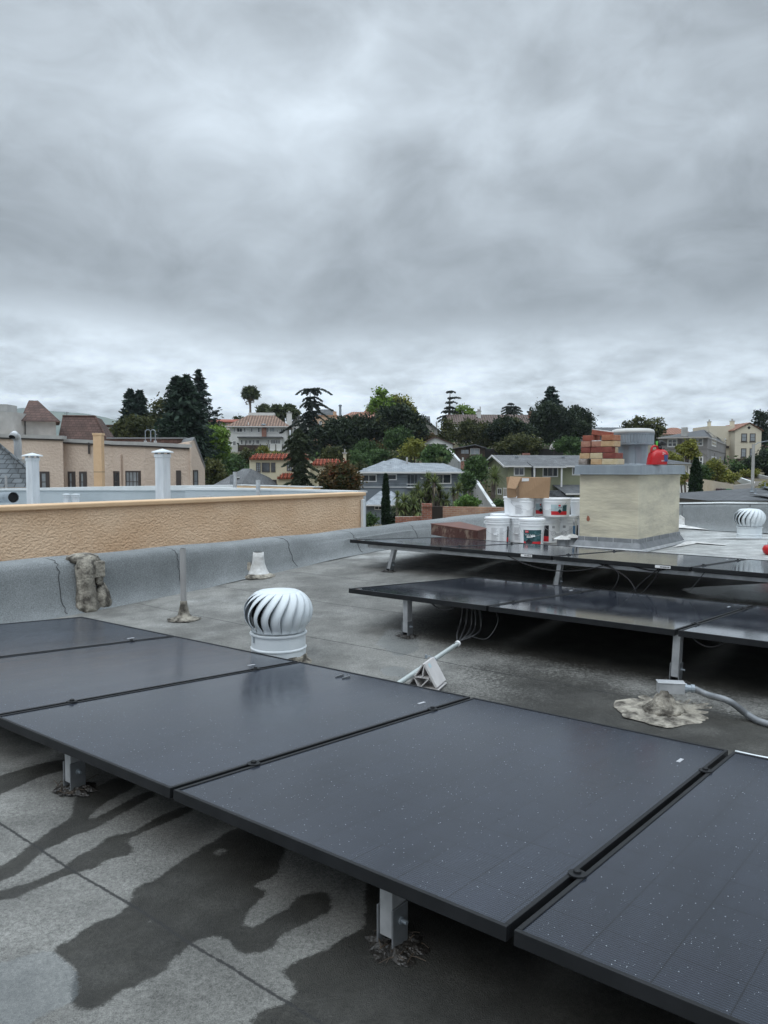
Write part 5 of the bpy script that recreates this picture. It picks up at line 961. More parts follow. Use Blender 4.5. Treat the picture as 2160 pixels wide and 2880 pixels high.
q = MB(); q.prism([xb(1424, 1341, 9.34), xb(1436, 1341, 9.32), xb(1430, 1374, 9.3), xb(1426, 1374, 9.32)], (.004, .006, 0)); put('side_flap', q, M['card'], t)
q = MB(); q.prism([xb(1449, 1376, 9.10), xb(1455, 1400, 9.12), xb(1461, 1400, 9.15), xb(1459, 1366, 9.16)], (.004, .01, 0)); put('torn_edge', q, mat('torn_cardboard', (.22, .14, .085), .9), t)
q = MB(); q.add([p + np.array([0, -.005, 0]) for p in (xb(1467, 1354, 9.19), xb(1487, 1353, 9.21), xb(1487.5, 1345, 9.21), xb(1468, 1345, 9.19))], [(0, 1, 2, 3)]); put('shipping_label', q, M['white_print'], t)
q = MB(); q.add([p + np.array([0, -.012, 0]) for p in (xb(1443, 1388, 9.16), xb(1448, 1391, 9.15), xb(1450.5, 1379, 9.12), xb(1446, 1376, 9.13))], [(0, 1, 2, 3)]); put('paper_tag', q, M['white_print'], t)
# black tarpaulin and blue strap in the gap left of the chimney
q = MB(); p = [at(1600, 1454, 9.75), at(1624, 1454, 9.75), at(1624, 1424, 9.75), at(1617, 1415, 9.75), at(1608, 1410, 9.75), at(1603, 1418, 9.75), at(1601, 1430, 9.75)]; q.prism(p, (.02, .18, 0)); setp(put('rubbish_bag', q, M['black'], bevel=.02), 'black plastic bag between the upper buckets and the chimney', 'bag')
q = MB(); q.box(at(1614.5, 1492, 9.2), (.028, .012, .115)); o = put('brush', q, mat('blue_plastic', (.06, .15, .26), .5), bevel=.003); setp(o, 'blue handled brush hanging between the white buckets left of the chimney', 'brush'); q = MB(); q.tube([at(1615, 1479, 9.2), at(1614, 1468, 9.2), at(1616, 1456, 9.22)], [.004, .014, .004], 6); put('bristles', q, M['grey_print'], o)
# two capped stub vents
for (u, va, y, lab) in ((1581, 1505.5, 8.66, 'pale cone capped stub vent in front of the buckets, the left of two'), (1610, 1501, 8.95, 'pale cone capped stub vent touching the chimney, the right of two')):
    a = at(u, va, y); z0 = float(roofz(a @ GV)); t = thing('stub_vent', lab, 'roof vent', (a[0], a[1], z0), 'stub vents with cone caps'); q = MB(); q.lathe([(.075, z0 - a[2]), (.06, z0 - a[2] + .02), (.056, -.04)], tuple(a), 20); put('stub_pipe', q, M['alu_dark'], t, smooth=True, auto=40)
    q = MB(); q.lathe([(.05, -.045), (.094, -.044), (.096, -.039), (.045, -.014), (.004, 0)], tuple(a), 28); put('cone_cap', q, M['mastic_white'], t)
# ================================================================ ORANGE-TAN NEIGHBOUR, PARALLEL TO OUR PARAPET
def tsu(t0, u, v=None):                          # point of the vertical plane t = t0 in picture column u (and row v)
    k = (u - 1080) / FP; s = (k * t0 * LV[1] - t0 * LV[0]) / (GV[0] - k * GV[1]); p = ts(t0, s); 
    if v is not None: d = ray(u, v); p = d * (p[1] / d[1])
    return s, p
# rusty hatch leaning by the parapet
A = tsu(-5.27, 1212, 1474)[1]; hz = A[2]; ha = at(1210, 1492, A[1])
def atz(u, v, z): d = ray(u, v); return d * (z / d[2])
B_ = atz(1343, 1494, hz - .015); C_ = atz(1368, 1487, hz - .012); D2 = atz(1295, 1469, hz + .01); hh = hz - ha[2] - .01
t = thing('roof_hatch', 'rusty brown flat metal hatch lid resting in the corner by the left parapet', 'roof hatch', tuple(ha)); M['rust'] = mat('rusty_brown_steel', (.085, .03, .022), .6, 0, (.15, .06, .04), 5, vd=8); M['rust2'] = mat('flaking_rusty_steel', (.07, .022, .016), .7, 0, (.26, .19, .14), 9, vd=9, lo=.5, hi=.68, bump=.5, bs=40)
q = MB(); q.hexa([p - np.array([0, 0, hh + .06]) for p in (A, B_, C_, D2)] + [p - np.array([0, 0, .004]) for p in (A, B_, C_, D2)]); put('curb', q, M['rust2'], t, bevel=.006)
ce = (A + B_ + C_ + D2) / 4; q = MB(); P = [p + (p - ce) * .015 for p in (A, B_, C_, D2)]; q.hexa([p - np.array([0, 0, .004]) for p in P] + [p + np.array([0, 0, .008]) for p in P]); put('lid', q, M['rust'], t, bevel=.003)

TN = -7.0; s1, _ = tsu(TN, 1022); sN = -2.0
t = thing('neighbour_building', 'orange tan stucco building next door, its long wall rising behind the left parapet', 'building', tuple(ts(TN, s1 / 2, -9.6)))
zA = tsu(TN, 0, 1424)[1][2]; sAa = tsu(TN, 0)[0]; zB = tsu(TN, 1020, 1384.5)[1][2]
def tanz(s): return zA + (zB - zA) * (s - sAa) / (s1 - sAa)
q = MB(); q.prism([ts(TN, sN, -9.6), ts(TN, s1, -9.6), ts(TN, s1, tanz(s1) - .05), ts(TN, sN, tanz(sN) - .05)], -LV * .22); put('wall', q, M['stucco_orange'], t)
q = MB(); q.prism([ts(TN + .03, sN, tanz(sN) - .05), ts(TN + .03, s1 + .03, tanz(s1) - .05), ts(TN + .03, s1 + .03, tanz(s1)), ts(TN + .03, sN, tanz(sN))], -LV * .30); put('coping', q, M['trim_orange'], t, bevel=.012)
q = MB(); q.box(ts(TN + .035, s1 - .05, tanz(s1) - 3.1), (.05, .05, 6.0), (LV, GV, zz_)); put('downpipe', q, M['white_paint'], t, bevel=.008)
# its flat roof, recessed below the wall top, and the far parapets
zr = -1.15; q = MB(); P = [ts(TN - .2, -6, 0), ts(TN - .2, s1 + .1, 0), tsu(TN - .2, 1020)[1]]
def flat(pts, z0, z1): q = MB(); q.prism([np.array([p[0], p[1], z0]) for p in pts], (0, 0, z1 - z0)); return q
def wallseg(pts, ztops, th, z0, parent, name, m):
    for i in range(len(pts) - 1):
        a = np.array([*pts[i], 0.]); b = np.array([*pts[i + 1], 0.]); d = (b - a) / np.linalg.norm(b - a); nrm = np.array([-d[1], d[0], 0]) * th; q = MB()
        q.hexa([a + zz_ * z0, b + zz_ * z0, b + nrm + zz_ * z0, a + nrm + zz_ * z0, a + zz_ * ztops[i], b + zz_ * ztops[i + 1], b + nrm + zz_ * ztops[i + 1], a + nrm + zz_ * ztops[i]]); put(name, q, m, parent)
def XY(u, y): return ((u - 1080) / FP * y, y)
def ZV(v, y): return float(at(1080, v, y)[2])
pr = [ts(TN - .2, -6)[:2], ts(TN - .2, s1)[:2], np.array(XY(1016, 14.5)), np.array(XY(660, 24)), np.array(XY(-120, 24)), np.array(XY(-700, 14))]
q = MB(); q.prism([np.array([p[0], p[1], -9.6]) for p in pr], (0, 0, 9.6 + zr)); put('body', q, M['stucco_tan'], t); q = MB(); q.prism([np.array([p[0], p[1], zr + .004]) for p in pr], (0, 0, .01)); put('roof', q, M['grey_coat'], t)
wallseg([XY(-140, 23.7), XY(0, 23.7), XY(300, 23.7), XY(575, 23.7), XY(662, 23.7)], [ZV(1379, 23.7), ZV(1376, 23.7), ZV(1370, 23.7), ZV(1366.5, 23.7), ZV(1365.5, 23.7)], .3, zr, t, 'far_parapet', M['grey_coat'])
wallseg([XY(-140, 23.66), XY(0, 23.66), XY(300, 23.66), XY(575, 23.66), XY(662, 23.66)], [ZV(z, 23.66) for z in (1377.5, 1374.5, 1368.5, 1365, 1364)], .38, ZV(1381, 23.7) + .02, t, 'far_coping', M['cap_pale'])
wallseg([XY(521, 16.5), XY(760, 16.2), XY(1004, 14.5)], [ZV(1371.5, 16.5), ZV(1376, 16.2), ZV(1383, 14.4)], .25, zr, t, 'inner_parapet', M['grey_coat'])
wallseg([XY(519, 16.48), XY(760, 16.18), XY(1005, 14.48)], [ZV(1370.0, 16.5), ZV(1374.5, 16.2), ZV(1381.5, 14.4)], .28, ZV(1384, 15), t, 'inner_coping', M['cap_pale'])
wallseg([XY(662, 23.6), XY(880, 20.5)], [ZV(1364, 23.6), ZV(1370, 20.5)], .25, zr, t, 'back_parapet', M['trim_orange']); wallseg([XY(660, 23.58), XY(882, 20.48)], [ZV(1363, 23.6), ZV(1368.5, 20.5)], .30, ZV(1370.3, 21), t, 'back_coping', M['cap_pale'])
def sqvent(u0, u1, vtop, vbase, y, lab, va, ue0, ue1):
    uc = (u0 + u1) / 2; p = at(uc, vbase, y); h = ZV(vtop, y) - p[2]; w_ = (u1 - u0) / FP * y; t = thing('flue', lab, 'flue', tuple(p + np.array([0, 0, -.5])), 'square white flues on the orange tan building'); ax = (np.array([.9, -.43, 0]), np.array([.43, .9, 0]), zz_); w2 = w_ / 1.28
    q = MB(); q.box(p + zz_ * (h / 2 - .25), (w2, w2, h + .5), ax); put('shaft', q, M['white_vent'], t, bevel=.006)
    q = MB(); q.box(p + zz_ * (h + .005), (w2 * 1.12, w2 * 1.12, .05), ax); put('rim', q, M['white_vent'], t, bevel=.004)
    wc = (ue1 - ue0) / FP * y / 1.33; z1 = h + .05; hc = ZV(va, y) - p[2] - z1; q = MB()
    for sx in (-1, 1):
        for sy in (-1, 1): q.box(p + ax[0] * sx * w2 * .4 + ax[1] * sy * w2 * .4 + zz_ * (h + .03), (.03, .03, .06), ax)
    put('cap_feet', q, M['alu_dark'], t); q = MB(); b = [p + ax[0] * sx * wc / 2 + ax[1] * sy * wc / 2 + zz_ * (z1) for sx, sy in ((-1, -1), (1, -1), (1, 1), (-1, 1))]; b2 = [x + zz_ * .015 for x in b]; q.add(b + b2 + [p + zz_ * (z1 + max(hc, .06))], [(3, 2, 1, 0), (0, 1, 5, 4), (1, 2, 6, 5), (2, 3, 7, 6), (3, 0, 4, 7), (4, 5, 8), (5, 6, 8), (6, 7, 8), (7, 4, 8)]); put('pyramid_cap', q, M['white_paint'], t)
sqvent(78, 110, 1292, 1414, 12.6, 'square white flue with a pyramid cap left of the doubled small pipes', 1278.5, 69, 121); sqvent(440, 478, 1283, 1404, 11.2, 'taller square white flue with a pyramid cap near the middle of the tan wall', 1263, 429, 486)
for u, nm in ((188.5, 'left'), (213.5, 'right')):
    p = at(u, 1412, 12.4); t = thing('vent_pipe', 'short white capped pipe, the %s one of the close pair behind the tan wall' % nm, 'pipe', tuple(p - zz_ * .4)); q = MB(); q.lathe([(.052, -.4), (.052, .09), (.066, .09), (.066, .105), (.05, .11)], tuple(p), 18); put('pipe_body', q, M['white_vent'], t, smooth=True, auto=40); q = MB(); q.lathe([(.066, .118), (.064, .13), (.02, .135)], tuple(p), 18); put('cap', q, M['white_paint'], t)
p0, p1 = at(-60, 1402, 13.5), at(38, 1399, 12.6); t = thing('flue_elbow', 'round galvanised flue lying level with a dark open mouth at the far left', 'flue', tuple(p0 - zz_ * .3)); q = MB(); q.tube([p0, p1], .088, 24, cap=False); put('duct', q, M['galv'], t, smooth=True); q = MB(); d = (p1 - p0) / np.linalg.norm(p1 - p0); q.tube([p1 - d * .03, p1 - d * .025], .083, 24); put('mouth', q, M['dark_hole'], t)
for (u, v0, v1, y, r, lab) in ((661, 1372, 1327, 22, .055, 'thin grey post with an electric box on the far tan parapet'), (726, 1392, 1350, 15.6, .045, 'thin grey vent pipe right of the post on the neighbour roof')):
    p = at(u, v0, y); h = ZV(v1, y) - p[2]; t = thing('roof_post', lab, 'pipe', tuple(p - zz_ * .2)); q = MB(); q.tube([p - zz_ * .2, p + zz_ * h], r, 10); put('pipe_body', q, M['alu'], t)
    if v1 == 1327: q = MB(); q.box(p + np.array([-.09, 0, h * .5]), (.1, .1, .28)); put('electric_box', q, M['alu_dark'], t, bevel=.01)
p = at(576, 1397, 14); t = thing('roof_cap_vent', 'small low double vent cap on the neighbour roof', 'roof vent', tuple(p - zz_ * .2)); q = MB(); q.box(p, (.2, .1, .03)); q.box(p - zz_ * .1, (.05, .05, .2)); put('vent_cap', q, M['alu'], t)

# ================================================================ HOUSES
class Fr:
    def __init__(s, u, y, yaw=0):
        a = R_(yaw); s.O = np.array([(u - 1080) / FP * y, y, 0.]); s.X = np.array([math.cos(a), math.sin(a), 0]); s.Y = np.array([-math.sin(a), math.cos(a), 0])
    def loc(s, u, v, off=0): d = ray(u, v); k = ((s.O + s.Y * off) @ s.Y) / (d @ s.Y); p = d * k; return (p - s.O) @ s.X, p[2]
    def p(s, x, y, z): q = s.O + s.X * x + s.Y * y; return np.array([q[0], q[1], z])
def fbox(mb, f, x0, x1, y0, y1, z0, z1):
    mb.hexa([f.p(x0, y0, z0), f.p(x1, y0, z0), f.p(x1, y1, z0), f.p(x0, y1, z0), f.p(x0, y0, z1), f.p(x1, y0, z1), f.p(x1, y1, z1), f.p(x0, y1, z1)]); return mb
def hip(f, x0, x1, y0, y1, ze, zr, r0, r1, ry0, ry1=None):
    ry1 = ry0 if ry1 is None else ry1; m = MB()
    m.add([f.p(x0, y0, ze), f.p(x1, y0, ze), f.p(x1, y1, ze), f.p(x0, y1, ze), f.p(r0, ry0, zr), f.p(r1, ry0, zr), f.p(r1, ry1, zr), f.p(r0, ry1, zr)], [(3, 2, 1, 0), (0, 1, 5, 4), (1, 2, 6, 5), (2, 3, 7, 6), (3, 0, 4, 7), (4, 5, 6, 7)]); return m
def gablex(f, x0, x1, y0, y1, ze, zr, th=.14):     # ridge runs along X
    ym = (y0 + y1) / 2; m = MB()
    for (ya, yb) in ((y0, ym), (y1, ym)): m.hexa([f.p(x0, ya, ze - th), f.p(x1, ya, ze - th), f.p(x1, yb, zr - th), f.p(x0, yb, zr - th), f.p(x0, ya, ze), f.p(x1, ya, ze), f.p(x1, yb, zr), f.p(x0, yb, zr)])
    return m
def gabley(f, x0, xm, x1, y0, y1, ze0, zr, ze1, th=.14):   # ridge runs away from the viewer
    m = MB()
    for (xa, za) in ((x0, ze0), (x1, ze1)): m.hexa([f.p(xa, y0, za - th), f.p(xm, y0, zr - th), f.p(xm, y1, zr - th), f.p(xa, y1, za - th), f.p(xa, y0, za), f.p(xm, y0, zr), f.p(xm, y1, zr), f.p(xa, y1, za)])
    return m
def window(f, par, u0, v0, u1, v1, nx=1, ny=1, trim='trim', glass='glass', fw=.08, mull=.04, off=0, kind='window', sill=False):
    x0, zt = f.loc(u0, v0, off); x1, _ = f.loc(u1, v0, off); _, zb = f.loc((u0 + u1) / 2, v1, off); _, zt = f.loc((u0 + u1) / 2, v0, off); o = off - .05; m = MB()
    fbox(m, f, x0, x1, o, off + .03, zb, zb + fw); fbox(m, f, x0, x1, o, off + .03, zt - fw, zt); fbox(m, f, x0, x0 + fw, o, off + .03, zb + fw, zt - fw); fbox(m, f, x1 - fw, x1, o, off + .03, zb + fw, zt - fw)
    for i in range(1, nx): xx = x0 + (x1 - x0) * i / nx; fbox(m, f, xx - mull / 2 - .01, xx + mull / 2 + .01, o + .006, off + .03, zb + fw, zt - fw)
    for i in range(1, ny): z_ = zb + (zt - zb) * i / ny; fbox(m, f, x0 + fw, x1 - fw, o + .012, off + .03, z_ - mull / 2, z_ + mull / 2)
    if sill: fbox(m, f, x0 - .08, x1 + .08, o - .06, off + .02, zb - .10, zb - .003)
    w_ = put(kind, m, M[trim], par); m = MB(); fbox(m, f, x0 + fw * .8, x1 - fw * .8, off - .025, off + .025, zb + fw * .8, zt - fw * .8); put('pane', m, M[glass], w_); return w_
def wall(f, par, u0, v0, u1, v1, D, m, name='wall', off=0, zb=None, top=None):
    x0, z1 = f.loc(u0, v0, off); x1, _ = f.loc(u1, v0, off); _, z0 = f.loc((u0 + u1) / 2, v1, off); z0 = z0 if zb is None else zb; q = MB(); fbox(q, f, x0, x1, off, off + D, z0, z1); put(name, q, M[m], par); return x0, x1, z0, z1
def house(name, label, cat, f, u, v): p = f.loc(u, v); return thing(name, label, cat, tuple(f.p(p[0], 0, p[1])))
def gut(f, par, x0, x1, y0, z, m='trim', h=.14, name='fascia'): q = MB(); fbox(q, f, x0, x1, y0 - .04, y0 + .02, z - h, z + .02); put(name, q, M[m], par)
def chim(f, par, u0, v0, u1, v1, m, off=1.0, D=None, cap=True, name='chimney'):
    x0, z1 = f.loc(u0, v0, off); x1, _ = f.loc(u1, v0, off); _, z0 = f.loc(u0, v1, off); D = D or (x1 - x0) * .8; q = MB(); fbox(q, f, x0, x1, off, off + D, z0, z1); c = put(name, q, M[m], par)
    if cap: w_ = x1 - x0; q = MB(); fbox(q, f, x0 - .08, x1 + .08, off - .08, off + D + .08, z1, z1 + .12); fbox(q, f, x0 + w_ * .3, x1 - w_ * .3, off + D * .3, off + D * .7, z1 + .12, z1 + .45); put('chimney_top', q, M['concrete'], c)

# --- pinkish tan building with the tiled towers
t = thing('apartment_building', 'pinkish tan stucco building with brown tiled hip roofs beyond the square flues', 'building', tuple(at(280, 1380, 50) * np.array([1, 1, 0]) + np.array([0, 0, -9.5])))
SEG = [(-160, 50.0, 1221), (180, 50.0, 1231.5), (180, 50.7, 1239), (318, 50.6, 1246), (407, 48.2, 1249), (537, 49.0, 1256), (577, 51.5, 1256)]
pts = [np.array([*XY(u, y), 0]) for u, y, v in SEG]; zt_ = [ZV(v + 4, y) for u, y, v in SEG]; q = MB(); ce = [(p, z) for p, z in zip(pts, zt_)]
frs = []
for i in range(len(pts) - 1):
    a, b = pts[i], pts[i + 1]; za, zb3 = zt_[i], zt_[i + 1]; L_ = np.linalg.norm(b - a); d = (b - a) / L_; yaw = math.degrees(math.atan2(d[1], d[0])); f = Fr(SEG[i][0], SEG[i][1], yaw); frs.append((SEG[i][0], SEG[i + 1][0], f)); q = MB(); last = i == len(pts) - 2
    if last:
        zr1 = ZV(1310, 51.5); zpk = ZV(1234, 50); xk = L_ * .30; q.prism([f.p(0, 0, -9.5), f.p(L_, 0, -9.5), f.p(L_, 0, zr1), f.p(xk, 0, zpk - .1), f.p(0, 0, ZV(1242, 49))], np.array([-3.2, 7, 0])); put('wall', q, M['stucco_tan'], t)
        q = MB(); q.prism([f.p(xk - .25, 0, zpk - .1), f.p(xk, 0, zpk + .12), f.p(L_ + .12, 0, zr1), f.p(L_ + .02, 0, zr1 - .25)], np.array([-3.2, 7, 0])); put('gable_coping', q, M['alu_dark'], t); continue
    if L_ > 1:
        bk_ = np.array([-2.6, 5.5, 0]); q.hexa([f.p(0, 0, -9.5), f.p(L_, 0, -9.5), f.p(L_, 0, -9.5) + bk_, f.p(0, 0, -9.5) + bk_, f.p(0, 0, za), f.p(L_, 0, zb3), f.p(L_, 0, zb3) + bk_, f.p(0, 0, za) + bk_]); put('wall', q, M['stucco_tan'], t)
        q = MB(); q.hexa([f.p(-.1, -.14, za - .0), f.p(L_ + .1, -.14, zb3), f.p(L_ + .1, .4, zb3), f.p(-.1, .4, za), f.p(-.1, -.14, za + .22), f.p(L_ + .1, -.14, zb3 + .22), f.p(L_ + .1, .4, zb3 + .22), f.p(-.1, .4, za + .22)]); put('cornice', q, M['concrete'], t)
        q = MB(); q.hexa([f.p(-.05, -.09, za - .10), f.p(L_ + .05, -.09, zb3 - .10), f.p(L_ + .05, .02, zb3 - .10), f.p(-.05, .02, za - .10), f.p(-.05, -.09, za - .004), f.p(L_ + .05, -.09, zb3 - .004), f.p(L_ + .05, .02, zb3 - .004), f.p(-.05, .02, za - .004)]); put('dark_moulding', q, M['trim_dark'], t)
def fru(u): return [f for a, b, f in frs if a <= u < b and b - a > 5][-1]
for (u0, u1, v0, nx, gl_) in ((112, 139, 1326, 1, 'glass_pale'), (191, 212, 1326, 1, 'glass_pale'), (223, 244, 1326, 1, 'glass_pale'), (320, 341, 1325, 2, 'glass'), (354, 396, 1324, 4, 'glass_pale'), (495, 509, 1323, 1, 'glass_pale')):
    f = fru((u0 + u1) / 2); v1 = 1385; window(f, t, u0, v0, u1, v1, nx, 2 if nx == 4 else 2, 'trim_dark', gl_, fw=.13 if nx < 3 else .09)
    x1, zt2 = f.loc(u1, v0 + 3); q = MB(); fbox(q, f, x1 - .24, x1 - .1, -.052, -.03, zt2 - 1.4, zt2); put('shutter', q, M['trim_dark'], t)
f = frs[-1][2]; window(f, t, 542.5, 1322, 555.5, 1385, 1, 2, 'trim_dark', 'glass_pale', fw=.1)
for u, v0 in ((343, 1278), (536, 1258), (252, 1245)):
    f = fru(u - 1); x, z = f.loc(u, v0); q = MB(); q.tube([f.p(x, -.12, z), f.p(x, -.12, z - (4.5 if u > 300 else .75))], .07, 8); put('downpipe', q, M['stucco_tan'] if u > 300 else M['trim_dark'], t)
# tower, mansard, block
f = Fr(80, 53, 24); x0, z1 = f.loc(72, 1183); x1, _ = f.loc(157, 1183); z0 = ZV(1240, 53); q = MB(); fbox(q, f, x0, x1, 0, 4.2, z0 - 1, z1); put('tower', q, M['concrete'], t)
q = MB(); fl = Fr(72, f.p(x0, 0, 0)[1], 24 - 90 + 0); a = f.p(x0 - .02, .5, 0); b = f.p(x0 - .02, 2.6, 0); q.hexa([np.array([a[0], a[1], z0]), np.array([a[0] + .03, a[1], z0]), np.array([b[0] + .03, b[1], z0]), np.array([b[0], b[1], z0]), np.array([a[0], a[1], z1 - .3]), np.array([a[0] + .03, a[1], z1 - .3]), np.array([b[0] + .03, b[1], z1 - .3]), np.array([b[0], b[1], z1 - .3])]); put('opening', q, M['dark_hole'], t)
h_ = hip(f, x0 - .35, x1 + .3, -.35, 4.6, z1 - .03, ZV(1124.5, 54.5), (x0 + x1) / 2 - .75, (x0 + x1) / 2 - .15, 2.0, 2.3); put('hip_roof', h_, M['tile_brown'], t)
f = Fr(235, 56, 12); x0, zz1 = f.loc(156, 1246); x1, _ = f.loc(316, 1246); r0, zr_ = f.loc(176, 1170.5, 2.2); r1, _ = f.loc(268, 1170, 2.2); put('mansard_roof', hip(f, x0, x1, 0, 8, zz1 - .6, zr_, r0, r1, 2.2, 5.5), M['tile_brown'], t)
q = MB(); q.tube([f.p(r0, 2.2, zr_ + .03), f.p(r1, 2.2, zr_ + .03)], .07, 6); q.tube([f.p(r1, 2.2, zr_ + .03), f.p(x1, 0, zz1 - .55)], .07, 6); put('ridge_tiles', q, M['tile_brown'], t)
f = Fr(0, 51.5, 0); wall(f, t, -60, 1158.5, 38, 1240, 2.5, 'concrete', 'stair_block'); wall(f, t, -60, 1137, 20, 1158, 1.4, 'concrete', 'upper_block', off=.8)
f = Fr(420, 53.5, 0); wall(f, t, 300, 1235, 524, 1262, .6, 'tile_brown', 'back_parapet'); x0, z1 = f.loc(300, 1234); x1, _ = f.loc(525, 1234); q = MB(); fbox(q, f, x0, x1, -.08, .25, z1, z1 + .09); put('back_coping', q, M['alu_dark'], t)
for k, u in enumerate((409, 437)):
    p = at(u, 1246, 49.6); t2 = thing('ladder_hoop', 'bent steel ladder hoop on the tan building cornice, the %s one of two' % ('left', 'right')[k], 'ladder rail', tuple(p)); dx = -.33 if k else .33
    q = MB(); a = p; b = p + np.array([dx, .1, 0]); hh_ = .85; q.tube([a, a + zz_ * hh_ * .9, a + np.array([dx * .3, .03, hh_]), b + np.array([-dx * .3, -.03, hh_]), b + zz_ * hh_ * .9, b + zz_ * .1], .028, 6); put('hoop', q, M['galv'], t2); q = MB(); q.box(a + zz_ * .02, (.16, .16, .26)); put('foot', q, M['alu'], t2)
# flues of that building
p = at(280, 1372, 27); t = thing('flue', 'tall orange tan boxed flue standing between the two square white flues', 'flue', tuple(p - zz_)); hh_ = ZV(1223, 27) - p[2]; q = MB(); q.box(p + zz_ * (hh_ / 2 - .5), (.29, .29, hh_ + 1)); put('shaft', q, M['trim_orange'], t, bevel=.01); q = MB(); q.box(p + zz_ * (hh_ + .02), (.33, .33, .07)); put('rim', q, M['trim_orange'], t); q = MB(); q.box(p + zz_ * (hh_ - 1.3), (.296, .296, .015)); put('joint', q, M['trim_dark'], t)
p = at(52, 1330, 34); t = thing('flue', 'pale gooseneck flue pipe bending over beside the dark shingled roof', 'flue', tuple(p)); z1 = ZV(1232, 34); q = MB(); q.tube([p - zz_ * .5, p * np.array([1, 1, 0]) + zz_ * (z1 - .2), p * np.array([1, 1, 0]) + zz_ * (z1 + .05) + np.array([0, -.08, 0]), p * np.array([1, 1, 0]) + zz_ * (z1 + .14) + np.array([0, -.28, 0]), p * np.array([1, 1, 0]) + zz_ * (z1 + .06) + np.array([0, -.48, 0])], [.16, .16, .165, .165, .15], 16); put('pipe_body', q, M['white_vent'], t, smooth=True); q = MB(); q.tube([p * np.array([1, 1, 0]) + zz_ * (z1 + .03) + np.array([0, -.50, 0]), p * np.array([1, 1, 0]) + zz_ * (z1 + .01) + np.array([0, -.515, 0])], .13, 14); put('mouth', q, M['dark_hole'], t); q = MB(); q.box(p + np.array([0, 0, .35]), (.5, .4, .5)); put('foot', q, M['concrete'], t)
f = Fr(-100, 30.5, -24 + 48); t = house('building', 'steep dark slate roof at the far left edge in front of the tan building', 'building', f, -80, 1374); x1, zb4 = f.loc(79, 1375); xt, zt4 = f.loc(-8, 1250, 2.5); xk, zk = f.loc(78, 1318); x00, _ = f.loc(-320, 1374)
q = MB(); q.add([f.p(x00, 0, zb4), f.p(x1, 0, zb4), f.p(xk, .6, zk), f.p(xt, 2.5, zt4 + .06), f.p(x00, 2.5, zt4 + .5), f.p(x00, 6, zb4), f.p(x1, 6, zb4), f.p(xk, 5.4, zk)], [(0, 1, 2, 3, 4), (1, 6, 7, 2), (2, 7, 3), (3, 7, 6, 5, 4), (0, 4, 5), (0, 5, 6, 1)]); 
M['slate_f'] = brickmat('slate_courses', (.085, .098, .108), (.14, .155, .165), (.035, .04, .045), 1, .34, .20, .016, bump=1, bd=.04, rot=(R_(90), 0, 0)); put('roof', q, M['slate_f'], t)
q = MB(); q.tube([f.p(xk, .6, zk), f.p(xt, 2.5, zt4 + .08)], .06, 6); put('hip_tiles', q, M['slate'], t); wall(f, t, -320, 1374, 78, 1500, 5, 'stucco_tan', zb=-9.5, off=.05)
p = at(17.5, 1372, 26.5); t = thing('vent_pipe', 'thin grey pipe rising in front of the dark slate roof at the far left', 'pipe', tuple(p)); q = MB(); q.tube([p - zz_ * .8, p + zz_ * .42], .04, 10); put('pipe_body', q, M['alu'], t)

# --- small far buildings at the left
f = Fr(300, 140, 5); t = house('house', 'small white house glimpsed left of the dark conifers', 'house', f, 312, 1240); wall(f, t, 272, 1202, 337, 1262, 8, 'white_wall'); x0, z1 = f.loc(272, 1200); x1, _ = f.loc(338, 1200); q = MB(); fbox(q, f, x0 - .4, x1 + .3, -.4, 8, z1, z1 + .35); put('roof', q, M['tile_brown'], t); window(f, t, 303, 1207, 324, 1219, 2, 1, 'trim_dark'); window(f, t, 305, 1224, 318, 1236, 1, 1, 'trim_dark')
f = Fr(620, 172, 4); t = house('house', 'pale pink house with a red eave behind the bright green tree', 'house', f, 620, 1225); wall(f, t, 579, 1188, 660, 1240, 10, 'pink'); x0, z1 = f.loc(578, 1186); x1, _ = f.loc(662, 1186); q = MB(); q.hexa([f.p(x0, -.5, z1 - .2), f.p(x1, -.5, z1 - .2), f.p(x1, 10, z1 + .6), f.p(x0, 10, z1 + .6), f.p(x0, -.5, z1), f.p(x1, -.5, z1), f.p(x1, 10, z1 + 1.2), f.p(x0, 10, z1 + 1.2)]); put('roof', q, M['tile_red'], t); window(f, t, 588, 1202, 597, 1212, 1, 1); 
f = Fr(630, 66, -30); t = house('house', 'low house with a grey shingled roof in the trees right of the tan building', 'house', f, 640, 1385); x0, ze = f.loc(585, 1372); x1, _ = f.loc(672, 1372); put('roof', hip(f, x0, x1, 0, 7, ze, ZV(1318, 69), x0 + 1.0, x1 - 1.6, 3.5), M['shingle_md'], t); wall(f, t, 592, 1372, 666, 1400, 6, 'taupe', off=.4, zb=-6.5); p = f.p((x0 + x1) / 2, 1.6, ze + .9); q = MB(); q.box(p, (.7, .5, .08)); put('skylight', q, M['white_wall'], t)

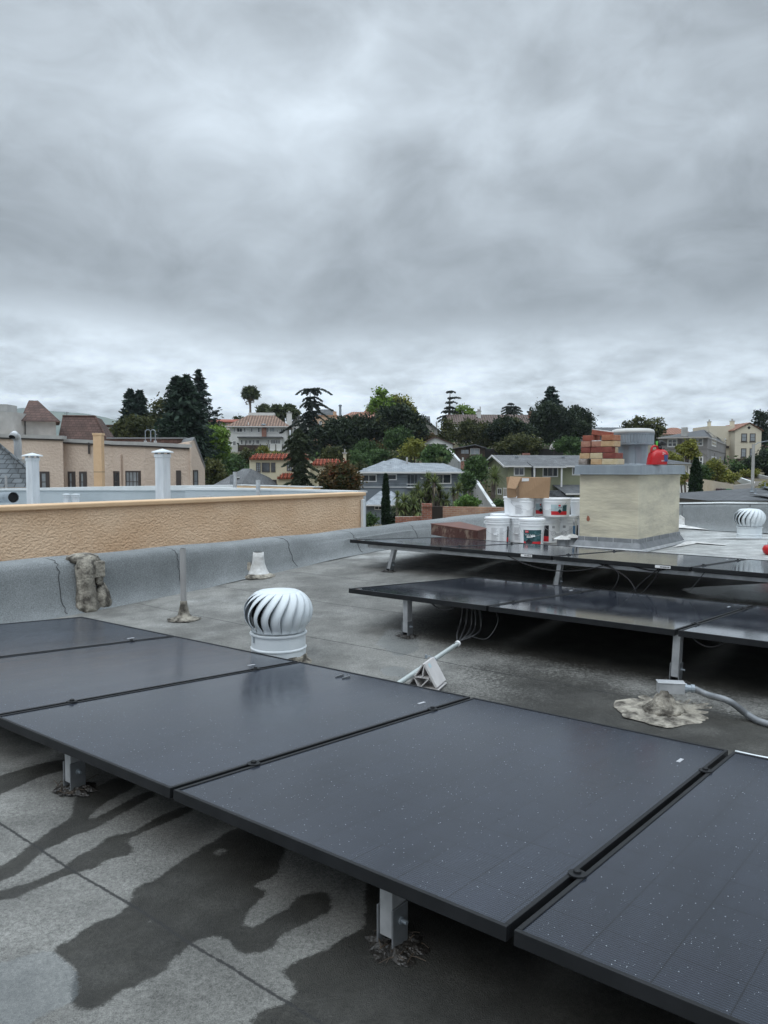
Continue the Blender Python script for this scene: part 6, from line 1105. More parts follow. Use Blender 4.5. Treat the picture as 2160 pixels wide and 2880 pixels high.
# --- white mansion
f = Fr(645, 150, 4); t = house('mansion', 'big white two storey house with a tan tiled hip roof and brown deck', 'house', f, 720, 1274); x0, x1, z0, z1 = wall(f, t, 646, 1200, 806, 1270, 11, 'white_wall', zb=1.5)
r0, zr = f.loc(697, 1168, 3.5); r1, _ = f.loc(773, 1168, 3.5); put('hip_roof', hip(f, x0 - .8, x1 + .8, -.8, 11.8, z1 + .02, zr, r0, r1, 3.5, 7.5), M['tile_tan'], t); q = MB(); fbox(q, f, r0 + .1, r1 - .1, 3.6, 7.4, zr - .3, zr + .55); put('roof_parapet', q, M['white_wall'], t); gut(f, t, x0 - .8, x1 + .8, -.8, z1 + .04)
for a in ((656, 1203, 662, 1216, 1), (665.5, 1203, 682, 1216, 2), (685, 1203, 691.5, 1216, 1), (704.5, 1203, 711, 1216, 1), (724, 1202.5, 731.5, 1216.5, 1), (750, 1202.5, 756, 1216, 1), (757.5, 1202, 773, 1216, 3), (777, 1209, 782.5, 1215.5, 1), (789, 1205, 799.5, 1216, 2), (654.5, 1239.5, 664, 1254, 2)): window(f, t, *a[:4], a[4], 1 if a[4] > 1 else 2, fw=.12, sill=True, glass='glass' if a[0] not in (757.5, 656) else 'glass_pale')
chim(f, t, 736, 1203, 749, 1230, 'redbrick', off=-.35, D=.8, cap=False, name='brick_flue'); c = f.p(*[(lambda r: (r[0], -.1, r[1]))(f.loc(742, 1200))][0]); q = MB(); q.lathe([(.3, -.1), (.3, .2), (.5, .25), (.45, .5), (.1, .6)], tuple(c), 14); put('cowl', q, M['galv'], t)
xa, _ = f.loc(699, 1190); za, zb5 = f.loc(699, 1188)[1], f.loc(699, 1228)[1]; q = MB(); q.tube([f.p(xa, -.15, zb5), f.p(xa, -.15, za)], .1, 8); put('vent_stack', q, M['white_wall'], t)
wall(f, t, 671, 1232, 792, 1262, 3, 'white_wall', 'garden_room', off=-3.0, zb=1.5); x0, zq = f.loc(667, 1231, -3.6); x1, _ = f.loc(794, 1231, -3.6); q = MB(); fbox(q, f, x0, x1, -3.8, .0, zq, zq + .22); put('garden_room_roof', q, M['shingle_md'], t)
for a in ((677, 1237, 683, 1250, 1), (688, 1237.5, 697, 1249, 2), (698.5, 1237.5, 707, 1249, 2), (711, 1237, 716, 1250, 1), (720, 1237, 730, 1249, 2), (752, 1236, 757, 1250, 1), (761, 1236, 789, 1249, 6)): window(f, t, *a[:4], a[4], 2 if a[4] < 5 else 1, off=-3.0, fw=.1)
for (ua, ub_, va, vb, mm) in ((670, 753, 1251.5, 1269, 'brown_wood'), (757, 794, 1253, 1262, 'white_wall')):
    q = MB(); x0, zt5 = f.loc(ua, va, -4.6); x1, _ = f.loc(ub_, va, -4.6); _, zb6 = f.loc(ua, vb, -4.6); fbox(q, f, x0, x1, -4.6, -4.5, zb6, zt5); fbox(q, f, x0, x1, -4.6, -3, zt5 - 1.05, zt5 - .9); put('deck', q, M[mm], t)
    for k in range(5 if mm == 'brown_wood' else 3): xx = x0 + (x1 - x0) * k / (4 if mm == 'brown_wood' else 2); q = MB(); fbox(q, f, xx - .07, xx + .07, -4.72, -4.61, zb6 - 1.2, zt5 + .25); put('deck_post', q, M['fence_wood'], t)
chim(f, t, 806, 1162, 820, 1200, 'white_wall', off=1.5, D=1.2)
# --- gabled house and orange houses on the crest
f = Fr(845, 158, -8); t = house('house', 'white gabled house with a dark roof behind the flat topped cedar', 'house', f, 850, 1230); x0, ze = f.loc(817, 1192); xm, zr = f.loc(842, 1168); x1, _ = f.loc(868, 1190); q = MB(); q.prism([f.p(x0, 0, 2), f.p(x1, 0, 2), f.p(x1, 0, ze), f.p(xm, 0, zr - .15), f.p(x0, 0, ze)], f.Y * 10); put('wall', q, M['white_wall'], t); put('roof', gabley(f, x0 - .5, xm, x1 + .5, -.5, 10, ze - .4, zr, ze - .4), M['shingle_md'], t); window(f, t, 838, 1173, 843, 1185, 1, 2); window(f, t, 826, 1202, 833, 1214, 1, 2); window(f, t, 836, 1203, 852, 1214, 3, 1)
x0, ze = f.loc(866, 1178, 5); x1, _ = f.loc(938, 1176, 5); _, zr = f.loc(890, 1151, 8); put('side_roof', hip(f, x0, x1, 4.5, 13, ze, zr, x0 + 1.2, x1 - .8, 8.5), M['shingle_dk'], t)
f = Fr(900, 160, 0); t = house('house', 'terracotta coloured flat topped house beside the flat topped cedar', 'house', f, 900, 1230); wall(f, t, 874, 1170, 948, 1240, 8, 'peach', zb=3); x0, z1 = f.loc(874, 1170); x1, _ = f.loc(948, 1170); q = MB(); fbox(q, f, x0 - .1, x1 + .1, -.1, 8, z1, z1 + .18); put('coping', q, M['orange_wall'], t); chim(f, t, 937, 1157, 946, 1171, 'peach', off=.5, cap=False); window(f, t, 885, 1184, 892, 1196, 1, 1, 'trim_dark'); window(f, t, 897, 1184, 905, 1200, 1, 2, 'trim', 'glass_pale')
f = Fr(1000, 158, 3); t = house('house', 'long terracotta house with a faded red tiled roof behind the dark oak', 'house', f, 1040, 1260); x0, x1, z0, z1 = wall(f, t, 952, 1180, 1110, 1262, 9, 'orange_wall', zb=1.0); r0, zr = f.loc(990, 1158, 4); r1, _ = f.loc(1085, 1158, 4); put('hip_roof', hip(f, x0 - .7, x1 + .7, -.7, 9.7, z1 + .02, zr, r0, r1, 4.5), M['tile_oldred'], t); gut(f, t, x0 - .7, x1 + .7, -.7, z1 + .02, 'white_wall', .3); window(f, t, 1057, 1226.5, 1071.5, 1242.5, 2, 1, 'trim_dark'); window(f, t, 1030, 1190, 1038, 1203, 1, 2, 'trim_dark'); q = MB(); x_, z_ = f.loc(1037, 1158, 5); put('roof_turret', hip(f, x_ - 2.2, x_ + 2.2, 2, 7, zr - 1.2, zr + .9, x_ - .2, x_ + .2, 4.5), M['tile_oldred'], t)
p = at(957, 1170, 175); t = thing('chimney_pipe', 'thin pale metal chimney pipe on the skyline right of the flat topped cedar', 'chimney', tuple(p - zz_ * 2)); q = MB(); q.tube([p - zz_ * 2, p + zz_ * 2.2], .28, 10); put('pipe_body', q, M['galv'], t); q = MB(); q.lathe([(.4, 2.2), (.4, 2.5), (.1, 2.6)], tuple(p), 12); put('cap', q, M['galv'], t)
# --- cream house with red tiles
f = Fr(701, 70, 3); t = house('house', 'cream stucco house with bright red barrel tile roofs behind the front cedar', 'house', f, 790, 1400); x0, x1, z0, z1 = wall(f, t, 701.5, 1290, 872, 1400, 7, 'cream', zb=-6); _, zr = f.loc(760, 1277, .9)
def tstrip(ua, ub_, va, vb, dep, off=0, over=.22, name='tile_roof'):
    xa, ze_ = f.loc(ua, vb, off - over); xb_, _ = f.loc(ub_, vb, off - over); _, zt6 = f.loc(ua, va, off + dep); q = MB(); q.hexa([f.p(xa, off - over, ze_ - .08), f.p(xb_, off - over, ze_ - .08), f.p(xb_ - .5, off + dep, ze_ - .08), f.p(xa + .5, off + dep, ze_ - .08), f.p(xa, off - over, ze_), f.p(xb_, off - over, ze_), f.p(xb_ - .45, off + dep, zt6), f.p(xa + .45, off + dep, zt6)]); r = put(name, q, M['tile_red'], t)
    q = MB(); nT = int((xb_ - xa) / .19)
    for k in range(nT):
        x = xa + .09 + (xb_ - xa - .18) * k / (nT - 1); ins = min(1, max(0, (x - xa) / .45), max(0, (xb_ - x) / .45)) if dep < 2 else 1
        for j in range(3): a_, b_ = j / 3, (j + 1) / 3; q.tube([f.p(x, off - over + (dep + over) * a_ * ins - .02, ze_ + (zt6 - ze_) * a_ * ins + .05), f.p(x, off - over + (dep + over) * b_ * ins, ze_ + (zt6 - ze_) * b_ * ins + .03)], [.075, .055], 6)
    put('barrel_tiles', q, M['tile_red'], r)
tstrip(700, 872, 1277, 1290.5, 1.0); window(f, t, 720, 1301, 733, 1328, 2, 4, 'trim_dark', 'glass_pale', fw=.06, mull=.03); window(f, t, 736, 1301, 759, 1328, 1, 1, 'trim_dark', 'glass', fw=.07); window(f, t, 762, 1301, 774.5, 1328, 2, 4, 'trim_dark', 'glass', fw=.06, mull=.03)
window(f, t, 806.5, 1301, 822, 1325, 2, 4, 'trim_dark', 'glass_pale', fw=.06, mull=.03); window(f, t, 825, 1301, 836, 1325, 2, 4, 'trim_dark', 'glass', fw=.06, mull=.03); window(f, t, 842, 1301, 858, 1325, 2, 4, 'trim_dark', 'glass_pale', fw=.06, mull=.03)
for (ua, ub_) in ((718, 731), (734, 763), (766, 778)): window(f, t, ua, 1349 if ua != 734 else 1347, ub_, 1372, 1, 1, 'trim_dark', 'glass', fw=.06)
q = MB(); xa, _ = f.loc(720, 1300); xb_, _ = f.loc(774, 1300); zc5 = f.loc(747, 1300)[1]; q.tube([f.p(xa, -.02, zc5), f.p(xa + .1, -.03, zc5 + .12), f.p((xa + xb_) / 2, -.03, zc5 + .17), f.p(xb_ - .1, -.03, zc5 + .12), f.p(xb_, -.02, zc5)], .03, 6); put('hood_mould', q, M['cream'], t)
wall(f, t, 781, 1345, 850, 1400, .7, 'cream', 'porch', off=-.7, zb=-6); tstrip(779, 852, 1331.5, 1345, .6, off=-.7); 
f2_ = f; f = Fr(874, 71.5, 3); wall(f, t, 874, 1306, 964, 1400, 5, 'cream', 'side_wing', zb=-6); tstrip(873, 966, 1292, 1307, .9); chim(f, t, 965, 1276, 974, 1330, 'cream', off=1, cap=True)
q = MB(); q.add([f2_.p(*a) for a in ((0, 1.0, zr - .02), (5.45, 1.0, zr - .02), (5.45, 6.5, zr), (0, 6.5, zr))], [(0, 1, 2, 3)]); put('flat_roof_deck', q, M['white_wall'], t)
# --- blue grey house
f = Fr(1012, 90, 0); t = house('house', 'blue grey house with a pale grey shingled hip roof behind the yuccas', 'house', f, 1160, 1470); x0, x1, z0, z1 = wall(f, t, 1012, 1330, 1303, 1371, 10, 'blue_grey'); wall(f, t, 1012, 1371, 1303, 1480, 9.9, 'blue_grey_flat', 'lower_wall', off=.05, zb=-8)
xe0, ze = f.loc(1004, 1327.5, -.7); xe1, _ = f.loc(1315, 1327.5, -.7); r0, zr = f.loc(1110, 1302, 5); r1, _ = f.loc(1245, 1302, 5); put('hip_roof', hip(f, xe0 + 1, xe1, -.7, 10.8, ze, zr, r0, r1, 5), M['shingle_lt'], t); gut(f, t, xe0, xe1, -.7, ze, 'trim', .16)
xp, zp = f.loc(1080, 1297, 2.6); xa1, _ = f.loc(1156, 1327.5, -.72); put('front_hip', hip(f, xe0, xa1, -.72, 7, ze + .01, zp + .05, xp - .02, xp + .02, 2.6, 3.4), M['shingle_lt'], t); xb1, zb7 = f.loc(1110, 1288.5, 9); put('back_hip', hip(f, xe0 + .4, xb1 + 4.5, 4.5, 14, ze + .35, zb7, xb1 - .1, xb1 + .1, 9), M['shingle_lt'], t)
q = MB(); fbox(q, f, x0 - .03, x1 + .03, -.08, .0, f.loc(1100, 1371)[1], f.loc(1100, 1369)[1]); put('white_band', q, M['trim'], t)
for a in ((1015, 1334, 1059.5, 1355.5, 2), (1081, 1333.5, 1116, 1350.5, 1), (1199, 1332.5, 1269.5, 1361, 3)): window(f, t, *a[:4], a[4], 1, fw=.12)
window(f, t, 1144, 1333, 1176, 1370, 3, 1, 'blue_grey_flat', 'glass', fw=.10, kind='balcony_door'); xa, zt6 = f.loc(1143, 1362); xb_, _ = f.loc(1177, 1362); q = MB(); fbox(q, f, xa, xb_, -.9, -.05, f.loc(1160, 1371.5)[1], f.loc(1160, 1370)[1]); fbox(q, f, xa, xb_, -.9, -.86, zt6, zt6 + .06); put('balcony', q, M['trim'], t)
for (ux, mm) in ((1098, 'galv'), (1144.5, 'concrete')): chim(f, t, ux - (1 if ux == 1098 else 2.5), 1301 if ux == 1098 else 1286, ux + (1.5 if ux == 1098 else 2.8), 1312, mm, off=3.4 if ux == 1098 else 4.5, D=.25, cap=False, name='vent')
chim(f, t, 1297, 1297, 1308, 1322, 'redbrick', off=2, D=.6); q = MB(); q.tube([f.p(*(lambda r: (r[0], -.06, r[1]))(f.loc(1183, 1343))), f.p(*(lambda r: (r[0], -.06, r[1]))(f.loc(1186, 1346))), f.p(*(lambda r: (r[0], -.06, r[1]))(f.loc(1190, 1345)))], .08, 6); put('wall_ornament', q, M['trim'], t)
f = Fr(1030, 84, 0); t2 = house('garage', 'low garage with a pale shingled hip roof left of the tall cypress', 'garage', f, 1060, 1480); wall(f, t2, 1030, 1421, 1130, 1480, 5.5, 'blue_grey_flat', zb=-9); xe0, ze = f.loc(1023, 1420, -.5); xe1, _ = f.loc(1150, 1420, -.5); xp, zp = f.loc(1076, 1381, 2.8); put('hip_roof', hip(f, xe0, xe1, -.5, 6, ze, zp, xp - .3, xp + 1.0, 2.8), M['shingle_lt'], t2); gut(f, t2, xe0, xe1, -.5, ze, 'trim', .13); window(f, t2, 1053, 1423, 1077, 1434, 2, 1, fw=.08)
# --- gabled house, small white house, brown shed, long tiled house on the crest
f = Fr(1178, 148, -6); t = house('house', 'grey beige gabled house with an arched window between the green treetops', 'house', f, 1200, 1240); x0, ze = f.loc(1172, 1199); xm, zr = f.loc(1193.5, 1177); x1, ze1 = f.loc(1232, 1207); q = MB(); q.prism([f.p(x0, 0, 3), f.p(x1, 0, 3), f.p(x1, 0, ze1), f.p(xm, 0, zr - .1), f.p(x0, 0, ze)], f.Y * 9); put('wall', q, M['taupe_pale'], t); put('roof', gabley(f, x0 - .6, xm, x1 + .7, -.6, 9, ze - .5, zr + .12, ze1 - .5, .2), M['shingle_md'], t)
x2, z2 = f.loc(1160, 1197, 3); x3, z3_ = f.loc(1192, 1170.5, 5.5); put('rear_roof', gablex(f, x2 - 1, x3 + 1.2, 2, 9.4, z2, z3_), M['shingle_md'], t); window(f, t, 1188, 1206, 1206.5, 1220.5, 4, 1, 'trim_dark', 'glass', fw=.1); window(f, t, 1194, 1186, 1197.5, 1197, 1, 1, 'trim_dark', 'dark_hole', fw=.05, kind='vent_slot'); chim(f, t, 1226, 1190, 1229.5, 1231, 'concrete', off=-.4, D=.35)
f = Fr(1190, 122, 2); t = house('house', 'small white gabled cottage with a dark tiled verge', 'house', f, 1230, 1268); x0, ze = f.loc(1192, 1246); xm, zr = f.loc(1224, 1230.5); x1, ze1 = f.loc(1273, 1247.5); q = MB(); q.prism([f.p(x0, 0, 1), f.p(x1, 0, 1), f.p(x1, 0, ze1), f.p(xm, 0, zr), f.p(x0, 0, ze)], f.Y * 7); put('wall', q, M['white_wall'], t); put('roof', gabley(f, x0 - .35, xm, x1 + .35, -.3, 7, ze - .12, zr + .15, ze1 - .1, .14), M['tile_brown'], t); window(f, t, 1199, 1249, 1221, 1262, 2, 1, 'trim_dark'); window(f, t, 1231, 1249, 1254.5, 1261, 2, 1, 'trim_dark')
f = Fr(1270, 116, 2); t = house('shed', 'dark brown timber shed with a shallow gable and pale curtained windows', 'shed', f, 1320, 1298); x0, ze = f.loc(1272, 1263); xm, zr = f.loc(1335, 1251.5); x1, ze1 = f.loc(1364, 1261); q = MB(); q.prism([f.p(x0, 0, -.5), f.p(x1, 0, -.5), f.p(x1, 0, ze1), f.p(xm, 0, zr), f.p(x0, 0, ze)], f.Y * 5); put('wall', q, M['brown_wood'], t); put('roof', gabley(f, x0 - .3, xm, x1 + .3, -.5, 5, ze + .02, zr + .12, ze1 + .05, .12), M['shingle_md'], t); window(f, t, 1296, 1264, 1319, 1277, 2, 1, 'brown_wood', 'glass_pale', fw=.05); window(f, t, 1322, 1261, 1349, 1279, 2, 1, 'taupe_pale', 'glass_pale', fw=.08); wall(f, t, 1289, 1278, 1364, 1294, .1, 'brown_wood', 'deck_rail', off=-1.2, zb=-1)
f = Fr(1268, 160, 3); t = house('house', 'long white house with a mottled brown tiled roof along the crest', 'house', f, 1380, 1240); x0, x1, z0, z1 = wall(f, t, 1268, 1191, 1498, 1240, 9, 'white_wall', zb=2); _, zr = f.loc(1380, 1166, 4.5); put('roof', gablex(f, x0 - .5, x1 + .3, -.5, 9.5, z1 - .1, zr), M['tile_dkbrown'], t); chim(f, t, 1342, 1157, 1353, 1176, 'white_wall', off=2.5, D=.9); chim(f, t, 1488, 1157, 1497, 1174, 'redbrick', off=1.0, D=.9)
for k, ux in enumerate((1344.5, 1350.5)): x_, z_ = f.loc(ux, 1157, 2.9); q = MB(); q.tube([f.p(x_, 2.9, z_), f.p(x_, 2.9, z_ + (.55 if k == 0 else 1.0))], .13, 8); put('chimney_pot', q, M['concrete'], t)
f = Fr(1655, 140, 0); t = house('house', 'low dark roofed house behind the brick stack', 'house', f, 1700, 1250); x0, x1, z0, z1 = wall(f, t, 1650, 1222, 1775, 1260, 8, 'taupe', zb=1); _, zr = f.loc(1700, 1202, 4); put('roof', gablex(f, x0 - .5, x1 + .5, -.6, 9, z1, zr), M['shingle_dk'], t)
# --- sage green house
f = Fr(1428.5, 98, 9); fl = Fr(1428.5, 98, 9 - 90); D = 9.5; t = house('house', 'sage green house with white trimmed windows behind the cardboard box', 'house', f, 1500, 1430); x0, x1, z0, z1 = wall(f, t, 1429, 1309, 1760, 1430, D, 'green_wall', zb=-6.5); _, zr = f.loc(1440, 1280, D / 2); zr = z1 + (ZV(1280, 103) - z1); put('roof', gablex(f, x0 - .7, x1 + .5, -.6, D + .6, z1 - .08, zr), M['shingle_md'], t)
q = MB(); q.prism([f.p(x0, 0, z1 - .02), f.p(x0, D, z1 - .02), f.p(x0, D / 2, zr - .25)], f.X * .2); put('gable', q, M['green_wall'], t); gut(f, t, x0 - .7, x1 + .5, -.6, z1 - .06, 'trim', .16)
for (ya, yb) in ((-.6, D / 2), (D + .6, D / 2)):
    q = MB(); q.hexa([f.p(x0 - .76, ya, z1 - .28), f.p(x0 - .70, ya, z1 - .28), f.p(x0 - .70, yb, zr - .2), f.p(x0 - .76, yb, zr - .2), f.p(x0 - .76, ya, z1 - .04), f.p(x0 - .70, ya, z1 - .04), f.p(x0 - .70, yb, zr + .04), f.p(x0 - .76, yb, zr + .04)]); put('bargeboard', q, M['trim'], t)
xa, zp = f.loc(1500, 1312.5, -1.3); xb_, _ = f.loc(1593, 1312.5, -1.3); q = MB(); q.hexa([f.p(xa, -1.3, zp - .15), f.p(xb_, -1.3, zp - .15), f.p(xb_, 1, zp + .45), f.p(xa, 1, zp + .45), f.p(xa, -1.3, zp), f.p(xb_, -1.3, zp), f.p(xb_, 1, zp + .62), f.p(xa, 1, zp + .62)]); put('porch_roof', q, M['shingle_md'], t); gut(f, t, xa, xb_, -1.3, zp, 'trim', .14)
window(f, t, 1445, 1314, 1475, 1338, 2, 1, fw=.13); window(f, t, 1526, 1313.5, 1569.5, 1341.5, 3, 1, fw=.13); window(f, t, 1609, 1313, 1640, 1337, 2, 1, fw=.13); window(f, t, 1494.5, 1315, 1508, 1345, 1, 1, 'trim_dark', 'glass', fw=.06, kind='front_door')
for ux in (1503, 1579.5): xx, za = f.loc(ux, 1315, -1.1); q = MB(); fbox(q, f, xx - .09, xx + .09, -1.2, -1.02, za - (1.2 if ux == 1503 else 2.8), za); put('porch_post', q, M['trim'], t)
window(fl, t, 1370, 1314, 1380, 1331, 2, 1, fw=.10); window(fl, t, 1388, 1372.5, 1394.5, 1391, 1, 2, fw=.12); window(fl, t, 1400, 1372.5, 1411.5, 1391.5, 2, 1, fw=.14); window(fl, t, 1416, 1372, 1427, 1411, 1, 1, 'trim', 'taupe_pale', fw=.14, kind='side_door')
for ux in (1453, 1584): xx, za = f.loc(ux, 1285, 3.3); q = MB(); q.box(f.p(xx, 3.3, za), (.45, .35, .12)); put('roof_vent', q, M['galv'], t)
chim(f, t, 1475, 1274, 1491, 1284, 'redbrick', off=5, D=1, cap=False); q = MB()
for k in range(8): a_, za = f.loc(1566 + k * 4.6, 1380 + k * 3.6, -2.5 - k * .3); fbox(q, f, a_ - 2, a_ + 1.2, -2.8 - k * .35, -1.2 - k * .35, za - .2, za)
put('stairs', q, M['shingle_dk'], t); q = MB(); a_, za = f.loc(1548, 1370, -1.5); b_, zb8 = f.loc(1582, 1405, -5); q.prism([f.p(a_, -1.4, za), f.p(b_, -1.4, zb8), f.p(b_, -1.4, zb8 - 3), f.p(a_, -1.4, zb8 - 3)], f.Y * 1.3); put('stair_wall', q, M['green_wall'], t)
wall(f, t, 1594, 1388, 1660, 1440, 3, 'green_wall', 'garage', off=-4, zb=-6.5); a_, za = f.loc(1590, 1388, -4.3); b_, _ = f.loc(1668, 1388, -4.3); q = MB(); q.hexa([f.p(a_, -4.4, za - .1), f.p(b_, -4.4, za - .1), f.p(b_, -.05, za + .9), f.p(a_, -.05, za + .9), f.p(a_, -4.4, za), f.p(b_, -4.4, za), f.p(b_, -.05, za + 1.0), f.p(a_, -.05, za + 1.0)]); put('garage_roof', q, M['shingle_dk'], t); gut(f, t, a_, b_, -4.4, za, 'trim', .16)
# --- big taupe house
yc = 105; fL = Fr(1987, yc, -24); fR = Fr(1987, yc, 62); t = house('house', 'big grey two storey house with white windows, arched porch and roof panels', 'house', fL, 1960, 1345); zt7 = ZV(1229, yc); zb9 = -3.5
xL, _ = fL.loc(1855, 1229); xR, _ = fR.loc(2080, 1232); A0 = fL.p(0, 0, 0); A1 = fL.p(xL, 0, 0); A2 = fR.p(xR, 0, 0); A3 = A1 + (A2 - A0); q = MB(); q.hexa([p * np.array([1, 1, 0]) + zz_ * z for z in (zb9, zt7) for p in (A0, A2, A3, A1)]); put('wall', q, M['taupe'], t)
ex = lambda p: p + (p - (A0 + A3) / 2) / np.linalg.norm(p - (A0 + A3) / 2) * 1.0
E_ = [ex(p) for p in (A0, A2, A3, A1)]; r1_ = at(1952, 1192, yc + 9); r2_ = at(1992, 1193, yc + 15); zrr = ZV(1192, yc + 9); Q = [p * np.array([1, 1, 0]) + zz_ * zt7 for p in E_]; r1_ = (A0 * .5 + A1 * .5) + (A2 - A0) * .38; r2_ = (A0 * .5 + A1 * .5) + (A2 - A0) * .70
q = MB(); q.add(Q + [r1_ * np.array([1, 1, 0]) + zz_ * zrr, r2_ * np.array([1, 1, 0]) + zz_ * zrr], [(3, 2, 1, 0), (0, 1, 5, 4), (1, 2, 5), (2, 3, 4, 5), (3, 0, 4)]); put('hip_roof', q, M['shingle_dk'], t)
for (pa, pb) in ((Q[3], Q[0]), (Q[0], Q[1])): d = (pb - pa) / np.linalg.norm(pb - pa); nrm = np.cross(d, zz_) * .05; q = MB(); q.hexa([pa - zz_ * .16, pb - zz_ * .16, pb - zz_ * .16 - nrm, pa - zz_ * .16 - nrm, pa + zz_ * .02, pb + zz_ * .02, pb + zz_ * .02 - nrm, pa + zz_ * .02 - nrm]); put('fascia', q, M['taupe_pale'], t)
R4 = [r1_ * np.array([1, 1, 0]) + zz_ * zrr, r2_ * np.array([1, 1, 0]) + zz_ * zrr]; nf = np.cross(Q[1] - Q[0], R4[0] - Q[0]); nf /= np.linalg.norm(nf); nf *= np.sign(nf[2])
def onroof(s_, h_): a = Q[0] * (1 - s_) + Q[1] * s_; b = R4[0] * (1 - s_) + R4[1] * s_; return a * (1 - h_) + b * h_ + nf * .12
for (s0, s1_, h0, h1) in ((.08, .19, .05, .52), (.04, .14, .56, .95), (.22, .32, .45, .90), (.40, .50, .30, .62), (.55, .68, .10, .45), (.72, .85, .06, .34)): q = MB(); P4 = [onroof(s0, h0), onroof(s1_, h0), onroof(s1_, h1), onroof(s0, h1)]; q.prism(P4, nf * .05); put('roof_solar_panel', q, M['glass'], t, bevel=.01)
for a in ((1877, 1234, 1905.5, 1257.5, 2), (1948.5, 1232, 1978, 1255, 2), (1958, 1284, 1978, 1311, 2)): window(fL, t, *a[:4], a[4], 2, fw=.16, mull=.10)
for a in ((2002, 1233, 2014, 1256, 2, 2), (2039, 1234, 2046.5, 1252, 1, 2), (2054, 1236, 2060, 1258, 1, 2), (2067.5, 1238, 2073, 1259, 1, 2), (2001, 1284, 2014.5, 1312, 2, 2), (2052.5, 1284.5, 2060, 1313, 1, 3), (2066, 1284.5, 2073.5, 1313, 1, 3)): window(fR, t, *a[:4], a[4], a[5], fw=.2, mull=.10)
for fr_, us in ((fL, ((1968, 1277),)), (fR, ((2008, 1277), (2056.5, 1277), (2070, 1277)))):
    for ux, va in us: x_, z_ = fr_.loc(ux, va); w_ = 1.0; q = MB(); q.tube([fr_.p(x_ + w_ * math.cos(a), -.02, z_ - .6 + .8 * math.sin(a)) for a in np.linspace(0, math.pi, 9)], .05, 5); put('blind_arch', q, M['taupe'], t)
x_, z_ = fR.loc(2039, 1281); xw = abs(fR.loc(2043.5, 1281)[0] - x_); _, zb10 = fR.loc(2039, 1320); q = MB(); q.prism([fR.p(x_ + xw * math.cos(a), -.03, z_ - xw + xw * math.sin(a)) for a in np.linspace(0, math.pi, 9)] + [fR.p(x_ - xw, -.03, zb10), fR.p(x_ + xw, -.03, zb10)], fR.Y * .02); put('arched_porch', q, M['dark_hole'], t)
x_, z_ = fR.loc(2045, 1283); q = MB(); q.tube([fR.p(x_, -.25, z_), fR.p(x_, -.25, zb10)], .16, 10); put('porch_column', q, M['trim'], t)
for fr_, xe in ((fL, (xL, 0)), (fR, (0, xR))): _, zz7 = fr_.loc(1987, 1260); q = MB(); fbox(q, fr_, xe[0], xe[1], -.06, 0, zz7 - .1, zz7); put('string_course', q, M['taupe'], t)
x_, z_ = fR.loc(2043, 1255); q = MB(); fbox(q, fR, x_ - 1.2, x_ + 1.6, -.5, -.06, z_ - .35, z_); put('window_box', q, M['trim_dark'], t)
chim(fL, t, 1916, 1202, 1934, 1226, 'concrete', off=-.2, D=1.0, cap=False); chim(fL, t, 1917, 1226, 1933, 1345, 'taupe', off=-.35, D=.35, cap=False, name='chimney_breast')
# --- cream house at the right, tiled roof behind
f = Fr(2067, 132, 0); t = house('house', 'cream two storey house with a red verged gable and four dark framed windows', 'house', f, 2100, 1300); x0, ze = f.loc(2068, 1210); xm, zr = f.loc(2108, 1189.5); x1, ze1 = f.loc(2142, 1211); q = MB(); q.prism([f.p(x0, 0, 0), f.p(x1, 0, 0), f.p(x1, 0, ze1), f.p(xm, 0, zr - .1), f.p(x0, 0, ze)], f.Y * 9); put('wall', q, M['cream2'], t); put('roof', gabley(f, x0 - .3, xm, x1 + .3, -.25, 9, ze, zr + .1, ze1, .12), M['tile_oldred'], t)
for a in ((2085, 1219, 2101, 1242), (2109, 1219, 2125, 1242), (2084, 1261, 2099, 1286), (2108.5, 1261, 2123, 1286)): window(f, t, *a, 1, 2, 'trim_dark', 'glass_pale', fw=.12, sill=True)
x_, z_ = f.loc(2106.5, 1203); q = MB(); q.prism([f.p(x_ + a, -.03, z_ + b) for a, b in ((0, .3), (.3, 0), (0, -.3), (-.3, 0))], f.Y * .02); put('diamond_vent', q, M['dark_hole'], t)
wall(f, t, 1994, 1198, 2068, 1260, 7, 'cream2', 'flat_roofed_wing', off=2, zb=0); chim(f, t, 1992, 1187, 2000, 1200, 'cream2', off=3); chim(f, t, 2056, 1185, 2066, 1200, 'cream2', off=3); x0, z_ = f.loc(2076, 1288, -1); x1, _ = f.loc(2125, 1288, -1); q = MB(); fbox(q, f, x0, x1, -1, -.1, z_ - 2.2, z_ - .1); put('basement', q, M['brown_wood'], t)
f = Fr(1850, 136, 0); t = house('house', 'house with a red tiled hip roof peeping out behind the grey house', 'house', f, 1880, 1260); x0, x1, z0, z1 = wall(f, t, 1852, 1222, 1925, 1262, 7, 'cream2', zb=0); r0, zr = f.loc(1885, 1203, 3.5); put('hip_roof', hip(f, x0 - .5, x1 + 2, -.5, 7.5, z1, zr, r0, x1, 3.5), M['tile_oldred'], t)
f = Fr(2145, 150, 0); t = house('house', 'low house with a pinkish tiled roof at the right edge behind the dark shrubs', 'house', f, 2170, 1290); x0, x1, z0, z1 = wall(f, t, 2140, 1269, 2260, 1300, 7, 'cream2', zb=0); _, zr = f.loc(2150, 1251, 3.5); put('hip_roof', hip(f, x0 - .4, x1, -.5, 7.5, z1, zr, x0 + 2, x1 - 2, 3.5), M['tile_oldred'], t)
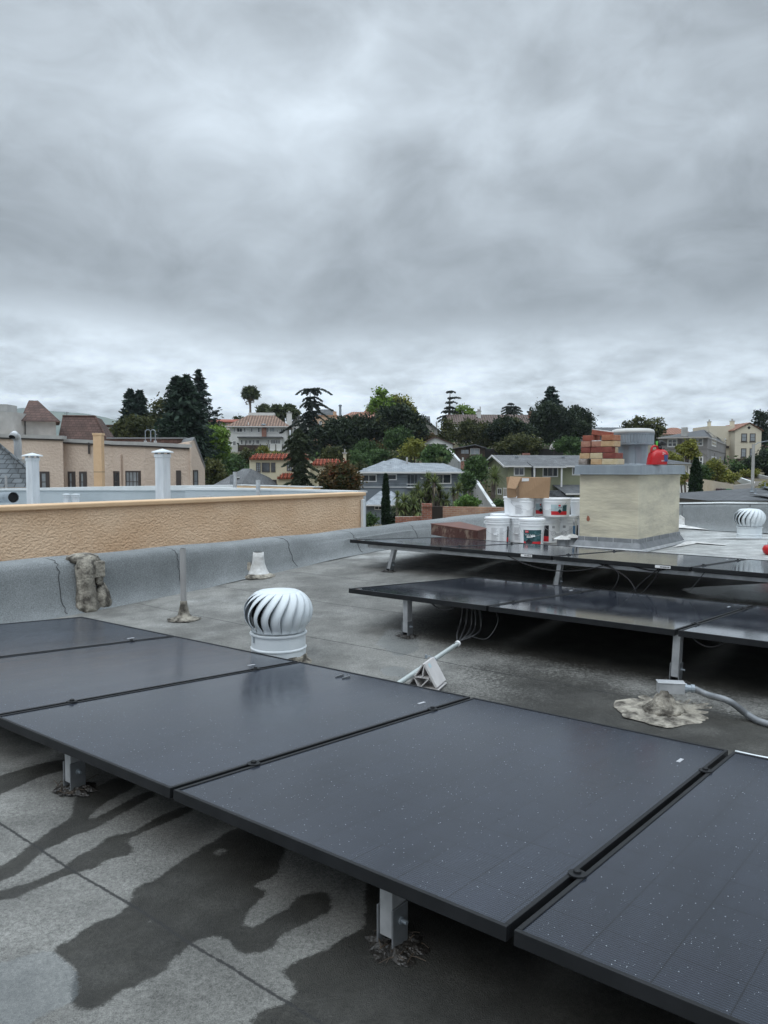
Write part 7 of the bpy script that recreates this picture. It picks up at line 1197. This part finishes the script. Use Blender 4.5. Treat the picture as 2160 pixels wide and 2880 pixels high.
f = Fr(1905, 78, 12); t = house('house', 'small pale house with a grey roof left of the dark column cypress', 'house', f, 1925, 1380); x0, x1, z0, z1 = wall(f, t, 1895, 1305, 1944, 1400, 6, 'white_wall', zb=-7); put('roof', hip(f, x0 - .5, x1 + .4, -.5, 6.5, z1, ZV(1291, 81), x0 + 1, x1 - 1.2, 3), M['shingle_dk'], t); window(f, t, 1930, 1308, 1936, 1338, 1, 1, fw=.08); q = MB(); x0, z_ = f.loc(1895, 1345); fbox(q, f, x0, x1 + .02, -.05, 0, z_ - .4, z_); put('brown_band', q, M['tanbrick'], t); window(f, t, 1915, 1355, 1934, 1366, 2, 1, fw=.1)
# dark roof at the lower right with a solar panel
f = Fr(2123, 46, 0); t = house('house', 'dark shingled pyramid roof with a solar panel just beyond the far parapet', 'house', f, 2120, 1440); x0, ze = f.loc(1990, 1408, -3); x1, _ = f.loc(2330, 1408, -3); xp, zp = f.loc(2123, 1372.5, 2); h_ = hip(f, x0, x1, -3, 7, ze, zp, xp, xp + .4, 2); put('pyramid_roof', h_, M['shingle_dk'], t); q = MB(); fbox(q, f, x0 + .5, x1 - .5, -2.5, 6.5, -9, ze - .01); put('wall', q, M['taupe'], t)
q = MB(); nr = np.array([0, -(zp - ze), 5.0]); nr /= np.linalg.norm(nr)
def rf(x, h): p = f.p(x, -3 + 5 * h, ze + (zp - ze) * h); return p + nr * .1
q.prism([rf(xp + .35, .55), rf(xp + 3, .55), rf(xp + 3, .95), rf(xp + .15, .93)], nr * .04); put('roof_solar_panel', q, M['glass'], t); q = MB(); q.prism([rf(xp - 1.3, .06), rf(xp + 3, .06), rf(xp + 3, .36), rf(xp - 1.9, .34)], nr * .04); put('roof_solar_panel', q, M['shingle_md'], t)
for (xx, hh_) in ((-1.1, .62), (-1.35, .42), (.55, .97)): p = rf(xp + xx, hh_); q = MB(); q.lathe([(.12, -.05), (.1, 0), (.03, .02), (.03, .3)], tuple(p), 10); put('roof_vent', q, M['galv'], t)

# ---------------------------------------------------------------- walls, fences, street furniture
def strip(name, label, cat, pts, th, m, zb=None, cap=None):
    """pts: (u, v_top, y) along the run"""
    P = [at(u, v, y) for u, v, y in pts]; q = MB(); t = thing(name, label, cat, (P[0][0], P[0][1], min(p[2] for p in P) - 1.5))
    for a, b in zip(P, P[1:]):
        d = (b - a) * np.array([1, 1, 0]); d /= np.linalg.norm(d); n_ = np.array([-d[1], d[0], 0]) * th; ga = min(tz(a[0], a[1]), a[2] - .8) - .5 if zb is None else zb; gb_ = min(tz(b[0], b[1]), b[2] - .8) - .5 if zb is None else zb; g0 = a * np.array([1, 1, 0]) + zz_ * ga; g1 = b * np.array([1, 1, 0]) + zz_ * gb_
        q.hexa([g0, g1, g1 + n_, g0 + n_, a, b, b + n_, a + n_])
        if cap: c = MB(); e = n_ * .15; c.hexa([a - e, b - e, b + n_ + e, a + n_ + e] + [p + zz_ * .12 for p in (a - e, b - e, b + n_ + e, a + n_ + e)]); put('coping', c, M[cap], t)
    put('run', q, M[m], t); return t
strip('retaining_wall', 'grey garden wall stepping down the slope right of the white cottage', 'wall', [(1259, 1266, 112), (1272, 1277, 106), (1289, 1297, 99), (1312, 1312, 94)], .25, 'concrete', cap='cap_pale')
strip('retaining_wall', 'curved grey wall sweeping down between the blue grey and green houses', 'wall', [(1324, 1340, 92), (1340, 1358, 88), (1356, 1383, 82), (1372, 1408, 76), (1386, 1427, 70)], .25, 'concrete', cap='cap_pale')
strip('fence', 'dark wooden board fence behind the green house roof, left of the olive bush', 'fence', [(1362, 1261, 118), (1442, 1264, 118)], .1, 'fence_wood'); strip('fence', 'dark wooden board fence above the green house roof, near the folded parasol', 'fence', [(1514, 1262, 118), (1584, 1262, 118)], .1, 'fence_wood')
strip('retaining_wall', 'long stained beige retaining wall behind the three bins', 'wall', [(1962, 1346, 84), (2000, 1351, 86), (2063, 1362, 89)], .3, 'retain'); strip('retaining_wall', 'paler beige wall running right from the bins to the street lamp', 'wall', [(2063, 1365, 89), (2123, 1359, 95), (2124, 1354, 96), (2148, 1354, 97)], .3, 'taupe_pale')
strip('garden_kerb', 'white kerb beside the sloping path right of the hedges', 'kerb', [(2073, 1341, 100), (2112, 1354, 94)], .3, 'cap_pale'); strip('garden_kerb', 'pale kerb at the right edge beyond the street lamp', 'kerb', [(2128, 1334, 106), (2175, 1344, 100)], .3, 'concrete')
strip('brick_wall', 'low red brick wall top left of the brick pillar', 'wall', [(1112, 1454, 30), (1186, 1453, 30)], .3, 'redbrick', zb=-9.4); strip('brick_wall', 'long tan brick wall between the brick pillar and the buckets', 'wall', [(1255, 1425.5, 30), (1420, 1427, 31)], .3, 'tanbrick', zb=-9.4); strip('brick_wall', 'dark low wall in the gap right of the brick pillar', 'wall', [(1214, 1424.5, 36), (1256, 1425, 36)], .2, 'brown_wood', zb=-9.4)
t = strip('brick_pillar', 'square red brick pillar standing by the gap in the brick walls', 'pillar', [(1187, 1426, 29.5), (1215, 1426, 29.5)], .38, 'redbrick', zb=-9.4, cap='redbrick')
for (u0, u1, v0, v1, c, lab) in ((2014.5, 2024.5, 1374, 1389.5, (.05, .02, .035), 'dark maroon wheelie bin, leftmost of the three by the wall'), (2026, 2037.5, 1373.5, 1391, (.075, .07, .07), 'grey wheelie bin between the maroon and green ones'), (2039, 2053.5, 1374.5, 1391, (.02, .14, .045), 'green wheelie bin, rightmost of the three by the wall')):
    p = at((u0 + u1) / 2, v1, 86.5); g0 = tz(p[0], p[1]); w_ = (u1 - u0) / FP * 86.5; h_ = (v1 - v0) / FP * 86.5; m_ = mat('bin_plastic', c, .5); t = thing('wheelie_bin', lab, 'bin', tuple(p), 'wheelie bins by the retaining wall'); q = MB(); q.hexa([p + np.array([a * w_ * .42, b * .3, 0.08]) for a, b in ((-1, -1), (1, -1), (1, 1), (-1, 1))] + [p + np.array([a * w_ * .5, b * .36, h_ * .9]) for a, b in ((-1, -1), (1, -1), (1, 1), (-1, 1))]); put('body', q, m_, t, bevel=.02); q = MB(); q.hexa([p + np.array([a * w_ * .53, b * .4, h_ * .905]) for a, b in ((-1, -1), (1, -1), (1, 1), (-1, 1))] + [p + np.array([a * w_ * .48, b * .36, h_ * 1.0]) for a, b in ((-1, -1), (1, -1), (1, 1), (-1, 1))]); put('lid', q, m_, t, bevel=.02)
    for sx in (-1, 1): q = MB(); q.tube([p + np.array([sx * w_ * .4, .3, .1]), p + np.array([sx * w_ * .4 + sx * .06, .3, .1])], .1, 10); put('wheel', q, M['black'], t)
p = at(2119, 1400, 60); t = thing('street_lamp', 'tall thin grey street lamp post with a curved arm, right of the grey house', 'street lamp', (p[0], p[1], -7.5)); top = at(2119.5, 1249, 60); q = MB(); q.tube([(p[0] - .12, 60, -7.5), tuple(top)], [.14, .11], 10); put('pole', q, M['concrete'], t); q = MB(); q.tube([top - zz_ * .15, top + np.array([.35, 0, .1]), top + np.array([.9, 0, .22]), top + np.array([1.5, 0, .28])], .03, 6); put('arm', q, M['galv'], t); q = MB(); q.box(top + np.array([1.7, 0, .26]), (.5, .18, .09)); put('lamp_head', q, M['galv'], t, bevel=.02)
p = at(1558, 1262, 116); t = thing('parasol', 'folded beige parasol behind the dark fence', 'parasol', (p[0], p[1], p[2] - 1.2)); q = MB(); q.lathe([(.75, -.1), (.62, .3), (.28, .85), (.05, 1.15)], tuple(p), 12, .12, 4); put('canopy', q, M['taupe_pale'], t); q = MB(); q.tube([p - zz_ * 1.2, p + zz_ * 1.2], .04, 6); put('pole', q, M['bark'], t)
p = at(180, 1196, 150); t = thing('aerial', 'thin rooftop aerial on the skyline between the two brown roofs', 'aerial', tuple(p)); q = MB(); q.tube([at(188, 1200, 150), at(188, 1158, 150)], .06, 5); q.tube([at(181, 1163, 150), at(194, 1160, 150)], .05, 4); put('mast', q, M['alu_dark'], t)
# dry lawn by the bins
q = MB(); P = [at(u, v, y) for u, v, y in ((1958, 1387, 84.5), (2060, 1391, 87.5), (2035, 1406, 72), (1940, 1408, 72))]; P = [np.array([p[0], p[1], p[2]]) for p in P]; q.add(P, [(0, 1, 2, 3)]); setp(put('dry_lawn', q, mat('dry_lawn', (.36, .29, .16), .95, 0, (.44, .36, .21), 1)), kind='structure')

# ================================================================ TREES AND SHRUBS
G1 = 'dark redwoods behind the pinkish tan building'
conifer('redwood', 'dark twin topped redwood at the left of the conifer group', 122, 381, 1097, 1262, 80, 'fir', 1, nb=230, leaf=.5, taper=.75, tops=[(-12, 0), (13, 3)], group=G1)
conifer('redwood', 'largest and darkest redwood, broad cone with a split top right of the ladder hoops', 96, 512, 1056, 1385, 132, 'redwood', 2, nb=430, leaf=.40, taper=.60, tops=[(-10, 4), (16, 0)], group=G1, droop=.2)
conifer('fir_tree', 'tallest narrow fir, its spire rising right of the broad redwood', 128, 562, 1040, 1290, 100, 'fir', 3, nb=270, leaf=.38, taper=.80, droop=.12, gap=.25)
broadleaf('tree', 'loose yellowish green tree between the twin topped and the broad redwoods', 118, [(455, 1160, 26, 36), (437, 1190, 26, 30), (470, 1190, 22, 40)], 'olive', 90, 24, .9, .34, limbs=True)
broadleaf('tree', 'olive brown round tree in front of the twin topped redwood', 108, [(370, 1205, 38, 28), (345, 1222, 26, 20), (405, 1215, 34, 34)], 'olive', 110, 34, .9, .32, seed=2)
broadleaf('tree', 'bright green round tree left of the white mansion', 104, [(612, 1230, 28, 36), (598, 1262, 24, 30), (622, 1262, 22, 30)], 'bright', 120, 34, .7, .26, seed=3)
broadleaf('tree', 'dark green tree at the foot of the broad redwood beside the gable', 82, [(600, 1335, 26, 40), (620, 1365, 30, 26)], 'olive', 90, 34, .7, .26, seed=8)
for k, (u, v, ru, rv, y, key, lab) in enumerate(((640, 1300, 38, 30, 110, 'mid', 'mid green bush below the bright green tree'), (672, 1330, 34, 48, 96, 'mid', 'tall green bush left of the cream house'), (690, 1300, 20, 34, 100, 'olive', 'olive bush at the left corner of the cream house'), (715, 1286, 20, 12, 118, 'mid', 'low green bush under the mansion deck'), (775, 1284, 22, 10, 118, 'yellow', 'yellowish bush under the right end of the mansion deck'), (652, 1290, 24, 16, 118, 'mid', 'green bush left of the mansion deck'), (740, 1266, 10, 10, 140, 'yellow', 'small yellow green conifer against the mansion deck'), (655, 1370, 20, 24, 88, 'olive', 'olive bush left of the post with the electric box'))):
    broadleaf('shrub', lab, y, [(u, v, ru, rv), (u + ru * .5, v + rv * .3, ru * .6, rv * .7), (u - ru * .5, v + rv * .35, ru * .6, rv * .7)], key, 80, 30, .55, .22, cat='shrub', seed=20 + k, limbs=False)
frond_palm('fan_palm', 'tall slender palm with a small round head above the white mansion', 172, 703, 1111, 1200, 1.9, 90, .26, False, seed=1, skirt=1, spread=1.0)
frond_palm('fan_palm', 'low palm head peeping over the mansion roof left of the feathery palm', 165, 743, 1162, 1220, 2.0, 70, .3, False, seed=2)
frond_palm('date_palm', 'feathery palm with long arching fronds behind the mansion roof', 160, 796, 1160, 1230, 4.3, 60, .4, True, seed=3, spread=.85)
broadleaf('shrub', 'small dark shrub on the skyline behind the mansion roof at the left', 190, [(668, 1178, 10, 6), (685, 1180, 8, 5)], 'olive', 20, 20, .6, .3, cat='shrub', limbs=False)
cedar('cedar', 'flat topped cedar with bare trunk rising above the roofs on the skyline', 135, 872, 1096, 1285, [(830, 938, 1097, 12), (852, 905, 1119, 9), (843, 925, 1132, 14), (862, 940, 1142, 12), (838, 930, 1160, 16), (846, 915, 1172, 14), (812, 905, 1186, 12), (790, 930, 1200, 16), (830, 955, 1212, 18), (820, 950, 1228, 18), (800, 940, 1245, 16), (830, 960, 1262, 18), (835, 950, 1275, 16)], seed=4, leaf=.24, dens=3.0, tr=.3)
cedar('cedar', 'layered cedar in front of the cream house with drooping dark sprays', 62, 838, 1205, 1395, [(825, 850, 1210, 8), (808, 868, 1222, 9), (800, 885, 1236, 9), (795, 880, 1250, 9), (800, 890, 1262, 9), (806, 880, 1273, 9), (800, 882, 1284, 9), (815, 868, 1292, 8), (795, 880, 1302, 10), (820, 895, 1315, 11), (820, 890, 1330, 11), (815, 905, 1345, 12), (790, 895, 1360, 10), (780, 930, 1374, 10)], key='deodar', seed=5, leaf=.13, dens=8, tr=.13)
broadleaf('oak_tree', 'wide dark oak mass below the terracotta houses', 128, [(960, 1210, 55, 36), (1010, 1205, 45, 34), (925, 1225, 36, 34), (985, 1250, 55, 34), (1038, 1240, 28, 34)], 'oak', 330, 40, 1.0, .34, seed=4)
broadleaf('shrub', 'round shrub with red tipped leaves right of the front cedar', 60, [(955, 1340, 42, 36), (925, 1355, 26, 30), (985, 1350, 24, 30), (950, 1320, 30, 16)], 'rust', 230, 40, .42, .15, cat='shrub', seed=5, key2='red', limbs=False)
for k, (u, v, ru, rv, y, key, lab) in enumerate(((940, 1278, 32, 20, 98, 'olive', 'yellowish bush behind the cream side wing'), (1000, 1290, 40, 26, 104, 'mid', 'wide green bush right of the cream chimney'), (1030, 1262, 28, 22, 116, 'mid', 'light green bush below the dark oak'), (1060, 1285, 40, 24, 108, 'mid', 'green hedge mass left of the yellowing tree'), (1110, 1292, 38, 16, 108, 'olive', 'low hedge behind the blue grey roof'), (1060, 1258, 22, 12, 124, 'rust', 'reddish bush under the terracotta house'), (985, 1320, 26, 18, 100, 'mid', 'green bush above the red tipped shrub'), (1015, 1325, 16, 20, 96, 'olive', 'bush at the left corner of the blue grey roof'))):
    broadleaf('shrub', lab, y, [(u, v, ru, rv), (u + ru * .5, v + rv * .3, ru * .6, rv * .7), (u - ru * .5, v + rv * .35, ru * .6, rv * .7)], key, 100, 32, .55, .22, cat='shrub', seed=40 + k, limbs=False)
broadleaf('tree', 'tall pale poplar like tree topping the central tree group', 138, [(1072, 1122, 16, 28), (1060, 1148, 22, 24), (1085, 1150, 24, 30)], 'bright', 130, 30, .8, .32, seed=6)
broadleaf('tree', 'pale bright leafed tree right of the poplar like tree', 142, [(1122, 1128, 20, 20), (1105, 1140, 20, 24), (1140, 1150, 22, 26), (1155, 1165, 14, 20)], 'yellow', 130, 28, .8, .30, seed=7)
broadleaf('oak_tree', 'big dark domed oak below the pale central trees', 126, [(1115, 1175, 52, 34), (1080, 1195, 38, 28), (1150, 1195, 40, 30), (1120, 1205, 60, 26), (1170, 1215, 26, 22)], 'oak', 300, 40, 1.0, .34, seed=8, key2='olive')
broadleaf('tree', 'mid green spreading tree below the central oak', 116, [(1120, 1225, 34, 20), (1105, 1245, 26, 18), (1140, 1245, 22, 18)], 'mid', 120, 32, .7, .26, seed=9)
broadleaf('tree', 'yellowing small tree with two stems behind the blue grey roof', 100, [(1165, 1255, 26, 18), (1150, 1272, 20, 14), (1182, 1272, 20, 14)], 'yellow', 110, 30, .55, .22, seed=10)
broadleaf('shrub', 'big leaved dark shrub left of the grey garden wall', 98, [(1225, 1275, 30, 18), (1205, 1290, 20, 16), (1245, 1285, 20, 18)], 'mid', 90, 26, .6, .36, cat='shrub', seed=11, limbs=False)
yucca('grass_tree', 'pale green spiky clump behind the blue grey roof ridge', 96, [(1238, 1302, .9)], 1310, 1.3, 3, cat='spiky plant', tr=.2)
broadleaf('shrub', 'rusty green shrub below the gabled house', 136, [(1190, 1232, 20, 12), (1210, 1228, 12, 9)], 'rust', 50, 26, .5, .26, cat='shrub', seed=12, limbs=False)
cedar('conifer', 'gnarled half bare conifer with a tufted top on the skyline', 165, 1262, 1101, 1225, [(1252, 1278, 1102, 2), (1255, 1290, 1122, -2), (1250, 1282, 1132, 2), (1244, 1280, 1146, 4), (1240, 1285, 1157, 4), (1230, 1276, 1172, 5), (1228, 1280, 1180, 5), (1236, 1272, 1190, 4)], seed=7, leaf=.26, dens=3.0, tr=.42, lean=4)
broadleaf('tree', 'bright green tree behind the left end of the long tiled roof', 178, [(1300, 1158, 24, 16), (1325, 1165, 18, 12)], 'bright', 70, 28, .7, .34, seed=13)
broadleaf('tree', 'olive tree at the left end of the long white house', 140, [(1258, 1210, 18, 30), (1250, 1232, 16, 18)], 'olive', 70, 28, .7, .28, seed=14)
broadleaf('tree', 'bronze green spreading tree in front of the long white house', 132, [(1330, 1205, 42, 22), (1305, 1225, 38, 20), (1360, 1225, 36, 24), (1375, 1245, 24, 14)], 'olive', 210, 36, .8, .30, seed=15)
cedar('cedar', 'small dark cedar crown behind the long tiled roof', 185, 1437, 1133, 1200, [(1428, 1446, 1136, 2), (1414, 1462, 1146, 3), (1406, 1470, 1154, 3), (1405, 1472, 1162, 3), (1408, 1468, 1170, 3)], seed=8, leaf=.28, dens=3)
broadleaf('oak_tree', 'round grey green oak in front of the long white house right part', 130, [(1430, 1200, 46, 26), (1400, 1215, 30, 24), (1465, 1218, 34, 26)], 'oak', 230, 36, .85, .30, seed=16, key2='olive')
broadleaf('shrub', 'broad olive bush behind the green house roof', 118, [(1455, 1250, 46, 26), (1420, 1262, 26, 18), (1495, 1255, 26, 24)], 'olive', 200, 34, .6, .24, cat='shrub', seed=17, limbs=False)
conifer('cypress_tree', 'spiky topped dark cypress rising behind the big oak', 150, 1549, 1090, 1230, 50, 'fir', 9, nb=190, leaf=.5, taper=.55, droop=-.35)
broadleaf('oak_tree', 'largest dark oak on the skyline left of the brick stack', 136, [(1550, 1170, 50, 34), (1520, 1190, 32, 32), (1590, 1190, 36, 34), (1560, 1215, 56, 28), (1620, 1205, 36, 30)], 'oak', 330, 40, 1.0, .34, seed=18)
broadleaf('oak_tree', 'dark oak with gaps right of the largest oak', 138, [(1622, 1160, 22, 18), (1645, 1180, 18, 22), (1650, 1205, 14, 18)], 'oak', 90, 30, .85, .34, seed=19)
broadleaf('shrub', 'bright green round bush right of the folded parasol', 114, [(1600, 1245, 26, 18), (1575, 1255, 16, 14), (1622, 1258, 18, 16)], 'mid', 100, 32, .55, .24, cat='shrub', seed=21, key2='bright', limbs=False)
broadleaf('tree', 'dark tree with open crown behind the chimney cowl', 125, [(1805, 1190, 30, 15), (1775, 1195, 20, 12), (1840, 1200, 26, 18), (1850, 1225, 20, 28), (1815, 1212, 30, 16)], 'olive', 120, 26, .7, .28, seed=22)
broadleaf('tree', 'yellow green tree just right of the fuel can', 84, [(1885, 1292, 20, 22), (1900, 1300, 16, 18), (1878, 1308, 14, 12)], 'yellow', 90, 34, .4, .17, seed=23)
broadleaf('tree', 'loose yellow green tree in front of the left face of the grey house', 88, [(1928, 1268, 18, 14), (1942, 1252, 16, 16), (1950, 1275, 14, 16), (1915, 1262, 14, 10)], 'yellow', 110, 30, .42, .17, seed=24)
broadleaf('tree', 'leafy sapling at the right edge of the chimney', 70, [(1925, 1340, 8, 14), (1915, 1355, 8, 8)], 'yellow', 30, 24, .25, .12, seed=25)
column_tree('cypress', 'dark column shaped cypress left of the beige wall', 66, 1955, 1291, 1412, 20, seed=6, leaf=.2)
broadleaf('tree', 'dense round yellow green tree in front of the porch of the grey house', 98, [(2010, 1318, 24, 22), (1995, 1335, 22, 18), (2030, 1335, 22, 18), (2005, 1305, 16, 10)], 'yellow', 170, 34, .42, .18, seed=26, key2='mid')
broadleaf('shrub', 'dark green shrub between the cypress and the round yellow green tree', 96, [(1975, 1322, 14, 16), (1985, 1335, 14, 14)], 'mid', 50, 30, .4, .18, cat='shrub', seed=27, limbs=False)
broadleaf('hedge', 'clipped yellow green hedge at the end of the beige wall', 96, [(2055, 1345, 16, 9), (2068, 1340, 12, 7)], 'yellow', 60, 30, .35, .16, cat='hedge', seed=28, limbs=False)
broadleaf('hedge', 'long clipped green hedge left of the street lamp', 106, [(2095, 1332, 12, 7), (2112, 1331, 14, 8), (2124, 1330, 10, 8)], 'yellow', 70, 30, .35, .16, cat='hedge', seed=29, limbs=False)
broadleaf('shrub', 'shrub under the right windows of the grey house', 108, [(2070, 1315, 16, 10), (2088, 1318, 12, 10)], 'mid', 60, 30, .4, .2, cat='shrub', seed=30, limbs=False)
broadleaf('shrub', 'large dark shrub mass at the right edge behind the street lamp', 108, [(2130, 1305, 24, 22), (2155, 1295, 24, 26), (2175, 1310, 24, 28), (2105, 1310, 16, 16)], 'oak', 150, 34, .6, .24, cat='shrub', seed=31, key2='mid', limbs=False)
broadleaf('shrub', 'low yellow green shrub at the right edge below the street lamp', 70, [(2155, 1368, 14, 6)], 'yellow', 30, 26, .3, .14, cat='shrub', seed=32, limbs=False)
broadleaf('pine_tree', 'dark pine with open tufted crown at the right edge of the skyline', 150, [(2130, 1168, 12, 10), (2150, 1175, 14, 14), (2135, 1190, 14, 10), (2150, 1210, 14, 12), (2148, 1240, 12, 14), (2160, 1230, 12, 18)], 'oak', 90, 30, .8, .3, seed=33)
# near the blue grey house
column_tree('cypress', 'tall narrow cypress standing in front of the blue grey house', 56, 1085, 1335, 1475, 13, seed=7, leaf=.15)
broadleaf('shrub', 'small green shrub left of the foot of the narrow cypress', 52, [(1040, 1462, 12, 14)], 'mid', 40, 30, .3, .13, cat='shrub', seed=34, limbs=False)
yucca('yucca', 'giant yucca with many spiky heads in front of the blue grey house', 62, [(1205, 1348, 1), (1222, 1358, 1.05), (1175, 1378, 1), (1198, 1372, 1), (1235, 1380, .95), (1215, 1392, 1), (1185, 1400, 1), (1160, 1398, .9), (1240, 1402, 1.05), (1210, 1412, 1), (1255, 1405, 1)], 1462, .95, 5, tr=.2, ub=1200)
yucca('yucca', 'low spreading yucca right of the narrow cypress', 58, [(1135, 1412, 1.1), (1150, 1425, 1), (1165, 1418, 1), (1125, 1432, 1), (1148, 1444, 1), (1175, 1438, 1)], 1470, .95, 6, tr=.16, ub=1150)
yucca('yucca', 'single small yucca head between the cypress and the low yucca', 60, [(1117, 1395, .8)], 1470, .8, 7, tr=.12)
yucca('yucca', 'pale yucca head below the right window of the blue grey house', 72, [(1288, 1378, 1.1), (1275, 1384, .8)], 1420, 1.0, 8, tr=.14)
yucca('yucca', 'single trunk yucca with a round head left of the green house', 80, [(1393, 1334, 1.25), (1390, 1345, 1.0)], 1405, 1.2, 9, tr=.2, ub=1378)
broadleaf('tree', 'small leafy tree at the right end of the blue grey house', 78, [(1312, 1345, 14, 16), (1322, 1360, 12, 14), (1306, 1368, 12, 12)], 'mid', 100, 28, .4, .17, seed=35, key2='yellow')
broadleaf('tree', 'green tree in front of the left gable of the green house', 90, [(1335, 1305, 24, 18), (1352, 1325, 18, 22), (1325, 1325, 16, 18), (1345, 1295, 20, 10)], 'mid', 150, 32, .5, .2, seed=36)
broadleaf('shrub', 'bright low juniper on the bank left of the curved wall', 66, [(1315, 1408, 24, 12), (1330, 1415, 22, 8), (1300, 1418, 20, 8)], 'juniper', 120, 34, .3, .14, cat='shrub', seed=37, limbs=False)
broadleaf('shrub', 'small green bush at the corner below the green house', 72, [(1408, 1418, 16, 9)], 'mid', 50, 30, .3, .14, cat='shrub', seed=38, limbs=False)
broadleaf('shrub', 'dark green shrub mass filling the shade under the yuccas', 66, [(1150, 1445, 40, 24), (1210, 1438, 50, 26), (1245, 1440, 24, 24), (1110, 1460, 16, 14)], 'oak', 200, 34, .5, .2, cat='shrub', seed=39, limbs=False)
# rough growth between the gardens
rng = np.random.default_rng(77); n = 5200; yy = rng.uniform(92, 205, n); xx = (rng.uniform(440, 2260, n) - 1080) / FP * yy
zz5 = terrain(xx, yy); per = 14; hgt = .9 + .9 * (np.sin(xx * .31) * np.sin(yy * .23) > .1)
vv_ = HOR - zz5 / yy * FP; uu_ = 1080 + xx / yy * FP
keep = ~((uu_ > 1860) & (yy < 130)) & ~((uu_ > 1300) & (uu_ < 1440) & (yy < 104)) & ~((uu_ > 1420) & (uu_ < 1760) & (yy < 112)) & ~((uu_ > 1000) & (uu_ < 1330) & (yy < 104)) & ~((uu_ > 630) & (uu_ < 830) & (yy > 140) & (yy < 170)); keep &= ~((uu_ > 630) & (uu_ < 830) & (vv_ < 1290)); keep &= ~((uu_ > 1170) & (uu_ < 1380) & (yy > 110) & (yy < 132) )
xx, yy, zz5, hgt = xx[keep], yy[keep], zz5[keep], hgt[keep]; k = len(xx)
C = np.stack([xx, yy, zz5 + .3], 1)[:, None, :] + rng.normal(size=(k, per, 3)) * np.array([.7, .7, .35])[None, None, :] * hgt[:, None, None]; tn = np.clip(np.repeat(rng.uniform(0, .9, k), per) + rng.normal(size=k * per) * .12, 0, 1)
o = build_leaves('ground_cover', C.reshape(-1, 3), .42, tn, 'mid', None, rng, loc=(0, 0, 0)); o['kind'] = 'stuff'
rng = np.random.default_rng(5); n = 900; u_ = rng.uniform(1290, 1900, n); yy = rng.uniform(64, 90, n); xx = (u_ - 1080) / FP * yy; zz5 = terrain(xx, yy)
C = np.stack([xx, yy, zz5 + .1], 1)[:, None, :] + rng.normal(size=(n, 10, 3)) * np.array([.4, .4, .12]); o = build_leaves('weeds', C.reshape(-1, 3), .16, rng.uniform(0, .7, n * 10), 'grey', None, rng, loc=(0, 0, 0)); o['kind'] = 'stuff'

# ================================================================ AIR
hb = MB(); hb.box((0, 1050, 125), (6900, 5300, 278)); hm_ = bpy.data.materials.new('thin_haze'); hm_.use_nodes = True; nt = hm_.node_tree; nt.nodes.clear()
pv = nt.nodes.new('ShaderNodeVolumePrincipled'); pv.inputs['Color'].default_value = (.80, .88, .95, 1); pv.inputs['Density'].default_value = .00013; pv.inputs['Anisotropy'].default_value = .2
mo = nt.nodes.new('ShaderNodeOutputMaterial'); nt.links.new(pv.outputs[0], mo.inputs['Volume']); hz = put('haze', hb, hm_, loc=(0, 1050, 0)); hz['kind'] = 'stuff'
